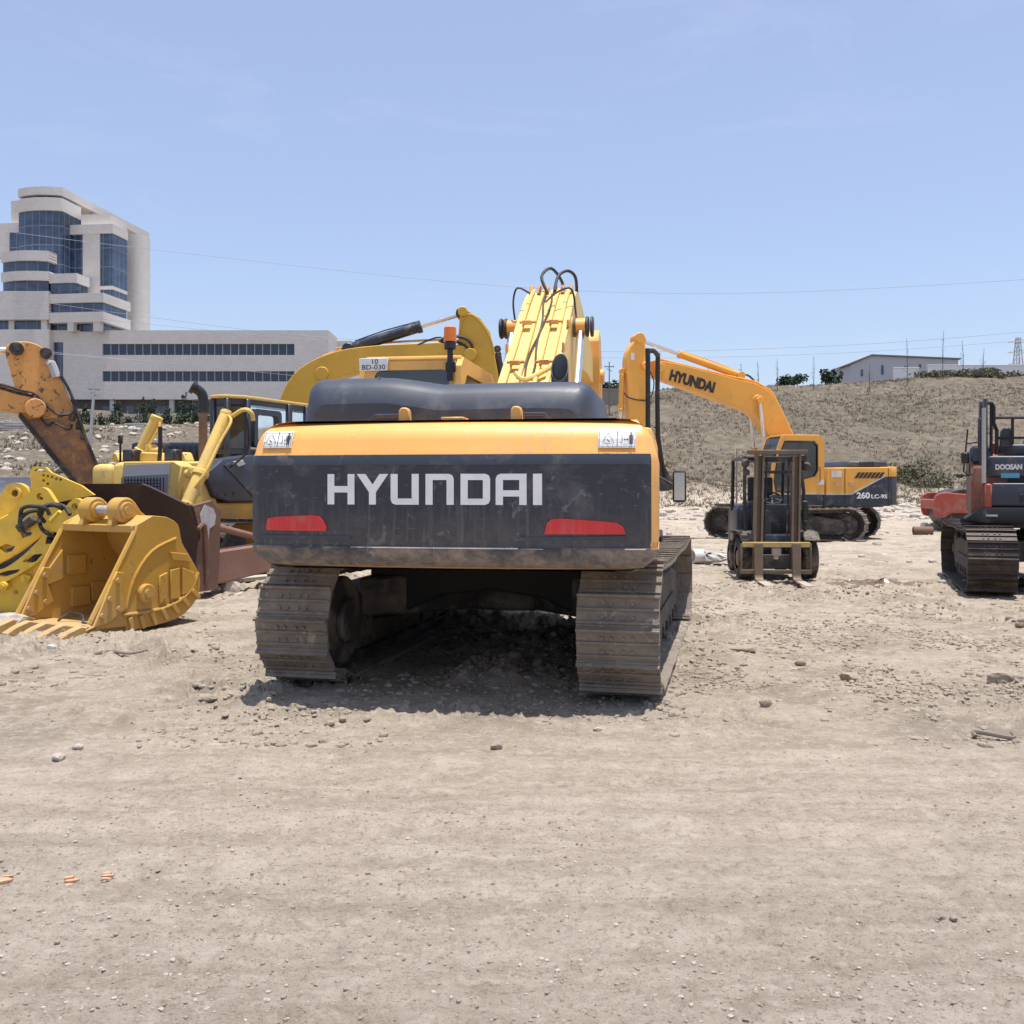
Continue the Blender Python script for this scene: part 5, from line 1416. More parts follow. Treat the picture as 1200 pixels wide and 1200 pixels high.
mb = MB(); mb.box((bxc + bw / 2 + .006, 3.9, 3.72), (.008, .38, .16), rot=Matrix.Rotation(R(-14), 3, 'X'), bevel=0); mb.build('side_decal', M['slate2'], BOOM)
for s_ in (-1, 1):
    cylinder(HERO, (bxc + s_ * .44, .95, 1.45), (bxc + s_ * .44, 2.55, 3.62), .085, .05, .42, M['hero_yel'], I4, eye=.11, width=.14)
    mb = MB()
    for q in ((.50, .56) if s_ > 0 else (.50, .56)): mb.cyl((bxc + s_ * q, 2.55, 3.62), (bxc + s_ * (q + .04), 2.55, 3.62), .13, seg=22, chamfer=.01)
    if s_ > 0: mb.cyl((bxc + .34, 2.55, 3.62), (bxc + .38, 2.55, 3.62), .13, seg=22, chamfer=.01)
    mb.build('pin_cap', M['steel_dark'], BOOM)
# arm folded down beyond the boom tip, bucket on the ground
aprof = [(6.0, 3.95), (6.15, 4.15), (6.45, 4.05), (6.85, 3.4), (6.75, 2.2), (6.35, 1.10), (6.15, 1.05), (6.15, 2.2), (6.18, 3.3)]
ARM = boom_part(HERO, I4, bxc + .04, .78, aprof, M['hero_yel'], ((6.42, 3.42, .12, .06),), 'arm')
cylinder(HERO, (bxc, 3.9, 4.28), (bxc, 6.10, 4.02), .10, .055, .62, M['hero_yel'], I4, eye=.10, width=.2)
cylinder(HERO, (bxc, 6.95, 3.2), (bxc, 7.05, 1.5), .075, .045, .55, M['hero_yel'], I4, eye=.08)
bucket_part(HERO, I4, bxc, 1.3, (6.3, 1.20), 0, M['oldorange'], .85)
# handrail loop and mirror on the right front
mb = MB(); mb.tube([(1.34, 1.0, 1.70), (1.34, 1.02, 2.98), (1.34, 1.05, 3.08), (1.40, 1.2, 3.11), (1.44, 1.62, 3.11), (1.44, 1.70, 3.06), (1.44, 1.72, 2.2), (1.52, 1.9, 1.72)], .028, 10, sub=2)
mb.build('grab_rail', M['black'], HERO)
mb = MB(); mb.tube([(1.38, 1.55, 1.75), (1.62, 1.50, 1.62), (1.66, 1.45, 1.58)], .015, 6); mb.box((1.685, 1.42, 1.60), (.155, .07, .36), bevel=.03, seg=2)
mr = mb.build('mirror', M['black'], HERO)
mb = MB(); mb.box((1.685, 1.380, 1.60), (.115, .006, .31), bevel=0); mb.build('mirror_glass', M['mirror'], mr)
mb = MB(); mb.prism([(1.0, 1.06), (1.12, .72), (1.28, .70), (1.34, .95), (1.30, 1.12)], 1.34, 1.50, 'x', .015); mb.build('step', M['under'], HERO)
class MF:
    """frame of a machine: turns photo columns/rows on a plane of the machine into its own metres"""
    def __init__(s, x, y, yaw): s.c = (x, y); s.a = R(yaw); s.ca = math.cos(s.a); s.sa = math.sin(s.a)
    def ly(s, px, xl):
        k = (px - 600) / 1150; ox = s.c[0] + xl * s.ca; oy = s.c[1] + xl * s.sa
        return (k * oy - ox) / (-s.sa - k * s.ca)
    def lx(s, px, yl):
        k = (px - 600) / 1150; ox = s.c[0] - yl * s.sa; oy = s.c[1] + yl * s.ca
        return (k * oy - ox) / (s.ca - k * s.sa)
    def z(s, py, xl, yl): return 1.6 + (570 - py) / 1150 * (s.c[1] + xl * s.sa + yl * s.ca)
    def side(s, px, py, xl): y = s.ly(px, xl); return (y, s.z(py, xl, y))

# ------------------------------------------------------------------ yellow excavator seen from its left side
cx, cy = 8.6, 30.0
EX2 = thing('excavator', 'orange yellow tracked excavator seen from the side behind the forklift, boom reaching left', 'excavator', (cx, cy, gz(cx, cy) * .5), 101.5, 'tracked excavators')
undercarriage(EX2, 3.18, 4.7, .98, .6, 140.5, dict(shoe=M['shoe'], under=M['under']), 47, True, 5, inner_cover=True)
F = MF(cx, cy, 101.5); sx_ = -1.42
def S2(*pts): return [F.side(a, b, sx_) for a, b in pts]
yt = F.ly(1058, sx_)
mb = MB()
body = S2((967, 593), (967, 549), (1043, 548.5), (1043, 593))
mb.prism(body, sx_, -sx_ - .1, 'x', .02)
UB = mb.build('engine_housing', M['yel260'], EX2)
mb = MB(); # counterweight
ya = F.ly(1043, sx_); pts = [(sx_, ya), (sx_, yt + .35), (sx_ + .12, yt + .12), (sx_ + .4, yt), (-sx_ - .4, yt), (-sx_ - .12, yt + .12), (-sx_, yt + .35), (-sx_, ya)]
mb.prism(pts, 1.86, 2.16, 'z', .05, seg=2); CW2 = mb.build('counterweight', M['yel260'], EX2)
mb = MB(); mb.prism(pts, 1.02, 1.857, 'z', .03, seg=2); mb.build('counterweight_base', M['navy'], CW2)
mb = MB(); mb.prism(S2((964, 594), (964, 580.5), (998, 580.8), (1037, 559.8), (1043, 559.6), (1043, 594)), sx_ - .012, sx_, 'x'); mb.build('dark_stripe', M['navy'], UB)
mb = MB(); mb.prism(S2((967, 581), (967, 579.3), (997, 579.6), (1036, 558.4), (1037, 559.6), (998, 580.8)), sx_ - .016, sx_ - .0, 'x'); mb.build('grey_line', M['light_grey'], UB)
for px in (967.6, 990, 1041):
    mb = MB(); y_ = F.ly(px, sx_); mb.box((sx_ - .014, y_, 1.58), (.01, .012, 1.06), bevel=0); mb.build('door_gap', M['ink'], UB)
for k in range(7):
    a = 1001 + 4.6 * k; mb = MB(); mb.prism(S2((a, 561.5), (a + 4.8, 554.5), (a + 8, 554.5), (a + 3.2, 561.5)), sx_ - .016, sx_, 'x'); mb.build('vent_slot', M['ink'], UB)
for (a, b, c, d, m_) in ((974, 986, 553, 560, 'white_dirty'), (958, 965.5, 564, 569, 'white_dirty'), (978, 986, 566, 570.5, 'terracotta'), (995, 1002, 566, 570.5, 'terracotta')):
    mb = MB(); mb.prism(S2((a, d), (a, b * 0 + c), (b, c), (b, d)), sx_ - .02, sx_ + .01, 'x'); mb.build('decal' if 'white' in m_ else 'door_handle', M[m_], UB)
def side_text(txt, size, mat, parent, px0, px1, py, xl, tilt=0, name='lettering', depth=.004, bold=.01, F_=None, stretch=True):
    F_ = F_ or F; y0 = F_.ly(px0, xl); y1 = F_.ly(px1, xl); ym = (y0 + y1) / 2; zm = F_.z(py, xl, ym)
    T = frame((xl - .02, ym, zm), (0, -math.cos(R(tilt)), math.sin(R(tilt))), (0, math.sin(R(tilt)), math.cos(R(tilt))))
    o = text_part(txt, size, mat, parent, T, depth, name, bold)
    w_ = max(v.co.x for v in o.data.vertices) - min(v.co.x for v in o.data.vertices)
    f = abs(y1 - y0) / math.cos(R(tilt)) / w_
    for v in o.data.vertices: v.co.x *= f
    return o
side_text('260', .24, M['white'], UB, 1003.5, 1019, 582, sx_, bold=.008)
side_text('LC-9S', .16, M['white'], UB, 1020.5, 1039, 583, sx_, bold=.004)
mb = MB(); mb.prism([(F.ly(992, -.8), 2.14), (F.ly(994, -.8), 2.34), (F.ly(1037, -.8), 2.34), (F.ly(1042, -.8), 2.14)], -.85, .75, 'x', .04); HD = mb.build('hood', M['hood'], EX2)
mb = MB()
for k in range(6): mb.box((-.85, F.ly(1008 + 3 * k, -.85), 2.25), (.02, .05, .14), bevel=0)
mb.build('hood_louvres', M['ink'], HD)
mb = MB(); mb.cyl((.6, F.ly(979, -.6), 2.1), (.6, F.ly(979, -.6), 2.42), .075, seg=14); mb.build('exhaust_pipe', M['black'], EX2)
mb = MB(); mb.prism([(sx_ + .05, yt + .6), (-sx_ - .1, yt + .6), (-sx_ - .1, 2.0), (sx_ + .05, 2.0)], .96, 1.04, 'z', .01); mb.box((sx_ + .5, .9, 1.06), (.9, 2.0, .14), bevel=.02); mb.build('platform', M['under'], EX2)
mb = MB(); mb.box((1.0, -.4, 1.5), (.8, 1.2, .9), bevel=.05); mb.build('tank', M['yel260'], EX2)
# cab: front edge px 903, back edge px 967
yc0 = F.ly(966, sx_); yc1 = F.ly(905, sx_)
CAB2 = cab(EX2, I4, sx_, sx_ + 1.0, yc0, yc1, 1.0, 3.06, M['yel260'], M['glass_dark'])
mb = MB(); mb.prism(S2((905, 593), (905, 580), (966, 580.2), (966, 593)), sx_ - .012, sx_, 'x'); mb.build('dark_stripe', M['navy'], CAB2)
mb = MB(); mb.prism(S2((905, 580.5), (905, 579.2), (966, 579.2), (966, 580.5)), sx_ - .014, sx_, 'x'); mb.build('grey_line', M['light_grey'], CAB2)
mb = MB(); mb.tube([(sx_ - .03, yc0 + .18, 1.7), (sx_ - .08, yc0 + .18, 1.75), (sx_ - .08, yc0 + .18, 2.1), (sx_ - .03, yc0 + .18, 2.15)], .014, 6, sub=1); mb.build('grab_handle', M['black'], CAB2)
mb = MB(); mb.tube([(sx_, yc1 - .1, 2.6), (sx_ - .22, yc1 + .05, 2.62)], .014, 6, sub=1); mb.box((sx_ - .26, yc1 + .06, 2.5), (.16, .05, .3), bevel=.02); mb.build('mirror', M['black'], CAB2)
# boom from the photo outline, as (forward, height)
def B2(*pts): return [F.side(a, b, .0) for a, b in pts]
bp = B2((764, 424), (790, 428.5), (852, 444.5), (868, 448.5)) + smooth_poly(B2((880, 451), (893, 458), (903, 467), (912, 482), (925.5, 513)), 3) + [(-.1, 2.3), (-.05, 1.95), (.25, 1.8), (.45, 2.0)] + B2((898, 515), (887, 495), (879, 487), (871, 482), (830, 467), (766, 443.5))
BM2 = boom_part(EX2, I4, 0, .52, bp, M['yel260'], [(*B2((884, 471))[0], .17, .02), (*B2((770, 433))[0], .14, .05)], 'boom')
mb = MB()
for xo in (-.15, -.05, .05, .15): mb.tube([(xo, p[0], p[1] + .05) for p in B2((770, 424), (852, 444), (880, 450), (895, 458), (905, 468), (926, 512))], .025, 6, sub=3)
mb.build('hydraulic_pipes', M['yel260'], BM2)
side_text('HYUNDAI', .42, M['ink'], BM2, 785, 837, 448.5, -.26, tilt=-14.5, bold=.022, stretch=True)
for s_ in (-1, 1):
    cylinder(EX2, (s_ * .36, .95, 1.3), (s_ * .36, *B2((884, 471))[0]), .085, .05, .5, M['yel260'], I4, eye=.1)
pts_c = B2((867, 447), (751, 400))
cylinder(EX2, (0, pts_c[0][0], pts_c[0][1] + .15), (0, *pts_c[1]), .105, .06, .62, M['yel260'], I4, eye=.12, width=.3)
mb = MB(); mb.tube([(.1, *B2((863, 441))[0]), (.12, *B2((878, 440))[0]), (.14, *B2((888, 449))[0])], .03, 6); mb.build('hose', M['hose'], BM2)
mb = MB(); mb.prism([(q[0], q[1]) for q in B2((864, 450), (867, 443), (872, 450))], -.1, .1, 'x'); mb.build('lug', M['yel260'], BM2)
ap = smooth_poly(B2((748, 394), (741, 402), (733.5, 414), (731.5, 430), (733, 450), (735, 490)), 2) + B2((738, 530), (748, 532), (756, 490), (756, 455), (759, 438), (757, 424), (752, 400))
ARM2 = boom_part(EX2, I4, 0, .42, ap, M['yel260'], [(*B2((747, 398))[0], .15, .06), (*B2((753, 431))[0], .12, .12)], 'arm')
mb = MB(); mb.prism([q for q in B2((736.5, 424), (736.5, 416), (741, 416), (741, 424))], -.225, -.21, 'x'); mb.build('decal', M['white_dirty'], ARM2)
cylinder(EX2, (0, *B2((729, 436))[0]), (0, *B2((727, 515))[0]), .08, .05, .6, M['yel260'], I4, eye=.09)
mb = MB(); mb.tube([(-.2, *B2((757, 433))[0]), (-.25, *B2((763, 450))[0]), (-.24, *B2((757, 470))[0]), (-.22, *B2((735, 468))[0]), (-.22, *B2((729, 462))[0])], .02, 6); mb.build('hose', M['hose'], ARM2)
q = B2((742, 530))[0]
bucket_part(EX2, I4, 0, 1.2, (q[0], q[1]), 0, M['steel_dark'], .9)

# ------------------------------------------------------------------ mustard excavator behind the bulldozer
cx, cy = -5.36, 22.0
EX3 = thing('excavator', 'mustard yellow excavator behind the bulldozer, only its arched boom and arm rising above', 'excavator', (cx, cy, gz(cx, cy)), -90, 'tracked excavators')
F = MF(cx, cy, -90)
undercarriage(EX3, 3.0, 4.3, .95, .6, 0, dict(shoe=M['shoe_dark'], under=M['under']), 44, False, 6)
def B3(*pts): return [F.side(a, b, 0) for a, b in pts]
bp = [(.05, 1.9), (.0, 2.5)] + smooth_poly(B3((330, 475), (340, 452), (353, 436), (377, 421.5), (410, 411.5), (450, 407)), 3) + B3((515, 404), (552, 409), (560, 418), (552, 428), (500, 428), (430, 436), (390, 447), (370, 470)) + [(.75, 2.1), (.4, 1.8)]
BM3 = boom_part(EX3, I4, .1, .5, bp, M['mustard'], [(*B3((381, 440))[0], .15, .03), (*B3((552, 418))[0], .14, .05)], 'boom')
mb = MB(); mb.tube([(-.1, p[0], p[1] + .06) for p in B3((332, 470), (345, 446), (362, 430), (378, 420), (400, 412), (407, 410))], .03, 6, sub=3)
mb.tube([(.05, p[0], p[1] + .06) for p in B3((395, 412), (450, 405.5), (515, 402), (545, 404))], .025, 6, sub=3); mb.build('hydraulic_pipes', M['oldorange'], BM3)
mb = MB(); mb.tube([(.3, *B3((516, 404))[0]), (.34, *B3((526, 397))[0]), (.36, *B3((545, 399))[0]), (.36, *B3((554, 408))[0]), (.36, *B3((552, 420))[0])], .035, 7); mb.build('hose', M['hose'], BM3)
mb = MB(); mb.tube([(.3, *B3((512, 407))[0]), (.30, *B3((530, 402))[0]), (.36, *B3((548, 410))[0]), (.36, *B3((548, 424))[0])], .03, 7); mb.build('hose', M['hose'], BM3)
c0, c1 = B3((409, 410), (541, 369))
mb = MB(); mb.prism(B3((404, 416), (408, 407), (414, 416)), .0, .2, 'x'); mb.build('lug', M['mustard'], BM3)
cylinder(EX3, (.1, *c0), (.1, *c1), .12, .055, .64, M['navy'], I4, eye=.12, width=.3)
ap = B3((540, 366), (543, 363.5), (548, 366), (563, 375), (575, 392), (584, 440)) + [(5.15, 2.2), (5.0, 1.2), (4.8, 1.2), (4.75, 2.5)] + B3((562, 452), (545, 430), (537, 410), (538, 396))
ARM3 = boom_part(EX3, I4, .1, .36, ap, M['mustard'], [(*B3((543, 368))[0], .11, .06)], 'arm')
mb = MB(); mb.tube([(.30, *p) for p in B3((538, 398), (543, 378), (551, 371), (563, 379), (575, 398), (580, 418))], .018, 6, sub=3); mb.build('seam', M['mustard'], ARM3)
mb = MB(); mb.tube([(.1, *p) for p in B3((583, 418), (588, 428), (586, 440), (583, 455))], .04, 6, sub=3); mb.build('hose', M['hose'], ARM3)
cylinder(EX3, (.1, *B3((583, 410))[0]), (.1, 5.35, 2.0), .075, .04, .55, M['steel_dark'], I4, eye=.08)
bucket_part(EX3, I4, .1, 1.1, (4.9, 1.35), 0, M['steel_dark'], .85)
mb = MB(); mb.prism(rrect(-1.25, -2.85, 1.25, 1.4, .25), .98, 1.12, 'z', .02); mb.build('platform', M['under'], EX3)
mb = MB(); mb.prism(rrect(-1.3, -2.95, 1.3, -2.2, .22), 1.1, 2.2, 'z', .04); mb.build('counterweight', M['mustard'], EX3)
mb = MB(); mb.box((.0, -1.15, 1.62), (2.5, 2.05, 1.0), bevel=.05, seg=2); EB = mb.build('engine_housing', M['mustard'], EX3)
mb = MB(); mb.box((.0, -1.6, 2.33), (2.3, 2.3, .42), bevel=.08, seg=2); mb.build('hood', M['navy'], EX3)
mb = MB()
for k in range(14): mb.box((1.17, -2.5 + .14 * k, 2.36), (.03, .06, .18), bevel=0)
mb.build('hood_louvres', M['slate2'], EB)
mb = MB(); mb.box((.9, .4, 1.55), (.7, 1.5, .9), bevel=.05); mb.build('tank', M['mustard'], EX3)
cab(EX3, I4, -1.3, -.35, -.1, 1.5, 1.1, 2.9, M['mustard'], M['glass_dark'])

# ------------------------------------------------------------------ worn excavator arm reaching in from the left edge
cx, cy = -13.4, 15.0
EX4 = thing('excavator', 'worn orange excavator mostly outside the left edge, its rust streaked arm leaning over the blade', 'excavator', (cx, cy, 0), -65, 'tracked excavators')
F = MF(cx, cy, -65)
undercarriage(EX4, 3.1, 4.6, .98, .6, 0, dict(shoe=M['shoe_dark'], under=M['under']), 46, False, 7)
def B4(*pts): return [F.side(a, b, 0) for a, b in pts]
def B4a(*pts): return [F.side(a, b, .28) for a, b in pts]
ap = smooth_poly(B4((10, 428), (7, 414), (9, 407), (18, 403), (32, 402.5), (44, 406), (54, 412), (58, 420)), 3) + B4((64, 434), (86, 479), (100, 520), (122, 572), (128, 590), (106, 592), (97, 574), (62, 532), (24, 486), (20, 462))
ARM4 = boom_part(EX4, I4, 0, .5, ap, M['oldorange'], [(*B4((20, 411))[0], .13, .04), (*B4((54, 416))[0], .09, .03), (*B4((42, 480))[0], .17, .12)], 'arm')
mb = MB(); mb.prism(B4((36, 492), (88, 490), (120, 566), (126, 588), (108, 590), (98, 573), (62, 530), (26, 487)), -.27, .256, 'x', .004); mb.build('rusty_skin', M['rusty_arm'], ARM4)
mb = MB()
mb.prism(B4((24, 484), (62, 530.5), (97.5, 573), (107, 592), (103, 594), (94, 577), (57, 533), (22, 489)), -.30, .30, 'x', .004)
mb.prism(B4((86, 477), (100, 518), (122, 570), (125, 569), (103, 517), (90, 479)), -.30, .30, 'x', .004); mb.build('flange', M['under'], ARM4)
for a, b in ((20, 411), (54, 416), (42, 480)):
    mb = MB(); p = B4((a, b))[0]; r_ = {20: .12, 54: .10, 42: .15}[a]; mb.cyl((.24, *p), (.33, *p), r_, seg=20, chamfer=.015); mb.cyl((.30, *p), (.36, *p), r_ * .5, seg=14); mb.build('pin_cap', M['steel_dark'], ARM4)
bp = B4((48, 468), (52, 480), (46, 490), (32, 486), (0, 481), (-60, 483), (-140, 500)) + [(.4, 2.0), (.0, 2.0), (-.05, 2.4), (.6, 3.3)] + B4((-200, 420), (-130, 425), (-50, 438), (0, 450), (20, 456), (34, 462))
BM4 = boom_part(EX4, I4, 0, .62, bp, M['oldorange'], (), 'boom')
mb = MB(); mb.tube([(.33, *p) for p in B4((-120, 428), (-40, 444), (5, 453), (24, 459), (40, 463), (52, 474), (66, 486), (80, 487), (87, 480), (88, 470))], .022, 7); mb.tube([(.30, *p) for p in B4((-120, 432), (-40, 448), (0, 456), (20, 462), (40, 466))], .03, 7); mb.build('hose', M['hose'], BM4)
mb = MB(); mb.tube([(.28, *p) for p in B4((64, 440), (70, 441), (76, 450), (84, 466), (87, 482), (84, 494))], .028, 7, sub=4); mb.build('hose', M['hose'], ARM4)
mb = MB(); mb.tube([(.28, *p) for p in B4((56, 430), (60, 428), (66, 444))], .075, 8, sub=3); mb.build('pipe_elbow', M['patch'], ARM4)
mb = MB(); mb.tube([(.28, *p) for p in B4((46, 488), (56, 500), (62, 496), (80, 504), (84, 498))], .018, 6); mb.build('hose', M['hose'], ARM4)
cylinder(EX4, (0, *B4((-120, 410))[0]), (0, *B4((20, 411))[0]), .12, .065, .7, M['oldorange'], I4, eye=.12, width=.3)
cylinder(EX4, (.0, *B4((62, 436))[0]), (.0, *B4((97, 520))[0]), .09, .055, .55, M['steel_dark'], I4, eye=.09)
for px, py in ((92, 500), (97, 512), (84, 490)):
    mb = MB(); p = B4((px, py))[0]; mb.box((.22, *p), (.12, .10, .14), bevel=.02); mb.build('hose_clamp', M['under'], ARM4)
for s_ in (-1, 1): cylinder(EX4, (s_ * .5, 1.0, 1.4), (s_ * .5, *B4((-110, 470))[0]), .09, .05, .5, M['oldorange'], I4, eye=.1)
q = B4((117, 588))[0]
bucket_part(EX4, I4, 0, 1.0, (q[0], q[1]), 0, M['rusty_arm'], .6)
mb = MB(); mb.prism(rrect(-1.4, -2.95, 1.4, 1.5, .25), .98, 1.14, 'z', .02); mb.build('platform', M['under'], EX4)
mb = MB(); mb.prism(rrect(-1.4, -3.0, 1.4, -2.2, .25), 1.1, 2.2, 'z', .04); mb.build('counterweight', M['oldorange'], EX4)
mb = MB(); mb.box((0, -1.15, 1.62), (2.7, 2.05, 1.0), bevel=.05, seg=2); mb.build('engine_housing', M['oldorange'], EX4)
cab(EX4, I4, -1.4, -.4, -.1, 1.6, 1.12, 3.0, M['oldorange'], M['glass_dark'])

# ------------------------------------------------------------------ orange and slate excavator cut by the right edge
cx, cy = 8.75, 15.6
EX5 = thing('excavator', 'orange red and slate excavator cut by the right edge, with tall black grab rails', 'excavator', (cx, cy, 0), 156, 'tracked excavators')
undercarriage(EX5, 3.2, 4.5, 1.0, .66, -156 - 19, dict(shoe=M['shoe_dark'], under=M['under']), 44, True, 8, inner_cover=False)
F = MF(cx, cy, 156)
# front of the machine faces the camera: plane y = yf
yf = 1.55
def fr5(px, py, y=yf): x = F.lx(px, y); return (x, F.z(py, x, y))
def panel5(name, mat, parent, pts, y0=yf, th=.9, bev=.03, seg=2):
    mb = MB(); mb.prism([fr5(a, b, y0) for a, b in pts], y0 - th, y0, 'y', bev, seg=seg); return mb.build(name, mat, parent)
mb = MB(); mb.prism([(-1.42, 1.12), (1.32, 1.12), (1.16, .98), (-1.3, .98)], -2.4, yf - .1, 'y', .02); mb.build('platform', M['under'], EX5)
DK = panel5('front_skirt', M['black'], EX5, [(1130, 608), (1148, 597), (1153, 595), (1300, 595), (1300, 614), (1150, 613.5)], yf + .06, 1.0, .015)
mb = MB(); x, z = fr5(1162, 604); mb.box((x, yf + .062, z), (.16, .006, .03), bevel=0); mb.build('small_decal', M['white_dirty'], DK)
LB = panel5('lower_box', M['slate2'], EX5, [(1159, 593), (1160, 568), (1164, 566), (1300, 566), (1300, 594)], yf + .02, 1.1, .05, 3)
mb = MB(); x, z = fr5(1158, 581); mb.box((x, yf - .3, z), (.10, .7, .36), bevel=.02); mb.build('orange_post', M['doosan_org'], EX5)
panel5('orange_column', M['faded_red'], EX5, [(1150, 600), (1150, 570), (1160, 568), (1159, 598)], yf - .12, .5, .02)
UBX = panel5('upper_box', M['slate2'], EX5, [(1155, 559), (1155, 537), (1160, 534), (1300, 534), (1300, 559)], yf - .12, 1.6, .05, 3)
panel5('gap_box', M['slate2'], EX5, [(1158, 566), (1158, 556), (1300, 556), (1300, 566)], yf - .3, 1.2, .01)
TB = panel5('top_hood', M['slate2'], EX5, [(1168, 535), (1171, 520), (1300, 520), (1300, 535)], yf - .7, 1.4, .05, 3)
mb = MB(); x, z = fr5(1164, 528, yf - .6); mb.box((x, yf - .75, z), (.10, .25, .26), bevel=.02); mb.box((x - .02, yf - .7, z - .14), (.2, .2, .04), bevel=.01); mb.build('red_bracket', M['doosan_org'], EX5)
x, z = fr5(1182, 547.5, yf - .12)
text_part('DOOSAN', .105, M['white'], UBX, frame((x, yf - .105, z), (-1, 0, 0), (0, 0, 1)), .003, 'lettering', .006, xs=.80)
mb = MB(); zz = z - .125; mb.box((x - .02, yf - .115, zz), (.25, .01, .07), bevel=0); mb.build('blue_glow_plate', flat('blue_glow_plate', (.10, .42, .62), .4), UBX)  # flat blue plate painted for the blue glow under the lettering
x, z = fr5(1197, 584, yf + .02); mb = MB(); mb.box((x, yf + .02, z), (.05, .02, .12), bevel=.004); mb.build('latch', M['ink'], LB)
# side of the machine: reddish panel and slate door
xr = 1.34
def sd5(px, py): return F.side(px, py, xr)
mb = MB(); mb.prism([(-2.3, 1.12), (yf - .25, 1.12), (yf - .2, 1.9), (yf - .5, 2.1), (-2.3, 2.1)], xr - .5, xr, 'x', .04); mb.build('side_panel', M['faded_red'], EX5)
mb = MB(); mb.prism([(-1.9, 1.75), (.75, 1.75), (.75, 2.15), (.3, 2.2), (-1.9, 2.2)], xr - .4, xr + .02, 'x', .04); mb.build('side_door', M['navy'], EX5)
mb = MB(); mb.prism([(yf - .95, 1.95), (yf - .22, 1.95), (yf - .28, 2.22), (yf - .9, 2.2)], xr - .3, xr + .012, 'x', .04); mb.build('corner_cover', M['navy'], EX5)
# rails
def rail5(name, pts, r, mat='black'):
    mb = MB(); P = []
    for a, b, y in pts: x, z = fr5(a, b, y); P.append((x, y, z))
    mb.tube(P, r, 8, sub=1); return mb.build(name, M[mat], EX5)
rail5('grab_rail', [(1153.5, 562, yf - .05), (1153.5, 476, yf - .05), (1155, 472.5, yf - .05), (1162, 472.5, yf - .15), (1164.5, 477, yf - .2), (1164.5, 496, yf - .2), (1168, 504, yf - .3), (1168, 533, yf - .3)], .028)
rail5('grab_rail', [(1161.5, 530, yf - .2), (1161.5, 474, yf - .2)], .022)
mb = MB(); x, z = fr5(1154.5, 506, yf - .0); mb.box((x, yf - .02, z), (.07, .07, 1.02), bevel=.02); mb.box((x + .055, yf - .1, z - .0), (.06, .1, .95), bevel=.02); x, z = fr5(1149, 494, yf); mb.box((x, yf - .1, z - .18), (.07, .12, .5), bevel=.02); mb.build('work_lamp_guard', M['slate2'], EX5)
rail5('grey_post', [(1153, 566, yf + .03), (1153, 478, yf + .03)], .03, 'light_grey')
rail5('guard_rail', [(1164, 489.5, yf - .4), (1300, 489.5, yf - .4)], .02); rail5('guard_rail', [(1166, 513, yf - .4), (1300, 513, yf - .4)], .018)
rail5('guard_post', [(1186.5, 489.5, yf - .4), (1186.5, 521, yf - .4)], .022)
rail5('guard_post', [(1240, 489.5, yf - .4), (1240, 521, yf - .4)], .022)
mb = MB(); x, z = fr5(1179, 514, yf - .5); mb.prism([(x - .09, z - .14), (x + .09, z - .14), (x + .08, z + .12), (x + .03, z + .17), (x - .04, z + .17), (x - .08, z + .12)], yf - .62, yf - .45, 'y', .015); mb.build('filter_cap', M['slate2'], EX5)
rail5('mirror_arm', [(1134, 503, yf - .1), (1131, 535, yf - .1), (1129, 552, yf - .1), (1133, 556, yf - .1), (1140, 556, yf - .1)], .012)
rail5('mirror_arm', [(1134, 520, yf - .1), (1146, 518, yf - .2)], .010)
mb = MB(); x, z = fr5(1131, 536.5, yf - .1); mb.box((x, yf - .1, z), (.11, .05, .17), bevel=.02); mb.build('mirror', M['black'], EX5)
mb = MB(); x, z = fr5(1124.5, 557.5, yf - .1); mb.box((x, yf - .1, z), (.10, .08, .06), bevel=.01); x2, z2_ = fr5(1136, 557.5, yf - .1); mb.cyl((x, yf - .1, z), (x2, yf - .1, z2_), .012, seg=6); mb.build('side_lamp', M['black'], EX5)
mb = MB(); mb.prism(rrect(-1.35, -2.9, 1.35, -2.2, .25), 1.1, 2.1, 'z', .04); mb.build('counterweight', M['slate2'], EX5)
cab(EX5, I4, -1.4, -.42, -.2, yf - .05, 1.12, 3.0, M['doosan_org'], M['glass_dark'])
bp = [(-.1, 1.9), (.0, 2.4), (1.3, 3.9), (2.0, 4.3), (2.7, 4.25), (4.4, 3.3), (4.5, 3.05), (2.5, 3.6), (1.9, 3.5), (.6, 1.9), (.3, 1.6)]
BM5 = boom_part(EX5, Matrix.Translation((-.08, 0, 0)), 0, .5, bp, M['doosan_org'], (), 'boom')
ap = [(4.2, 3.5), (4.6, 3.6), (4.9, 3.2), (4.6, 1.5), (4.3, .9), (4.2, .9), (4.2, 2.6)]
boom_part(EX5, Matrix.Translation((-.08, 0, 0)), 0, .36, ap, M['doosan_org'], (), 'arm')
bucket_part(EX5, I4, -.08, 1.1, (4.25, 1.0), 0, M['steel_dark'], .75)
# ------------------------------------------------------------------ bulldozer
cx, cy, yaw = -5.35, 17.3, 157
DZ = thing('bulldozer', 'yellow bulldozer with dark rusty blade and slate cab facing the camera on the left', 'bulldozer', (cx, cy, 0), yaw)
F = MF(cx, cy, yaw)
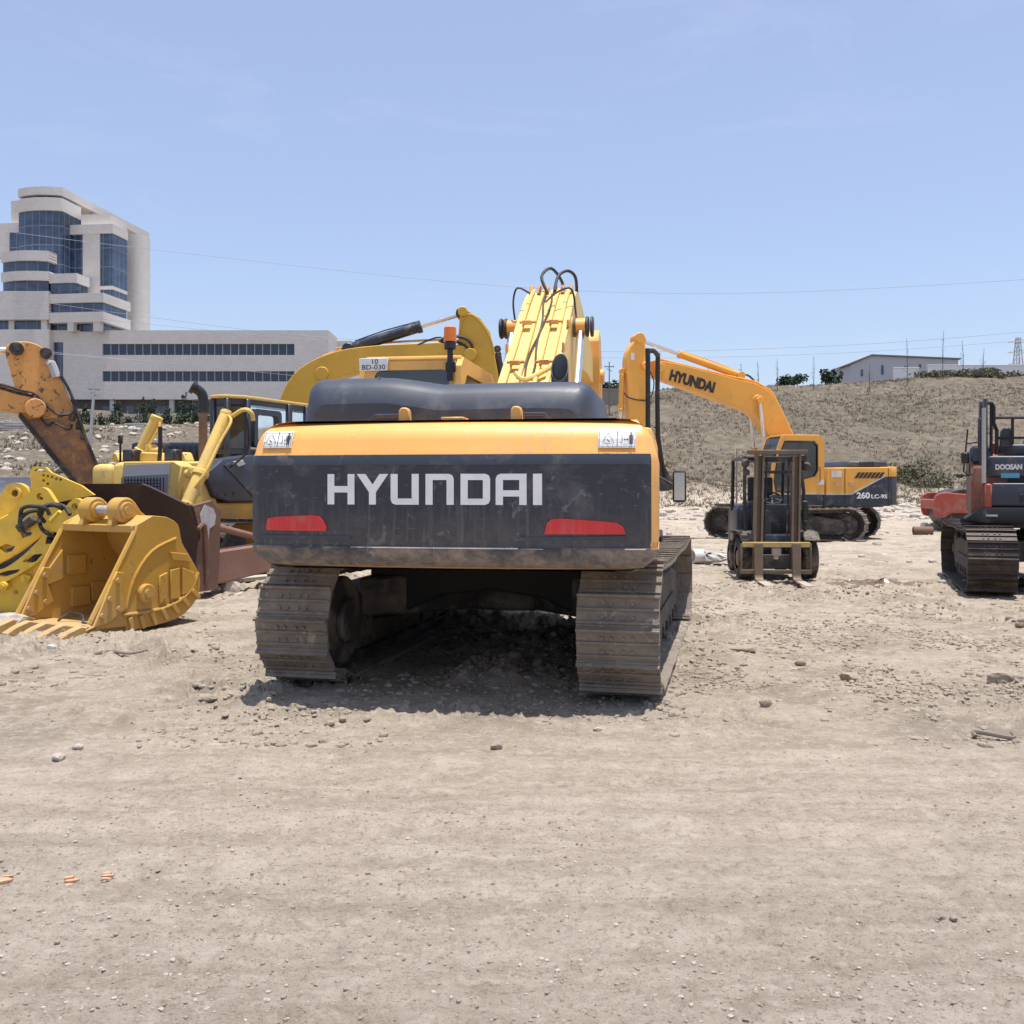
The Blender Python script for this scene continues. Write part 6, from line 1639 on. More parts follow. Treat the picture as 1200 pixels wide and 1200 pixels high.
# image right = local -x. nose front at y = +1.75, blade at about +2.9
def fr6(px, py, y): x = F.lx(px, y); return (x, F.z(py, x, y))
nose = 1.75
xl, xr_ = F.lx(204, nose), F.lx(131, nose)      # xl is image right
mb = MB(); zt = F.z(541, (xl + xr_) / 2, nose)
mb.prism([(-1.2, 1.0), (nose, 1.0), (nose, zt - .05), (nose - .12, zt), (-1.2, zt + .08)], xl + .02, xr_ - .02, 'x', .03)
HD6 = mb.build('hood', M['dozer_yel'], DZ)
mb = MB(); mb.prism([fr6(a, b, nose + .02) for a, b in ((137, 600), (144, 541), (203.5, 540), (213, 546), (203, 600))], nose - .25, nose + .02, 'y', .02, holes=[]); GF = mb.build('radiator_guard', M['dozer_yel'], HD6)
mb = MB(); mb.prism([fr6(a, b, nose + .03) for a, b in ((142, 597), (146, 545), (200, 543), (194, 597))], nose + .015, nose + .035, 'y'); mb.build('grille_plate', M['light_grey'], GF)
mb = MB(); mb.prism([fr6(a, b, nose + .04) for a, b in ((142.5, 597), (144.5, 558), (197, 555.5), (194, 597))], nose + .03, nose + .045, 'y'); gp = mb.build('grille', M['grille'], GF)
mb = MB()
for k in range(16):
    z = .95 + .05 * k; mb.box(((fr6(143, 570, nose)[0] + fr6(196, 570, nose)[0]) / 2, nose + .05, z), (.72, .008, .012), bevel=0)
for k in range(14):
    x = fr6(145.5 + 3.75 * k, 570, nose)[0]; mb.box((x, nose + .052, 1.3), (.012, .006, .88), bevel=0)
mb.build('grille_mesh', M['ink'], gp)
# head lamps on the nose
for px in (152, 201):
    x, z = fr6(px, 534, nose - .25); mb = MB(); mb.box((x, nose - .3, z), (.24, .2, .20), bevel=.02)
    hl = mb.build('headlight', M['black'], HD6); mb = MB(); mb.box((x, nose - .195, z), (.17, .012, .13), bevel=.004); mb.build('lens', M['slate2'], hl)
for a, b, c in ((128, 140, 0), (160, 190, 1), (208, 219, 2)):
    mb = MB(); xa, z = fr6(a, 541, nose - .35); xb, _ = fr6(b, 541, nose - .35)
    mb.prism([(xa, z), (xb, z), (xb + .06, z + .14), (xa - .08, z + .16)], nose - .55, nose - .35, 'y', .02); mb.build('top_cover', M['dozer_yel'], HD6)
mb = MB(); x, z = fr6(141, 525, nose - .3); mb.cyl((x, nose - .3, z - .35), (x, nose - .3, z + .12), .018, seg=6); mb.box((x, nose - .3, z + .14), (.08, .05, .14), bevel=.01); mb.build('lamp_post', M['black'], HD6)
# image left side swell of the hood
mb = MB(); x, z = fr6(130, 560, nose - .4); mb.box((x + .05, nose - .5, 1.5), (.45, .6, .95), bevel=.12, seg=3); mb.build('side_cover', M['dozer_yel'], HD6)
# lift cylinders
for s_, tp, bt, tr in ((0, (266, 484), (216, 600), (232, 555)), (1, (184, 489), (152, 560), (160, 540))):
    x, z = fr6(*tp, nose - .25); x2, z2_ = fr6(*bt, nose + .55)
    P0 = Vector((x, nose - .25, z)); P1 = Vector((x2, nose + .62, z2_ - .10))
    if s_:
        x, z = fr6(184, 489, nose - .8); x2, z2_ = fr6(153, 556, nose - .62); P0 = Vector((x, nose - .8, z)); P1 = Vector((x2, nose - .62, z2_))
    ax = (P1 - P0).normalized()
    mb = MB(); L_ = (P1 - P0).length; mb.cyl(P0, P0 + ax * L_ * .90, .098, seg=22, chamfer=.02); mb.cyl(P0 + ax * L_ * .56, P0 + ax * L_ * .61, .122, seg=22, chamfer=.015); mb.cyl(P0 + ax * L_ * .86, P0 + ax * L_ * .92, .112, seg=22, chamfer=.01); mb.cyl(P0 - ax * .02, P0 + ax * .05, .104, seg=22, chamfer=.01)
    lc = mb.build('lift_cylinder', M['dozer_yel'], DZ)
    mb = MB(); mb.cyl(P0 + ax * L_ * .9, P0 + ax * (L_ + .12), .045, seg=14); mb.build('rod', M['chrome'], lc)
    mb = MB(); a0 = P0 + ax * .25 + Vector((-.14, 0, .02)); mb.tube([P0 + ax * .12 + Vector((-.05, 0, .08)), a0 + Vector((-.05, 0, .05)), P0 + ax * .6 + Vector((-.16, .03, .05)), P0 + ax * 1.1 + Vector((-.15, .05, .05)), P0 + ax * 1.35 + Vector((-.06, .05, .03))], .022, 7); mb.build('pipe', M['dozer_yel'], lc)
    mb = MB(); c_ = P0 + ax * L_ * .585; sg = 1 if not s_ else -1; mb.box(c_ + Vector((sg * .16, -.05, .02)), (.14, .2, .18), bevel=.04, seg=2); mb.cyl(c_ + Vector((sg * .10, 0, 0)), c_ + Vector((sg * .34, -.1, 0)), .07, seg=16, chamfer=.01); mb.build('trunnion', M['dozer_yel'], lc)
    if not s_:
        mb = MB(); mb.tube([P0 + Vector((-.10, 0, .02)), P0 + Vector((-.28, -.02, .05)), P0 + Vector((-.33, -.1, -.25)), P0 + Vector((-.22, -.2, -.6)), P0 + Vector((-.05, .0, -.85))], .02, 7); mb.build('hose', M['hose'], lc)
        mb = MB(); mb.tube([P0 + Vector((-.02, 0, -.1)), P0 + Vector((-.3, 0, .04)), P0 + Vector((-.42, -.05, .0)), P0 + Vector((-.42, -.1, -.12))], .035, 7); mb.build('pipe_elbow', M['dozer_yel'], lc)
mb = MB(); x, z = fr6(186, 500, nose - .25); mb.tube([(x, nose - .28, z), (x + .02, nose - .3, z - .4), (x + .1, nose - .33, z - .75)], .035, 7); mb.build('hose', M['hose'], DZ)
# exhaust stack
yE = .55; x, z0 = fr6(238, 540, yE); _, z1 = fr6(238, 482, yE); xt, zt2 = fr6(240, 460, yE)
mb = MB(); mb.cyl((x, yE, z0 - .4), (x, yE, z1), .072, seg=20); st6 = mb.build('exhaust_stack', M['rust'], DZ)
mb = MB(); mb.tube([(x, yE, z1 - .03), (x, yE, z1 + .22), (x + .03, yE + .04, z1 + .33), (x + .10, yE + .13, z1 + .40)], .085, 18, sub=4); mb.build('stack_elbow', M['black'], st6)
mb = MB(); mb.cyl((x + .08, yE + .11, z1 + .385), (x + .115, yE + .15, z1 + .415), .115, seg=18, hollow=.09); mb.build('stack_mouth', M['black'], st6)
# cab: built with slanted front corners
xs_ = F.lx(291, -.35)          # image right plane of the cab (local -x side)
cx0 = xs_ ; cx1 = xs_ + .70
yb0, yb1 = -2.1, -.30
z0c, z1c = 1.55, F.z(468, cx0, -.4)
corner = [(cx0, yb0), (cx0, yb1 - .02), (cx0 + .2, yb1 + .28), (cx1 - .2, yb1 + .28), (cx1, yb1 - .02), (cx1, yb0)]
cb = MB()
# posts at the corners, sill and head rings, so the openings are real
for (x, y) in corner: cb.box((x, y, (z0c + z1c) / 2), (.10, .10, z1c - z0c), bevel=.02)
cb.box((cx0, (yb0 + yb1) / 2 - .35, (z0c + z1c) / 2), (.10, .12, z1c - z0c), bevel=.02)
ring = corner
for za, zb_2 in ((z1c - .14, z1c + .0), (z0c + .62, z0c + .72)):
    cb.prism(ring, za, zb_2, 'z', .01, holes=[[((p[0] - (cx0 + cx1) / 2) * .88 + (cx0 + cx1) / 2, (p[1] + 1.1) * .92 - 1.1) for p in ring]])
cb.prism(ring, z0c - .1, z0c + .02, 'z', .01)
CB6 = cb.build('cab', M['dozer_grey'], DZ)
mb = MB()
for a, b in zip(corner[:-1], corner[1:]):
    A = Vector((*a, 0)); B_ = Vector((*b, 0)); mb.raw([(a[0], a[1], z0c + .70), (b[0], b[1], z0c + .70), (b[0], b[1], z1c - .1), (a[0], a[1], z1c - .1)], [(0, 1, 2, 3)])
mb.build('cab_glass', M['glass_dark'], CB6)
mb = MB(); mb.prism([((p[0] - (cx0 + cx1) / 2) * 1.06 + (cx0 + cx1) / 2, (p[1] + 1.1) * 1.06 - 1.1) for p in ring], z1c, z1c + .06, 'z', .02, seg=2); mb.build('roof', M['dozer_yel'], CB6)
mb = MB(); mb.box(((cx0 + cx1) / 2, -.9, z0c + .55), (.55, .55, .15), bevel=.04); mb.box(((cx0 + cx1) / 2, -1.2, z0c + .95), (.5, .14, .7), bevel=.05); mb.build('seat', M['seat'], CB6)
mb = MB(); mb.box((cx0 - .02, -.55, z0c + .90), (.05, .62, 1.28 - .2), bevel=.05, seg=2); 
mb = MB(); mb.prism(rrect(-1.25, z0c + .75, -.45, z1c - .16, .08), cx0 - .06, cx0 - .03, 'x', .008, holes=[rrect(-1.15, z0c + .86, -.55, z1c - .26, .06)]); mb.build('door_frame', M['slate2'], CB6)
# slate lower side panels (flank) and yellow hull
flx = F.lx(288, .1) - .12
def sd6(px, py, x=None): x = flx if x is None else x; return F.side(px, py, x)
mb = MB(); mb.prism([sd6(a, b) for a, b in ((241, 556), (262, 538), (300, 533), (372, 532), (372, 587), (268, 588), (252, 583))], flx, flx + .35, 'x', .03, seg=2); FP = mb.build('flank_panel', M['dozer_grey'], DZ)
mb = MB(); mb.prism([sd6(a, b, flx - .01) for a, b in ((262, 545), (275, 541), (330, 575), (330, 586), (300, 586))], flx - .02, flx + .01, 'x', .004); mb.build('panel_facet', M['slate2'], FP)
mb = MB(); mb.prism([sd6(a, b, flx - .02) for a, b in ((273, 541), (284, 539), (287, 544), (279, 547))], flx - .04, flx + .01, 'x', .006); mb.build('door_latch', M['light_grey'], FP)
for px, py in ((255, 579), (265, 579), (274, 578)):
    mb = MB(); p = sd6(px, py); mb.cyl((flx - .012, *p), (flx + .01, *p), .035, seg=10); mb.build('bolt', M['ink'], FP)
hx = flx + .04
mb = MB(); mb.prism([sd6(a, b, hx) for a, b in ((234, 600), (248, 585), (256, 590), (372, 586), (372, 655), (240, 660), (236, 640))], hx, hx + .5, 'x', .03); mb.build('hull', M['dozer_mud'], DZ)
mb = MB(); mb.prism([sd6(a, b, hx - .02) for a, b in ((262, 617), (310, 610), (372, 603), (372, 606), (310, 613), (262, 620))], hx - .04, hx + .0, 'x'); mb.build('hull_ledge', M['dozer_mud'], DZ)
mb = MB(); mb.box(((xl + xr_) / 2 + .1, -.6, 1.1), (1.1, 4.0, .95), bevel=.05); mb.build('belly', M['under'], DZ)
mb = MB(); mb.prism([sd6(a, b, hx + .1) for a, b in ((212, 560), (225, 556), (248, 560), (252, 592), (240, 640), (212, 610))], hx + .05, xl + .1, 'x', .02); mb.build('nose_side', M['dozer_yel'], HD6)
# tracks
Tm = Matrix.Translation(((xl + xr_) / 2, -.35, 0))
sub_root = DZ
def dozer_tracks():
    pth, pitch = track_path(3.6, 1.05, 38)
    for s_ in (-1, 1):
        xc = (xl + xr_) / 2 + s_ * 1.02; mb = MB()
        for (y, z, an) in pth:
            T = Matrix.Translation((xc, y - .35, z)) @ Matrix.Rotation(an, 4, 'X'); l = pitch * 1.04
            mb.box((0, 0, -.018), (.52, l, .03), bevel=.004, M=T); mb.box((0, -.3 * l, -.06), (.52, .025, .06), bevel=.004, M=T)
        t = mb.build('track', M['shoe_dark'], DZ)
        mb = MB(); mb.prism([(-1.5, .25), (-1.4, .6), (1.0, .6), (1.2, .25)], xc - .15, xc + .15, 'x', .03); mb.build('track_frame', M['under'], DZ)
        for yy, nm in ((-1.62, 'sprocket'), (.92, 'idler')):
            mb = MB(); mb.cyl((xc - .1, yy, .52), (xc + .1, yy, .52), .40, seg=28, chamfer=.03); mb.build(nm, M['under'], DZ)
dozer_tracks()
# blade
yB = 2.75
def bl(px, py, y=yB): x = F.lx(px, y); return (x, F.z(py, x, y))
xe, _ = bl(231, 600); xw = xe + 4.05
prof = [(.30, .12), (.16, .32), (.06, .60), (.04, .90), (.10, 1.20), (.24, 1.46), (.30, 1.58)]    # (forward, height)
V = []; Fc = []; nx = 24
def ztop(t):       # t 0 at image right
    return 1.0 if .20 < t < .80 else (.80 + 1.0 * min(t, 1 - t) if min(t, 1 - t) < .2 else 1.0)
for i in range(nx + 1):
    t = i / nx; x = xe + (xw - xe) * t; sc = ztop(t) * 1.0
    for (f, h) in prof: V.append((x, yB + f * (1.0) - .1, .12 + (h - .12) * sc * 1.04))
n = len(prof)
o = len(V)
for i in range(nx + 1):
    for j, (f, h) in enumerate(prof): v = V[i * n + j]; V.append((v[0], v[1] - .07, v[2]))
for i in range(nx):
    for j in range(n - 1):
        a = i * n + j; Fc.append((a, a + 1, a + n + 1, a + n)); Fc.append((o + a, o + a + n, o + a + n + 1, o + a + 1))
    a = i * n; Fc.append((a, a + n, o + a + n, o + a)); a += n - 1; Fc.append((a, o + a, o + a + n, a + n))
for i in (0, nx):
    for j in range(n - 1): a = i * n + j; Fc.append((a, o + a, o + a + 1, a + 1))
mb = MB(); mb.raw(V, Fc); BL = mb.build('blade', M['blade_face'], DZ, smooth=30)
mb = MB(); mb.box(((xe + xw) / 2, yB + .20, .14), (xw - xe, .05, .24), rot=Matrix.Rotation(R(-22), 3, 'X'), bevel=.006); mb.build('cutting_edge', M['steel_dark'], BL)
for xx, sg in ((xe, -1), (xw, 1)):
    mb = MB(); mb.prism([(yB - .40, .10), (yB + .26, .10), (yB + .02, .35), (yB - .06, .9), (yB + .10, 1.33), (yB - .28, 1.40), (yB - .48, 1.25), (yB - .45, .5)], xx - .03, xx + .03, 'x', .008); ep = mb.build('end_plate', M['blade'], BL)
    if sg < 0:
        mb = MB(); ptc = [(-.30, 1.28), (-.12, 1.34), (-.02, 1.2), (-.06, 1.02), (-.13, .98), (-.12, .86), (-.2, .84), (-.22, .99), (-.33, 1.04), (-.36, 1.18)]
        mb.prism([(yB + a, b) for a, b in ptc], xx - .036, xx - .029, 'x'); mb.build('bare_patch', M['patch'], ep)
        mb = MB(); mb.tube([(xx - .04, yB + .02, 1.0), (xx - .05, yB - .1, 1.03), (xx - .05, yB - .14, .5), (xx - .04, yB - .14, .2)], .035, 7); mb.build('rib', M['blade'], ep)
mb = MB(); mb.box(((xe + xw) / 2, yB - .22, .62), (xw - xe - .3, .16, .28), bevel=.03); mb.box(((xe + xw) / 2, yB - .15, 1.25), (xw - xe - .9, .12, .2), bevel=.03); mb.build('back_brace', M['blade'], BL)
# push arms
for xx in (xe + .10, xw - .10):
    mb = MB(); mb.prism([(yB - .25, .16), (yB - .25, .60), (yB - .5, .66), (-.9, .78), (-.9, .40), (yB - .6, .18)], xx - .12, xx + .14, 'x', .025); pa = mb.build('push_arm', M['arm_rust'], DZ)
    mb = MB(); mb.cyl((xx, yB - .30, 1.05), (xx + .04, .75, .70), .055, seg=12); mb.build('brace', M['arm_rust'], pa)

# ------------------------------------------------------------------ big yellow bucket lying in front
bx, by, byaw = -4.72, 11.15, -30
BK = thing('excavator_bucket', 'large dusty yellow excavator bucket standing on its teeth, mouth towards the left', 'bucket', (bx, by, 0), byaw)
BK.scale = (.95, .95, .95)
# local frame: x = width (image right-near), y = depth away from the viewer
Wb = 1.36
F = MF(bx, by, byaw)
xR = F.lx(118, -.60); 
xR = .72; xL = xR - Wb
front_top = (-.02, 1.16); front_bot = (-.62, .16)
back = smooth_poly([(.42, 1.32), (.60, 1.22), (.66, 1.00), (.80, .80), (.93, .58), (.93, .38), (.80, .20), (.55, .08), (.10, .03), (-.45, .02)], 3)
side = [front_top, (.0, 1.24), (.22, 1.34)] + back + [front_bot]
for xx, nm in ((xR - .04, 'side_plate'), (xL, 'side_plate')):
    mb = MB(); mb.prism(side, xx, xx + .04, 'x', .006); sp = mb.build(nm, M['bucket'], BK)
    o_ = 1 if xx > 0 else 1
    sgn = 1 if xx > 0 else 1
    xo = xx + .04 if xx > 0 else xx + .04
    # side cutter with bolts, front edge bar
    mb = MB(); mb.prism([(-.70, .10), (-.60, .14), (-.36, .62), (-.30, .72), (-.20, .70), (-.24, .50), (-.16, .30), (-.40, .16)], xo, xo + .035, 'x', .006, holes=[]); mb.build('side_cutter', M['bucket'], sp)
    mb = MB()
    mb.tube([(xx + .02, front_top[0], front_top[1]), (xx + .02, front_bot[0], front_bot[1])], .03, 6, sub=1); mb.build('edge_bar', M['bucket'], sp)
    for p in ((-.50, .24), (-.40, .42), (-.29, .62), (-.28, .3)):
        mb = MB(); mb.cyl((xo + .03, *p), (xo + .06, *p), .03, seg=8); mb.build('bolt', M['tooth'], sp)
    if xx > 0:
        # wear plates on the outside
        mb = MB()
        mb.prism([(.46, .90), (.72, .86), (.78, .76), (.50, .80)], xo, xo + .03, 'x', .006); mb.prism([(.30, .62), (.42, .66), (.42, .32), (.30, .30)], xo, xo + .03, 'x', .006)
        mb.prism([(.46, .68), (.60, .70), (.60, .34), (.46, .33)], xo, xo + .03, 'x', .006); mb.prism([(.64, .70), (.84, .62), (.86, .42), (.64, .36)], xo, xo + .03, 'x', .006)
        mb.build('wear_plate', M['bucket'], sp)
        mb = MB(); mb.cyl((xo, .10, .44), (xo + .07, .10, .44), .11, seg=22, chamfer=.012); mb.cyl((xo + .06, .10, .44), (xo + .09, .10, .44), .05, seg=14); mb.build('pin_boss', M['bucket'], sp)
        arc = smooth_poly([(-.20, .22), (.2, .22), (.55, .28), (.78, .42), (.90, .62)], 4); mb = MB(); mb.tube([(xo + .012, *p) for p in arc], .022, 6, sub=1); mb.build('curved_rib', M['bucket'], sp)
        arc = smooth_poly([(-.16, .28), (-.05, .62), (.20, .92), (.56, 1.06)], 4); mb = MB(); mb.tube([(xo + .004, *p) for p in arc], .018, 6, sub=1); mb.build('weld_rib', M['bucket'], sp)
        for k in range(7):
            t = k / 6; p = (-.1 + .95 * t, .10 + .26 * t * t); mb = MB(); mb.box((xo + .02, p[0], p[1]), (.04, .05, .16), rot=Matrix.Rotation(R(12 + 38 * t), 3, 'X'), bevel=.006); mb.build('shroud', M['bucket'], sp)
    else:
        for (a, b) in ((.02, .60), (.08, .20), (.36, .24)):
            mb = MB(); mb.prism(rrect(a, b, a + .26, b + .24, .02, 2), xo, xo + .035, 'x', .006); mb.build('wear_plate', M['bucket'], sp)
        mb = MB(); mb.prism([(-.42, .46), (-.04, .92), (-.02, .56)], xo, xo + .03, 'x', .004); mb.build('gusset', M['bucket'], sp)
# shell: back sheet
def sheet(pts, th, x0, x1):
    P = [Vector((p[0], p[1])) for p in pts]; inn = []
    for i, p in enumerate(P):
        t = (P[min(i + 1, len(P) - 1)] - P[max(i - 1, 0)]).normalized(); inn.append(p + Vector((t.y, -t.x)) * th)
    mb = MB(); mb.prism([tuple(p) for p in P] + [tuple(p) for p in inn[::-1]], x0, x1, 'x'); return mb
sheet([(.0, 1.22), (.22, 1.34)] + back, .035, xL + .042, xR - .042).build('shell', M['bucket'], BK)
mb = MB(); mb.prism([(-.66, .03), (-.60, .10), (-.15, .09), (-.15, .03)], xL, xR, 'x', .006); mb.build('lip', M['tooth'], BK)
mb = MB(); mb.box(((xL + xR) / 2, .02, 1.19), (Wb - .1, .12, .09), bevel=.01); mb.build('top_beam', M['bucket'], BK)
for sg, xx in ((0, xL + .46), (0, xR - .38)):
    mb = MB(); mb.prism([(-.10, 1.22), (-.02, 1.46), (.10, 1.55), (.25, 1.50), (.34, 1.38), (.60, 1.20), (.2, 1.2)], xx - .035, xx + .035, 'x', .01)
    mb.cyl((xx - .09, .08, 1.40), (xx + .10, .08, 1.40), .155, seg=26, chamfer=.02); mb.cyl((xx + .09, .08, 1.40), (xx + .125, .08, 1.40), .10, seg=22, chamfer=.01); mb.cyl((xx + .12, .08, 1.40), (xx + .14, .08, 1.40), .05, seg=16)
    mb.build('lug', M['bucket'], BK)
mb = MB(); mb.cyl((xL + .45, .08, 1.40), (xR - .38, .08, 1.40), .055, seg=16); mb.build('pin', M['patch'], BK)
for k in range(5):
    xx = xL + .07 + (Wb - .14) * k / 4; mb = MB()
    mb.prism([(-.55, .11), (-.60, .02), (-.90, -.01), (-1.02, .03), (-.88, .10), (-.72, .15)], xx - .05, xx + .05, 'x', .015); mb.build('tooth', M['tooth'], BK)
mb = MB(); mb.tube([(-.2, -.35, .10), (-.12, -.25, .18), (.05, -.22, .16), (.18, -.3, .10), (.3, -.25, .09)], .014, 6)
o = mb.build('wire_scrap', M['hose']); o.location = (bx, by, 0); o.rotation_euler = (0, 0, R(byaw)); tag(o, 'loop of black hose lying inside the yellow bucket', 'hose')

# ------------------------------------------------------------------ bright yellow grapple behind the bucket
GX, GY = -6.35, 12.6
GR = thing('grapple', 'bright yellow hydraulic grapple with curved slotted arms and black hoses, behind the bucket', 'grapple', (GX, GY, 0), 0)
F = MF(GX, GY, 0)
def g(px, py, y): x = F.lx(px, y); return (x, F.z(py, x, y))
def plate(name, pts, y, th=.06, mat='grapple', holes=(), parent=GR, bev=.0, sub=3):
    mb = MB(); mb.prism([g(a, b, y) for a, b in pts], y, y + th, 'y', bev if not holes else 0, holes=[[g(a, b, y) for a, b in h] for h in holes]); return mb.build(name, M[mat], parent)
# rear arm plate with pin eye
def ringpx(cx_, cy_, r, n=14): return [(cx_ + r * math.cos(2 * math.pi * k / n), cy_ + r * math.sin(2 * math.pi * k / n)) for k in range(n)]
a1 = smooth_poly([(-60, 622), (-30, 606), (-2, 583), (6, 570), (14, 566), (24, 567), (32, 573), (34, 581)], 3) + smooth_poly([(30, 588), (12, 600), (-8, 618), (-60, 650)], 3)
plate('rear_arm', a1, .55, .10, holes=[ringpx(19, 578, 4.6)])
a2 = smooth_poly([(-60, 660), (-20, 625), (5, 607), (22, 590), (34, 577), (44, 571.5), (54, 573), (62, 584), (68, 594)], 3) + smooth_poly([(66, 606), (50, 624), (30, 640), (8, 655), (-60, 690)], 3)
sq = lambda x, y, w_, h, s_=8: [(x, y), (x + w_, y - s_ * .3), (x + w_ - s_ * .7, y + h), (x - s_ * .7, y + h)]
plate('middle_arm', a2, .18, .10, holes=[ringpx(47, 582, 4.4), [(-2, 642), (6, 637), (18, 640), (14, 646), (6, 648)], [(24, 624), (36, 618), (34, 628), (26, 631)]])
mb = MB()
for (a, b, r_) in ((19, 578, 8), (47, 582, 0), (88, 594, 9)):
    if r_: 
        y = {19: .55, 88: .30}[a]; x, z = g(a, b, y); mb.cyl((x, y - .04, z), (x, y + .14, z), r_ / 105, seg=24, hollow=.048)
mb.build('pin_eyes', M['grapple'], GR)
a3 = smooth_poly([(-60, 700), (-20, 672), (5, 666), (28, 650), (46, 632), (58, 616), (72, 600), (80, 590), (88, 584), (97, 588), (101, 596)], 3) + smooth_poly([(98, 612), (72, 632), (60, 644), (40, 662), (10, 680), (-60, 716)], 3)
plate('front_arm', a3, -.10, .10, holes=[ringpx(88, 594, 4.6), [(26, 658), (36, 650), (50, 649), (42, 658), (34, 660)], [(-8, 674), (6, 669), (24, 667), (20, 671), (6, 676)], [(54, 630), (62, 622), (70, 626), (60, 637), (53, 638)]])
# body below
plate('body', [(-70, 700), (-10, 688), (30, 668), (60, 645), (70, 650), (60, 700), (40, 716), (-70, 730)], -.02, .5, bev=.02)
plate('upper_web', [(-60, 628), (-10, 612), (30, 592), (40, 600), (10, 640), (-60, 668)], .30, .22, bev=.01)
for px, py in ((8, 686), (33, 678), (42, 680), (18, 694)):
    mb = MB(); x, z = g(px, py, -.03); r_ = .055 if px in (8, 33) else .025; mb.cyl((x, -.14 if r_ > .03 else -.06, z), (x, .0, z), r_, seg=18, chamfer=.01); mb.cyl((x, -.17 if r_ > .03 else -.07, z), (x, -.13 if r_ > .03 else -.05, z), r_ * .55, seg=6); mb.build('pin', M['grapple'] if r_ > .03 else M['tooth'], GR)
plate('mount_plate', [(37, 575), (35, 555), (37, 548), (40, 546.5), (53, 547.5), (60, 554), (95, 569), (110, 580), (60, 590)], .62, .06, holes=[[(40, 552), (42, 549.5), (52, 550), (54, 553)]] + [ringpx(a, b, 1.7, 8) for a, b in ((51, 557), (56, 558), (61, 559), (66, 561), (71, 562), (51, 563), (56, 567))])
plate('mount_back', [(37, 576), (36, 556), (60, 556), (90, 569), (60, 588)], .80, .04, 'steel_dark')
hp = [[(24, 617), (21, 606), (27, 596), (40, 593), (52, 596), (56, 604)], [(34, 626), (27, 622), (26, 610), (34, 600), (48, 598)], [(50, 612), (47, 602), (52, 594), (62, 591), (74, 594), (84, 603)], [(68, 631), (54, 622), (46, 611), (47, 600), (54, 594), (66, 592), (76, 598)], [(66, 640), (58, 632), (53, 622)]]
for k, h in enumerate(hp):
    mb = MB(); y = -.22 + .05 * k; mb.tube([(g(a, b, y)[0], y + .06 * math.sin(i * 1.7 + k), g(a, b, y)[1]) for i, (a, b) in enumerate(h)], .026, 9); mb.build('hose', M['hose'], GR)
mb = MB(); x, z = g(68, 603, -.02); mb.cyl(g(60, 612, .0)[:1] + (.0,) + g(60, 612, .0)[1:], g(72, 600, .0)[:1] + (.0,) + g(72, 600, .0)[1:], .045, seg=14, chamfer=.01); mb.build('cylinder', M['grapple'], GR)
mb = MB(); x, z = g(30, 614, .1); mb.box((x, .12, z), (.26, .1, .12), rot=Matrix.Rotation(R(-35), 3, 'Y'), bevel=.02); mb.build('valve_block', M['under'], GR)
# support so that it stands on the ground
mb = MB(); x, _ = g(20, 700, .2); mb.box((x - .3, .25, .16), (1.3, .5, .32), bevel=.03); mb.build('foot', M['grapple'], GR)

# slate bucket behind the grapple at the left edge
X, Y = (2 - 600) / 1150 * 14.6, 14.6
SB = thing('loader_bucket', 'smooth slate grey bucket back behind the grapple at the left edge', 'bucket', (X, Y, 0), 20)
sec = smooth_poly([(-.75, .02), (-.88, .45), (-.80, 1.0), (-.45, 1.45), (.05, 1.70), (.45, 1.74)], 4)
mb = MB(); mb.prism(sec + [(p[0] + .05, p[1] - .06) for p in sec[::-1]], -1.5, .5, 'x'); mb.build('shell', M['hood'], SB, smooth=60)
for xx in (-1.5, .5):
    mb = MB(); mb.prism([(p[0], p[1]) for p in sec] + [(.5, 1.2), (.2, .05)], xx, xx + .04, 'x', .005); mb.build('side_plate', M['navy'], SB)

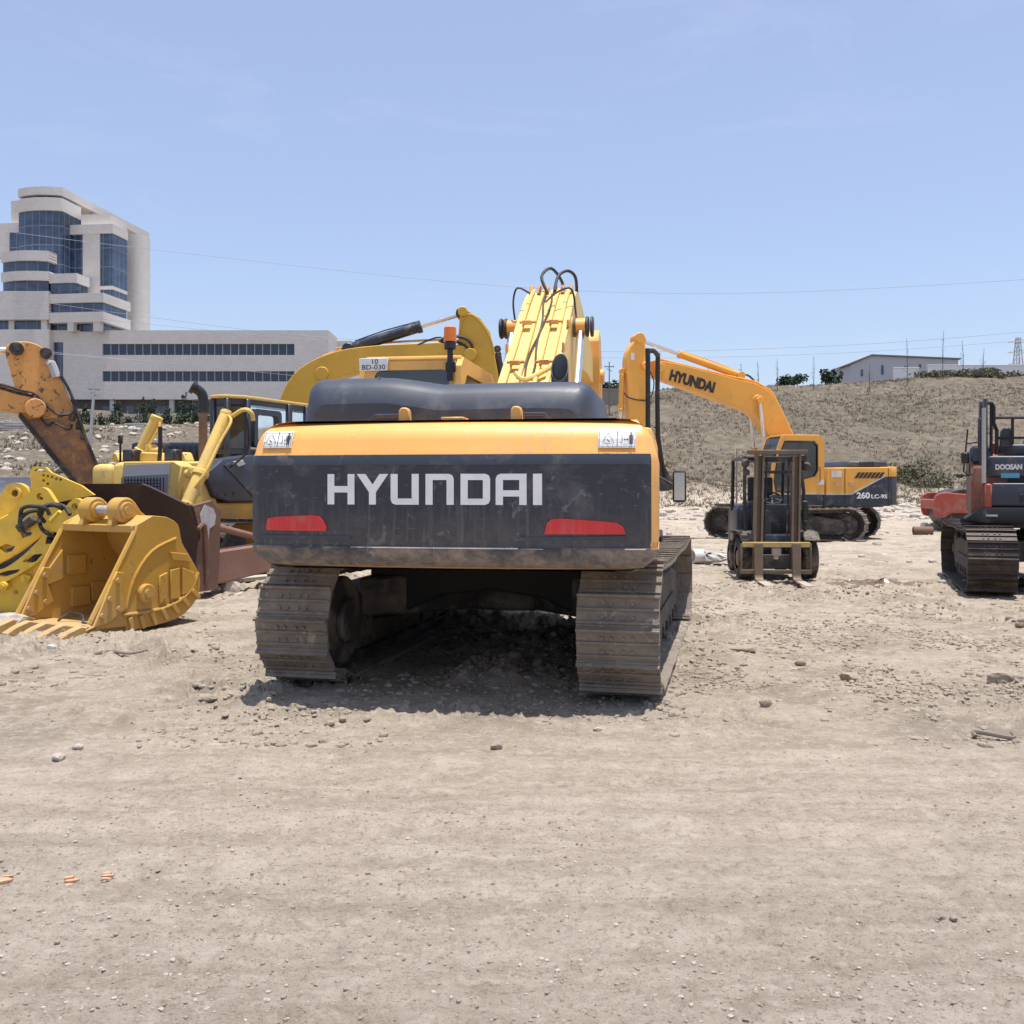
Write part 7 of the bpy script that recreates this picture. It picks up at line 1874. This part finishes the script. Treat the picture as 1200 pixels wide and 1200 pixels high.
# ------------------------------------------------------------------ forklift facing the camera
fxc, fyc = 4.42, 17.3
FK = thing('forklift', 'old brown and black forklift facing the camera with its forks on the ground', 'forklift', (fxc, fyc, gz(fxc, fyc)), 180 - 3)
F = MF(fxc, fyc, 177)
ym = 1.02     # mast plane, local forward
def f(px, py, y=ym): x = F.lx(px, y); return (x, F.z(py, x, y))
for sg, (pt, pb) in enumerate((((891.5, 533), (887, 690)), ((934.5, 534), (931, 692)))):
    mb = MB()
    (xt, zt_), (xb, zb2) = f(*pt), f(*pb); zb2 = .12
    for dx, wdt, dy in ((-.055, .035, 0), (.055, .035, 0)):
        mb.raw([(xb + dx - wdt / 2, ym - .07, zb2), (xb + dx + wdt / 2, ym - .07, zb2), (xb + dx + wdt / 2, ym + .07, zb2), (xb + dx - wdt / 2, ym + .07, zb2),
                (xt + dx - wdt / 2, ym - .16, zt_), (xt + dx + wdt / 2, ym - .16, zt_), (xt + dx + wdt / 2, ym - .02, zt_), (xt + dx - wdt / 2, ym - .02, zt_)], [(0, 1, 2, 3), (4, 5, 6, 7), (0, 1, 5, 4), (1, 2, 6, 5), (2, 3, 7, 6), (3, 0, 4, 7)])
    mb.raw([(xb - .055, ym - .05, zb2), (xb + .055, ym - .05, zb2), (xb + .055, ym + .0, zb2), (xb - .055, ym + .0, zb2),
            (xt - .055, ym - .14, zt_ - .05), (xt + .055, ym - .14, zt_ - .05), (xt + .055, ym - .09, zt_ - .05), (xt - .055, ym - .09, zt_ - .05)], [(0, 1, 2, 3), (4, 5, 6, 7), (0, 1, 5, 4), (1, 2, 6, 5), (2, 3, 7, 6), (3, 0, 4, 7)])
    mb.build('mast_rail', M['fork_brown'], FK)
    # lift chain beside each rail
    mb = MB(); s_ = -1 if sg == 0 else 1; mb.cyl((xb - s_ * -.12, ym - .02, .5), (xt - s_ * -.12, ym - .1, zt_ - .1), .018, seg=6); mb.build('lift_chain', M['steel_dark'], FK)
    # fork: shank and blade
    mb = MB(); fw = .135
    mb.prism([(ym + .12, .62), (ym + .17, .62), (ym + .175, .10), (ym + .20, .05), (ym + .30, .035), (ym + 1.02, .012), (ym + 1.02, .004), (ym + .15, .0), (ym + .12, .04)], xb - fw / 2, xb + fw / 2, 'x', .006); fk = mb.build('fork', M['fork_brown'], FK)
    mb = MB(); mb.prism([(ym + .45, .032), (ym + 1.025, .0165), (ym + 1.025, .0045), (ym + .45, .006)], xb - fw / 2 - .003, xb + fw / 2 + .003, 'x', .002); mb.build('worn_tip', M['fork_tip'], fk)
def bar(name, a, b, y, h, d, mat, parent=FK, bev=.008):
    (x0, z0), (x1, z1) = f(*a, y), f(*b, y); mb = MB(); mb.box(((x0 + x1) / 2, y, (z0 + z1) / 2), (abs(x1 - x0), d, h), bevel=bev); return mb.build(name, M[mat], parent)
bar('top_crossbar', (876, 532), (946, 533), ym - .06, .07, .10, 'fork_brown')
bar('crossbar', (893, 541), (933, 541), ym - .12, .07, .05, 'steel_dark')
bar('crossbar', (893, 556), (933, 556), ym - .15, .05, .04, 'steel_dark')
CR = bar('carriage_bar', (870, 640.5), (949, 641.5), ym + .08, .085, .05, 'fork_yel')
bar('lower_carriage_bar', (868, 672.5), (951, 673), ym + .08, .07, .05, 'fork_brown')
bar('carriage_side', (868, 655), (870, 660), ym + .08, .50, .04, 'fork_brown'); bar('carriage_side', (949, 655), (951, 660), ym + .08, .50, .04, 'fork_brown')
bar('carriage_brace', (882, 661), (934, 661), ym + .02, .24, .03, 'under')
mb = MB(); x, z = f(909, 660); mb.cyl((x, ym - .02, .35), (x, ym - .02, .6), .07, seg=16, chamfer=.01); mb.box((x, ym + .06, .48), (.16, .04, .14), bevel=.02); mb.build('tilt_bracket', M['fork_tip'], FK)
# mast top fittings
for px, py, w_ in ((876, 545, .12), (947, 549, .16), (943, 540, .10), (876, 556, .07)):
    x, z = f(px, py); mb = MB(); mb.box((x, ym - .2, z), (w_, .12, .14), bevel=.03); mb.cyl((x, ym - .12, z), (x, ym - .05, z), .05, seg=14, chamfer=.01); mb.build('lamp', M['under'], FK)
# chassis, fenders, wheels
def wheel(x, y, r, w_):
    mb = MB(); T = Matrix.Translation((x, y, r)) @ Matrix.Rotation(R(90), 4, 'Y')
    mb.lathe([(-w_ / 2, r * .55), (-w_ / 2, r * .88), (-w_ * .38, r), (w_ * .38, r), (w_ / 2, r * .88), (w_ / 2, r * .55)], 32, T)
    for k in range(18):
        a = 2 * math.pi * k / 18
        mb.box((0, 0, 0), (.03, w_ * .9, .03), bevel=0, M=T @ Matrix.Rotation(a, 4, 'Z') @ Matrix.Translation((r, 0, 0)) @ Matrix.Rotation(R(90), 4, 'X') @ Matrix.Rotation(R(20 if k % 2 else -20), 4, 'X'))
    w = mb.build('wheel', M['rubber'], FK)
    mb = MB(); mb.lathe([(-w_ * .48, 0), (-w_ * .48, r * .35), (-w_ * .3, r * .56), (w_ * .3, r * .56), (w_ * .48, r * .35), (w_ * .48, 0)], 24, T); mb.build('rim', M['fork_brown'], w)
xw1 = f(872, 660, .55)[0]; xw2 = f(946, 660, .55)[0]
wheel(xw1, .55, .34, .25); wheel(xw2, .55, .34, .25); xm = (xw1 + xw2) / 2
wheel(xm - .42, -1.05, .27, .2); wheel(xm + .42, -1.05, .27, .2)
mb = MB(); mb.box((xm, -.2, .50), (.72, 1.9, .5), bevel=.05, seg=2); mb.box((xm, -.9, .85), (.95, .95, .75), bevel=.12, seg=3); CH = mb.build('chassis', M['navy'], FK)
mb = MB(); mb.box((xm, -1.45, .75), (.92, .32, .85), bevel=.12, seg=3); mb.build('counterweight', M['navy'], FK)
for s_ in (-1, 1):
    mb = MB(); mb.prism([(.10, .55), (.15, .74), (.35, .80), (.80, .80), (.98, .66), (.92, .64), (.76, .75), (.36, .75), (.2, .7)], xm + s_ * .52 - .13, xm + s_ * .52 + .13, 'x', .008); mb.build('fender', M['rubber'], FK)
    mb = MB(); mb.box((xm + s_ * .60, .25, .78), (.22, .3, .05), bevel=.01); mb.build('step', M['steel_dark'], FK)
mb = MB(); mb.box((xm, .42, .95), (.62, .18, .62), bevel=.04, seg=2); DB = mb.build('dashboard', M['black'], FK)
mb = MB(); mb.box((xm + .16, .52, .9), (.18, .02, .5), bevel=.004); mb.box((xm + .1, .525, .62), (.3, .02, .14), bevel=.004); mb.build('front_plate', M['slate2'], DB)
mb = MB(); T = Matrix.Translation((xm, .22, 1.36)) @ Matrix.Rotation(R(-35), 4, 'X')
ring_ = [(.17 * math.cos(2 * math.pi * k / 24), .17 * math.sin(2 * math.pi * k / 24), 0) for k in range(25)]
mb.tube(ring_, .016, 8, sub=1, M=T); mb.cyl((0, 0, -.04), (0, 0, .02), .045, seg=14, M=T)
for k in range(3): mb.cyl((0, 0, 0), (.17 * math.cos(k * 2.1 + .5), .17 * math.sin(k * 2.1 + .5), 0), .012, seg=6, M=T)
mb.build('steering_wheel', M['ink'], FK)
mb = MB(); mb.cyl((xm, .22, 1.34), (xm, .42, 1.1), .03, seg=10); mb.build('steering_column', M['ink'], FK)
mb = MB(); mb.box((xm, -.55, 1.24), (.48, .48, .12), bevel=.05, seg=2); mb.box((xm, -.78, 1.5), (.46, .12, .48), bevel=.05, seg=2); mb.build('seat', M['seat'], FK)
mb = MB()
for s_ in (-1, 1):
    mb.tube([(xm + s_ * .50, .52, .72), (xm + s_ * .50, .42, 1.5), (xm + s_ * .46, .25, 2.06)], .032, 8, sub=2); mb.tube([(xm + s_ * .46, -1.05, 1.1), (xm + s_ * .46, -.95, 2.04)], .032, 8, sub=1); mb.cyl((xm + s_ * .46, .27, 2.06), (xm + s_ * .46, -.97, 2.05), .03, seg=8)
for k in range(6): y = .25 - 1.2 * k / 5; mb.cyl((xm - .46, y, 2.06), (xm + .46, y, 2.06), .024, seg=8)
mb.build('overhead_guard', M['black'], FK)
mb = MB(); mb.box((xm, -.2, 2.00), (.62, .8, .02), bevel=0); mb.build('roof_sheet', M['slate2'], FK)
mb = MB(); mb.box((f(949, 600)[0] + 0, .7, 1.15), (.10, .10, .34), bevel=.02); mb.box((f(949, 600)[0], .7, .95), (.07, .12, .1), bevel=.02); mb.build('lever_box', M['steel_dark'], FK)
for sx2, a in ((882, 600),): 
    x, z = f(sx2, a, .6); mb = MB(); mb.tube([(x, .6, z - .3), (x + .02, .65, z), (x - .01, .8, z + .25), (x, ym - .1, z + .6)], .016, 6); mb.build('hose', M['hose'], FK)

# ------------------------------------------------------------------ red roller behind the right excavator
rx, ry = 15.95, 35.2
RO = thing('road_roller', 'red road roller with a dark drum, half hidden behind the orange and slate excavator', 'road roller', (rx, ry, gz(rx, ry)), 78)
mb = MB(); mb.cyl((-1.0, 0, .78), (1.0, 0, .78), .77, seg=40, chamfer=.02); mb.cyl((-1.02, 0, .78), (1.02, 0, .78), .3, seg=24, chamfer=.02); mb.build('drum', M['steel_dark'], RO)
for s_ in (-1, 1):
    mb = MB(); mb.prism(smooth_poly([(-.5, 1.35), (.2, 1.38), (.62, 1.42), (.95, 1.30), (1.0, .85), (.9, .55), (.62, .55)], 2) + [(.45, .70), (-1.2, .70), (-1.4, 1.2)], s_ * 1.12 - .06, s_ * 1.12 + .06, 'x', .02); mb.build('drum_frame', M['roller_red'], RO)
mb = MB(); mb.box((0, .92, 1.0), (2.2, .14, .35), bevel=.03); mb.build('cross_beam', M['roller_red'], RO)
mb = MB(); mb.box((0, -1.2, 1.0), (2.3, .5, .7), bevel=.04); mb.build('cross_beam', M['roller_red'], RO)
mb = MB(); mb.box((0, -2.9, 1.45), (1.8, 2.0, .9), bevel=.12, seg=2); mb.build('engine_cover', M['roller_red'], RO)
mb = MB(); mb.box((0, -1.75, 1.1), (1.5, .8, .5), bevel=.05); mb.build('platform', M['steel_dark'], RO)
for s_ in (-1, 1):
    mb = MB(); mb.cyl((s_ * .95 - .25, -3.0, .72), (s_ * .95 + .25, -3.0, .72), .72, seg=32, chamfer=.08); mb.build('rear_wheel', M['rubber'], RO)

# ------------------------------------------------------------------ small debris on the yard
def ground_xy(px, py):
    k = (py - 570) / 1150; Y = 1.6 / k
    for _ in range(5): Y = (1.6 - gz((px - 600) / 1150 * Y, Y)) / k
    return (px - 600) / 1150 * Y, Y
x, y = ground_xy(1082, 627); mb = MB(); mb.cyl((-.32, 0, .15), (.30, .06, .15), .14, seg=20, hollow=.11); o = mb.build('pipe', M['rust']); o.location = (x, y, gz(x, y)); o.rotation_euler = (0, 0, R(-15)); tag(o, 'short rusty pipe lying left of the red roller drum', 'pipe')
x, y = ground_xy(1097, 622); mb = MB(); mb.box((0, 0, .14), (.75, .4, .26), bevel=.03); o = mb.build('block', M['concrete']); o.location = (x, y + .3, gz(x, y)); tag(o, 'pale block beside the rusty pipe', 'block')
# crumpled pipe insulation right of the tracks
x, y = ground_xy(812, 658); DP = thing('broken_pipe', 'crumpled grey pipe piece with a white band, right of the main excavator', 'pipe', (x, y, gz(x, y)), 14)
mb = MB(); mb.cyl((-.02, 0, .15), (.22, .02, .15), .15, seg=22, hollow=.13); mb.build('white_band', M['white_dirty'], DP)
V = []; seg = 18; rsd = np.random.RandomState(4); Fq = []
for i in range(8):
    t = i / 7; r_ = .15 * (1 - .35 * t)
    for k in range(seg): a = 2 * math.pi * k / seg; rr2 = r_ * (1 + .35 * (rsd.rand() - .5)); V.append((.2 + .55 * t, rr2 * math.cos(a) * (1.2 + .8 * t), .12 + rr2 * math.sin(a) * (1 - .3 * t)))
for i in range(7):
    for k in range(seg):
        if (k + i) % 7 == 0: continue
        j = (k + 1) % seg; Fq.append((i * seg + k, i * seg + j, (i + 1) * seg + j, (i + 1) * seg + k))
mb = MB(); mb.raw(V, Fq); mb.build('crumpled_sheet', M['concrete'], DP, smooth=0)
x, y = ground_xy(855, 652); mb = MB(); mb.tube([(0, 0, .1), (-.3, .02, .16), (-.5, 0, .05)], .05, 8); mb.box((-.2, 0, .08), (.14, .2, .1), bevel=.02); 
for (px, py, L_, rot_, lab) in ((800, 636, .55, 8, 'flat dark stick lying behind the crumpled pipe'), (140, 766, .5, 5, 'thin dark stick on the soil below the bucket'), (1165, 868, .22, -14, 'short dark stick on the lane at the right edge')):
    x, y = ground_xy(px, py); mb = MB(); mb.tube([(-L_ / 2, 0, .02), (-.1, .03, .045), (.1, -.02, .03), (L_ / 2, .05, .05)], .018, 6, r_end=.01); o = mb.build('stick', M['wood']); o.location = (x, y, gz(x, y)); o.rotation_euler = (0, 0, R(rot_)); tag(o, lab, 'stick')
# puddle of wet mud
x, y = ground_xy(1022, 683)
mw2, nt, b = new_mat('wet_mud'); v = coords(nt); n_ = noise(nt, v, 2.5, 6, .6); nt.links.new(mix(nt, ramp(nt, n_, .4, .6), (.12, .085, .055), (.20, .15, .10)), b.inputs['Base Color']); b.inputs['Roughness'].default_value = .25
for (px, py, w_, d_, lab) in ((1030, 685, .75, .16, 'damp brown patch of mud right of the forklift'), (1010, 681, .5, .1, 'smaller damp patch just behind the longer one')):
    x, y = ground_xy(px, py); mb = MB(); pts = []
    for k in range(26):
        a = 2 * math.pi * k / 26; q = 1 + .25 * math.sin(3 * a + 1) + .15 * math.sin(5 * a); pts.append((w_ * q * math.cos(a), d_ * 2.2 * q * math.sin(a)))
    V = []; rings = 6
    for r_ in range(1, rings + 1):
        for p in pts: X = x + p[0] * r_ / rings; Y = y + p[1] * r_ / rings; V.append((X - x, Y - y, gz(X, Y) + .006 * (1 - r_ / rings) + .002))
    V.append((0, 0, gz(x, y) + .008)); Fq = []; m_ = len(pts)
    for r_ in range(rings - 1):
        for k in range(m_): j = (k + 1) % m_; Fq.append((r_ * m_ + k, r_ * m_ + j, (r_ + 1) * m_ + j, (r_ + 1) * m_ + k))
    for k in range(m_): Fq.append((len(V) - 1, k, (k + 1) % m_))
    mb.raw(V, Fq); o = mb.build('mud_patch', mw2); o.location = (x, y, 0); tag(o, lab, 'mud', kind='structure')
# planks beneath the dozer arm
for (px, py, L_, rot_, lab) in ((305, 684, 1.3, 25, 'pale plank under the push arm beside the left track'), (325, 678, 1.0, 20, 'dark plank half below the main excavator at its left')):
    x, y = ground_xy(px, py); mb = MB(); mb.box((0, 0, .06), (L_, .16, .07), bevel=.01); o = mb.build('plank', M['wood'] if 'dark' in lab else M['concrete']); o.location = (x, y, gz(x, y)); o.rotation_euler = (R(4), R(-3), R(rot_)); tag(o, lab, 'plank')
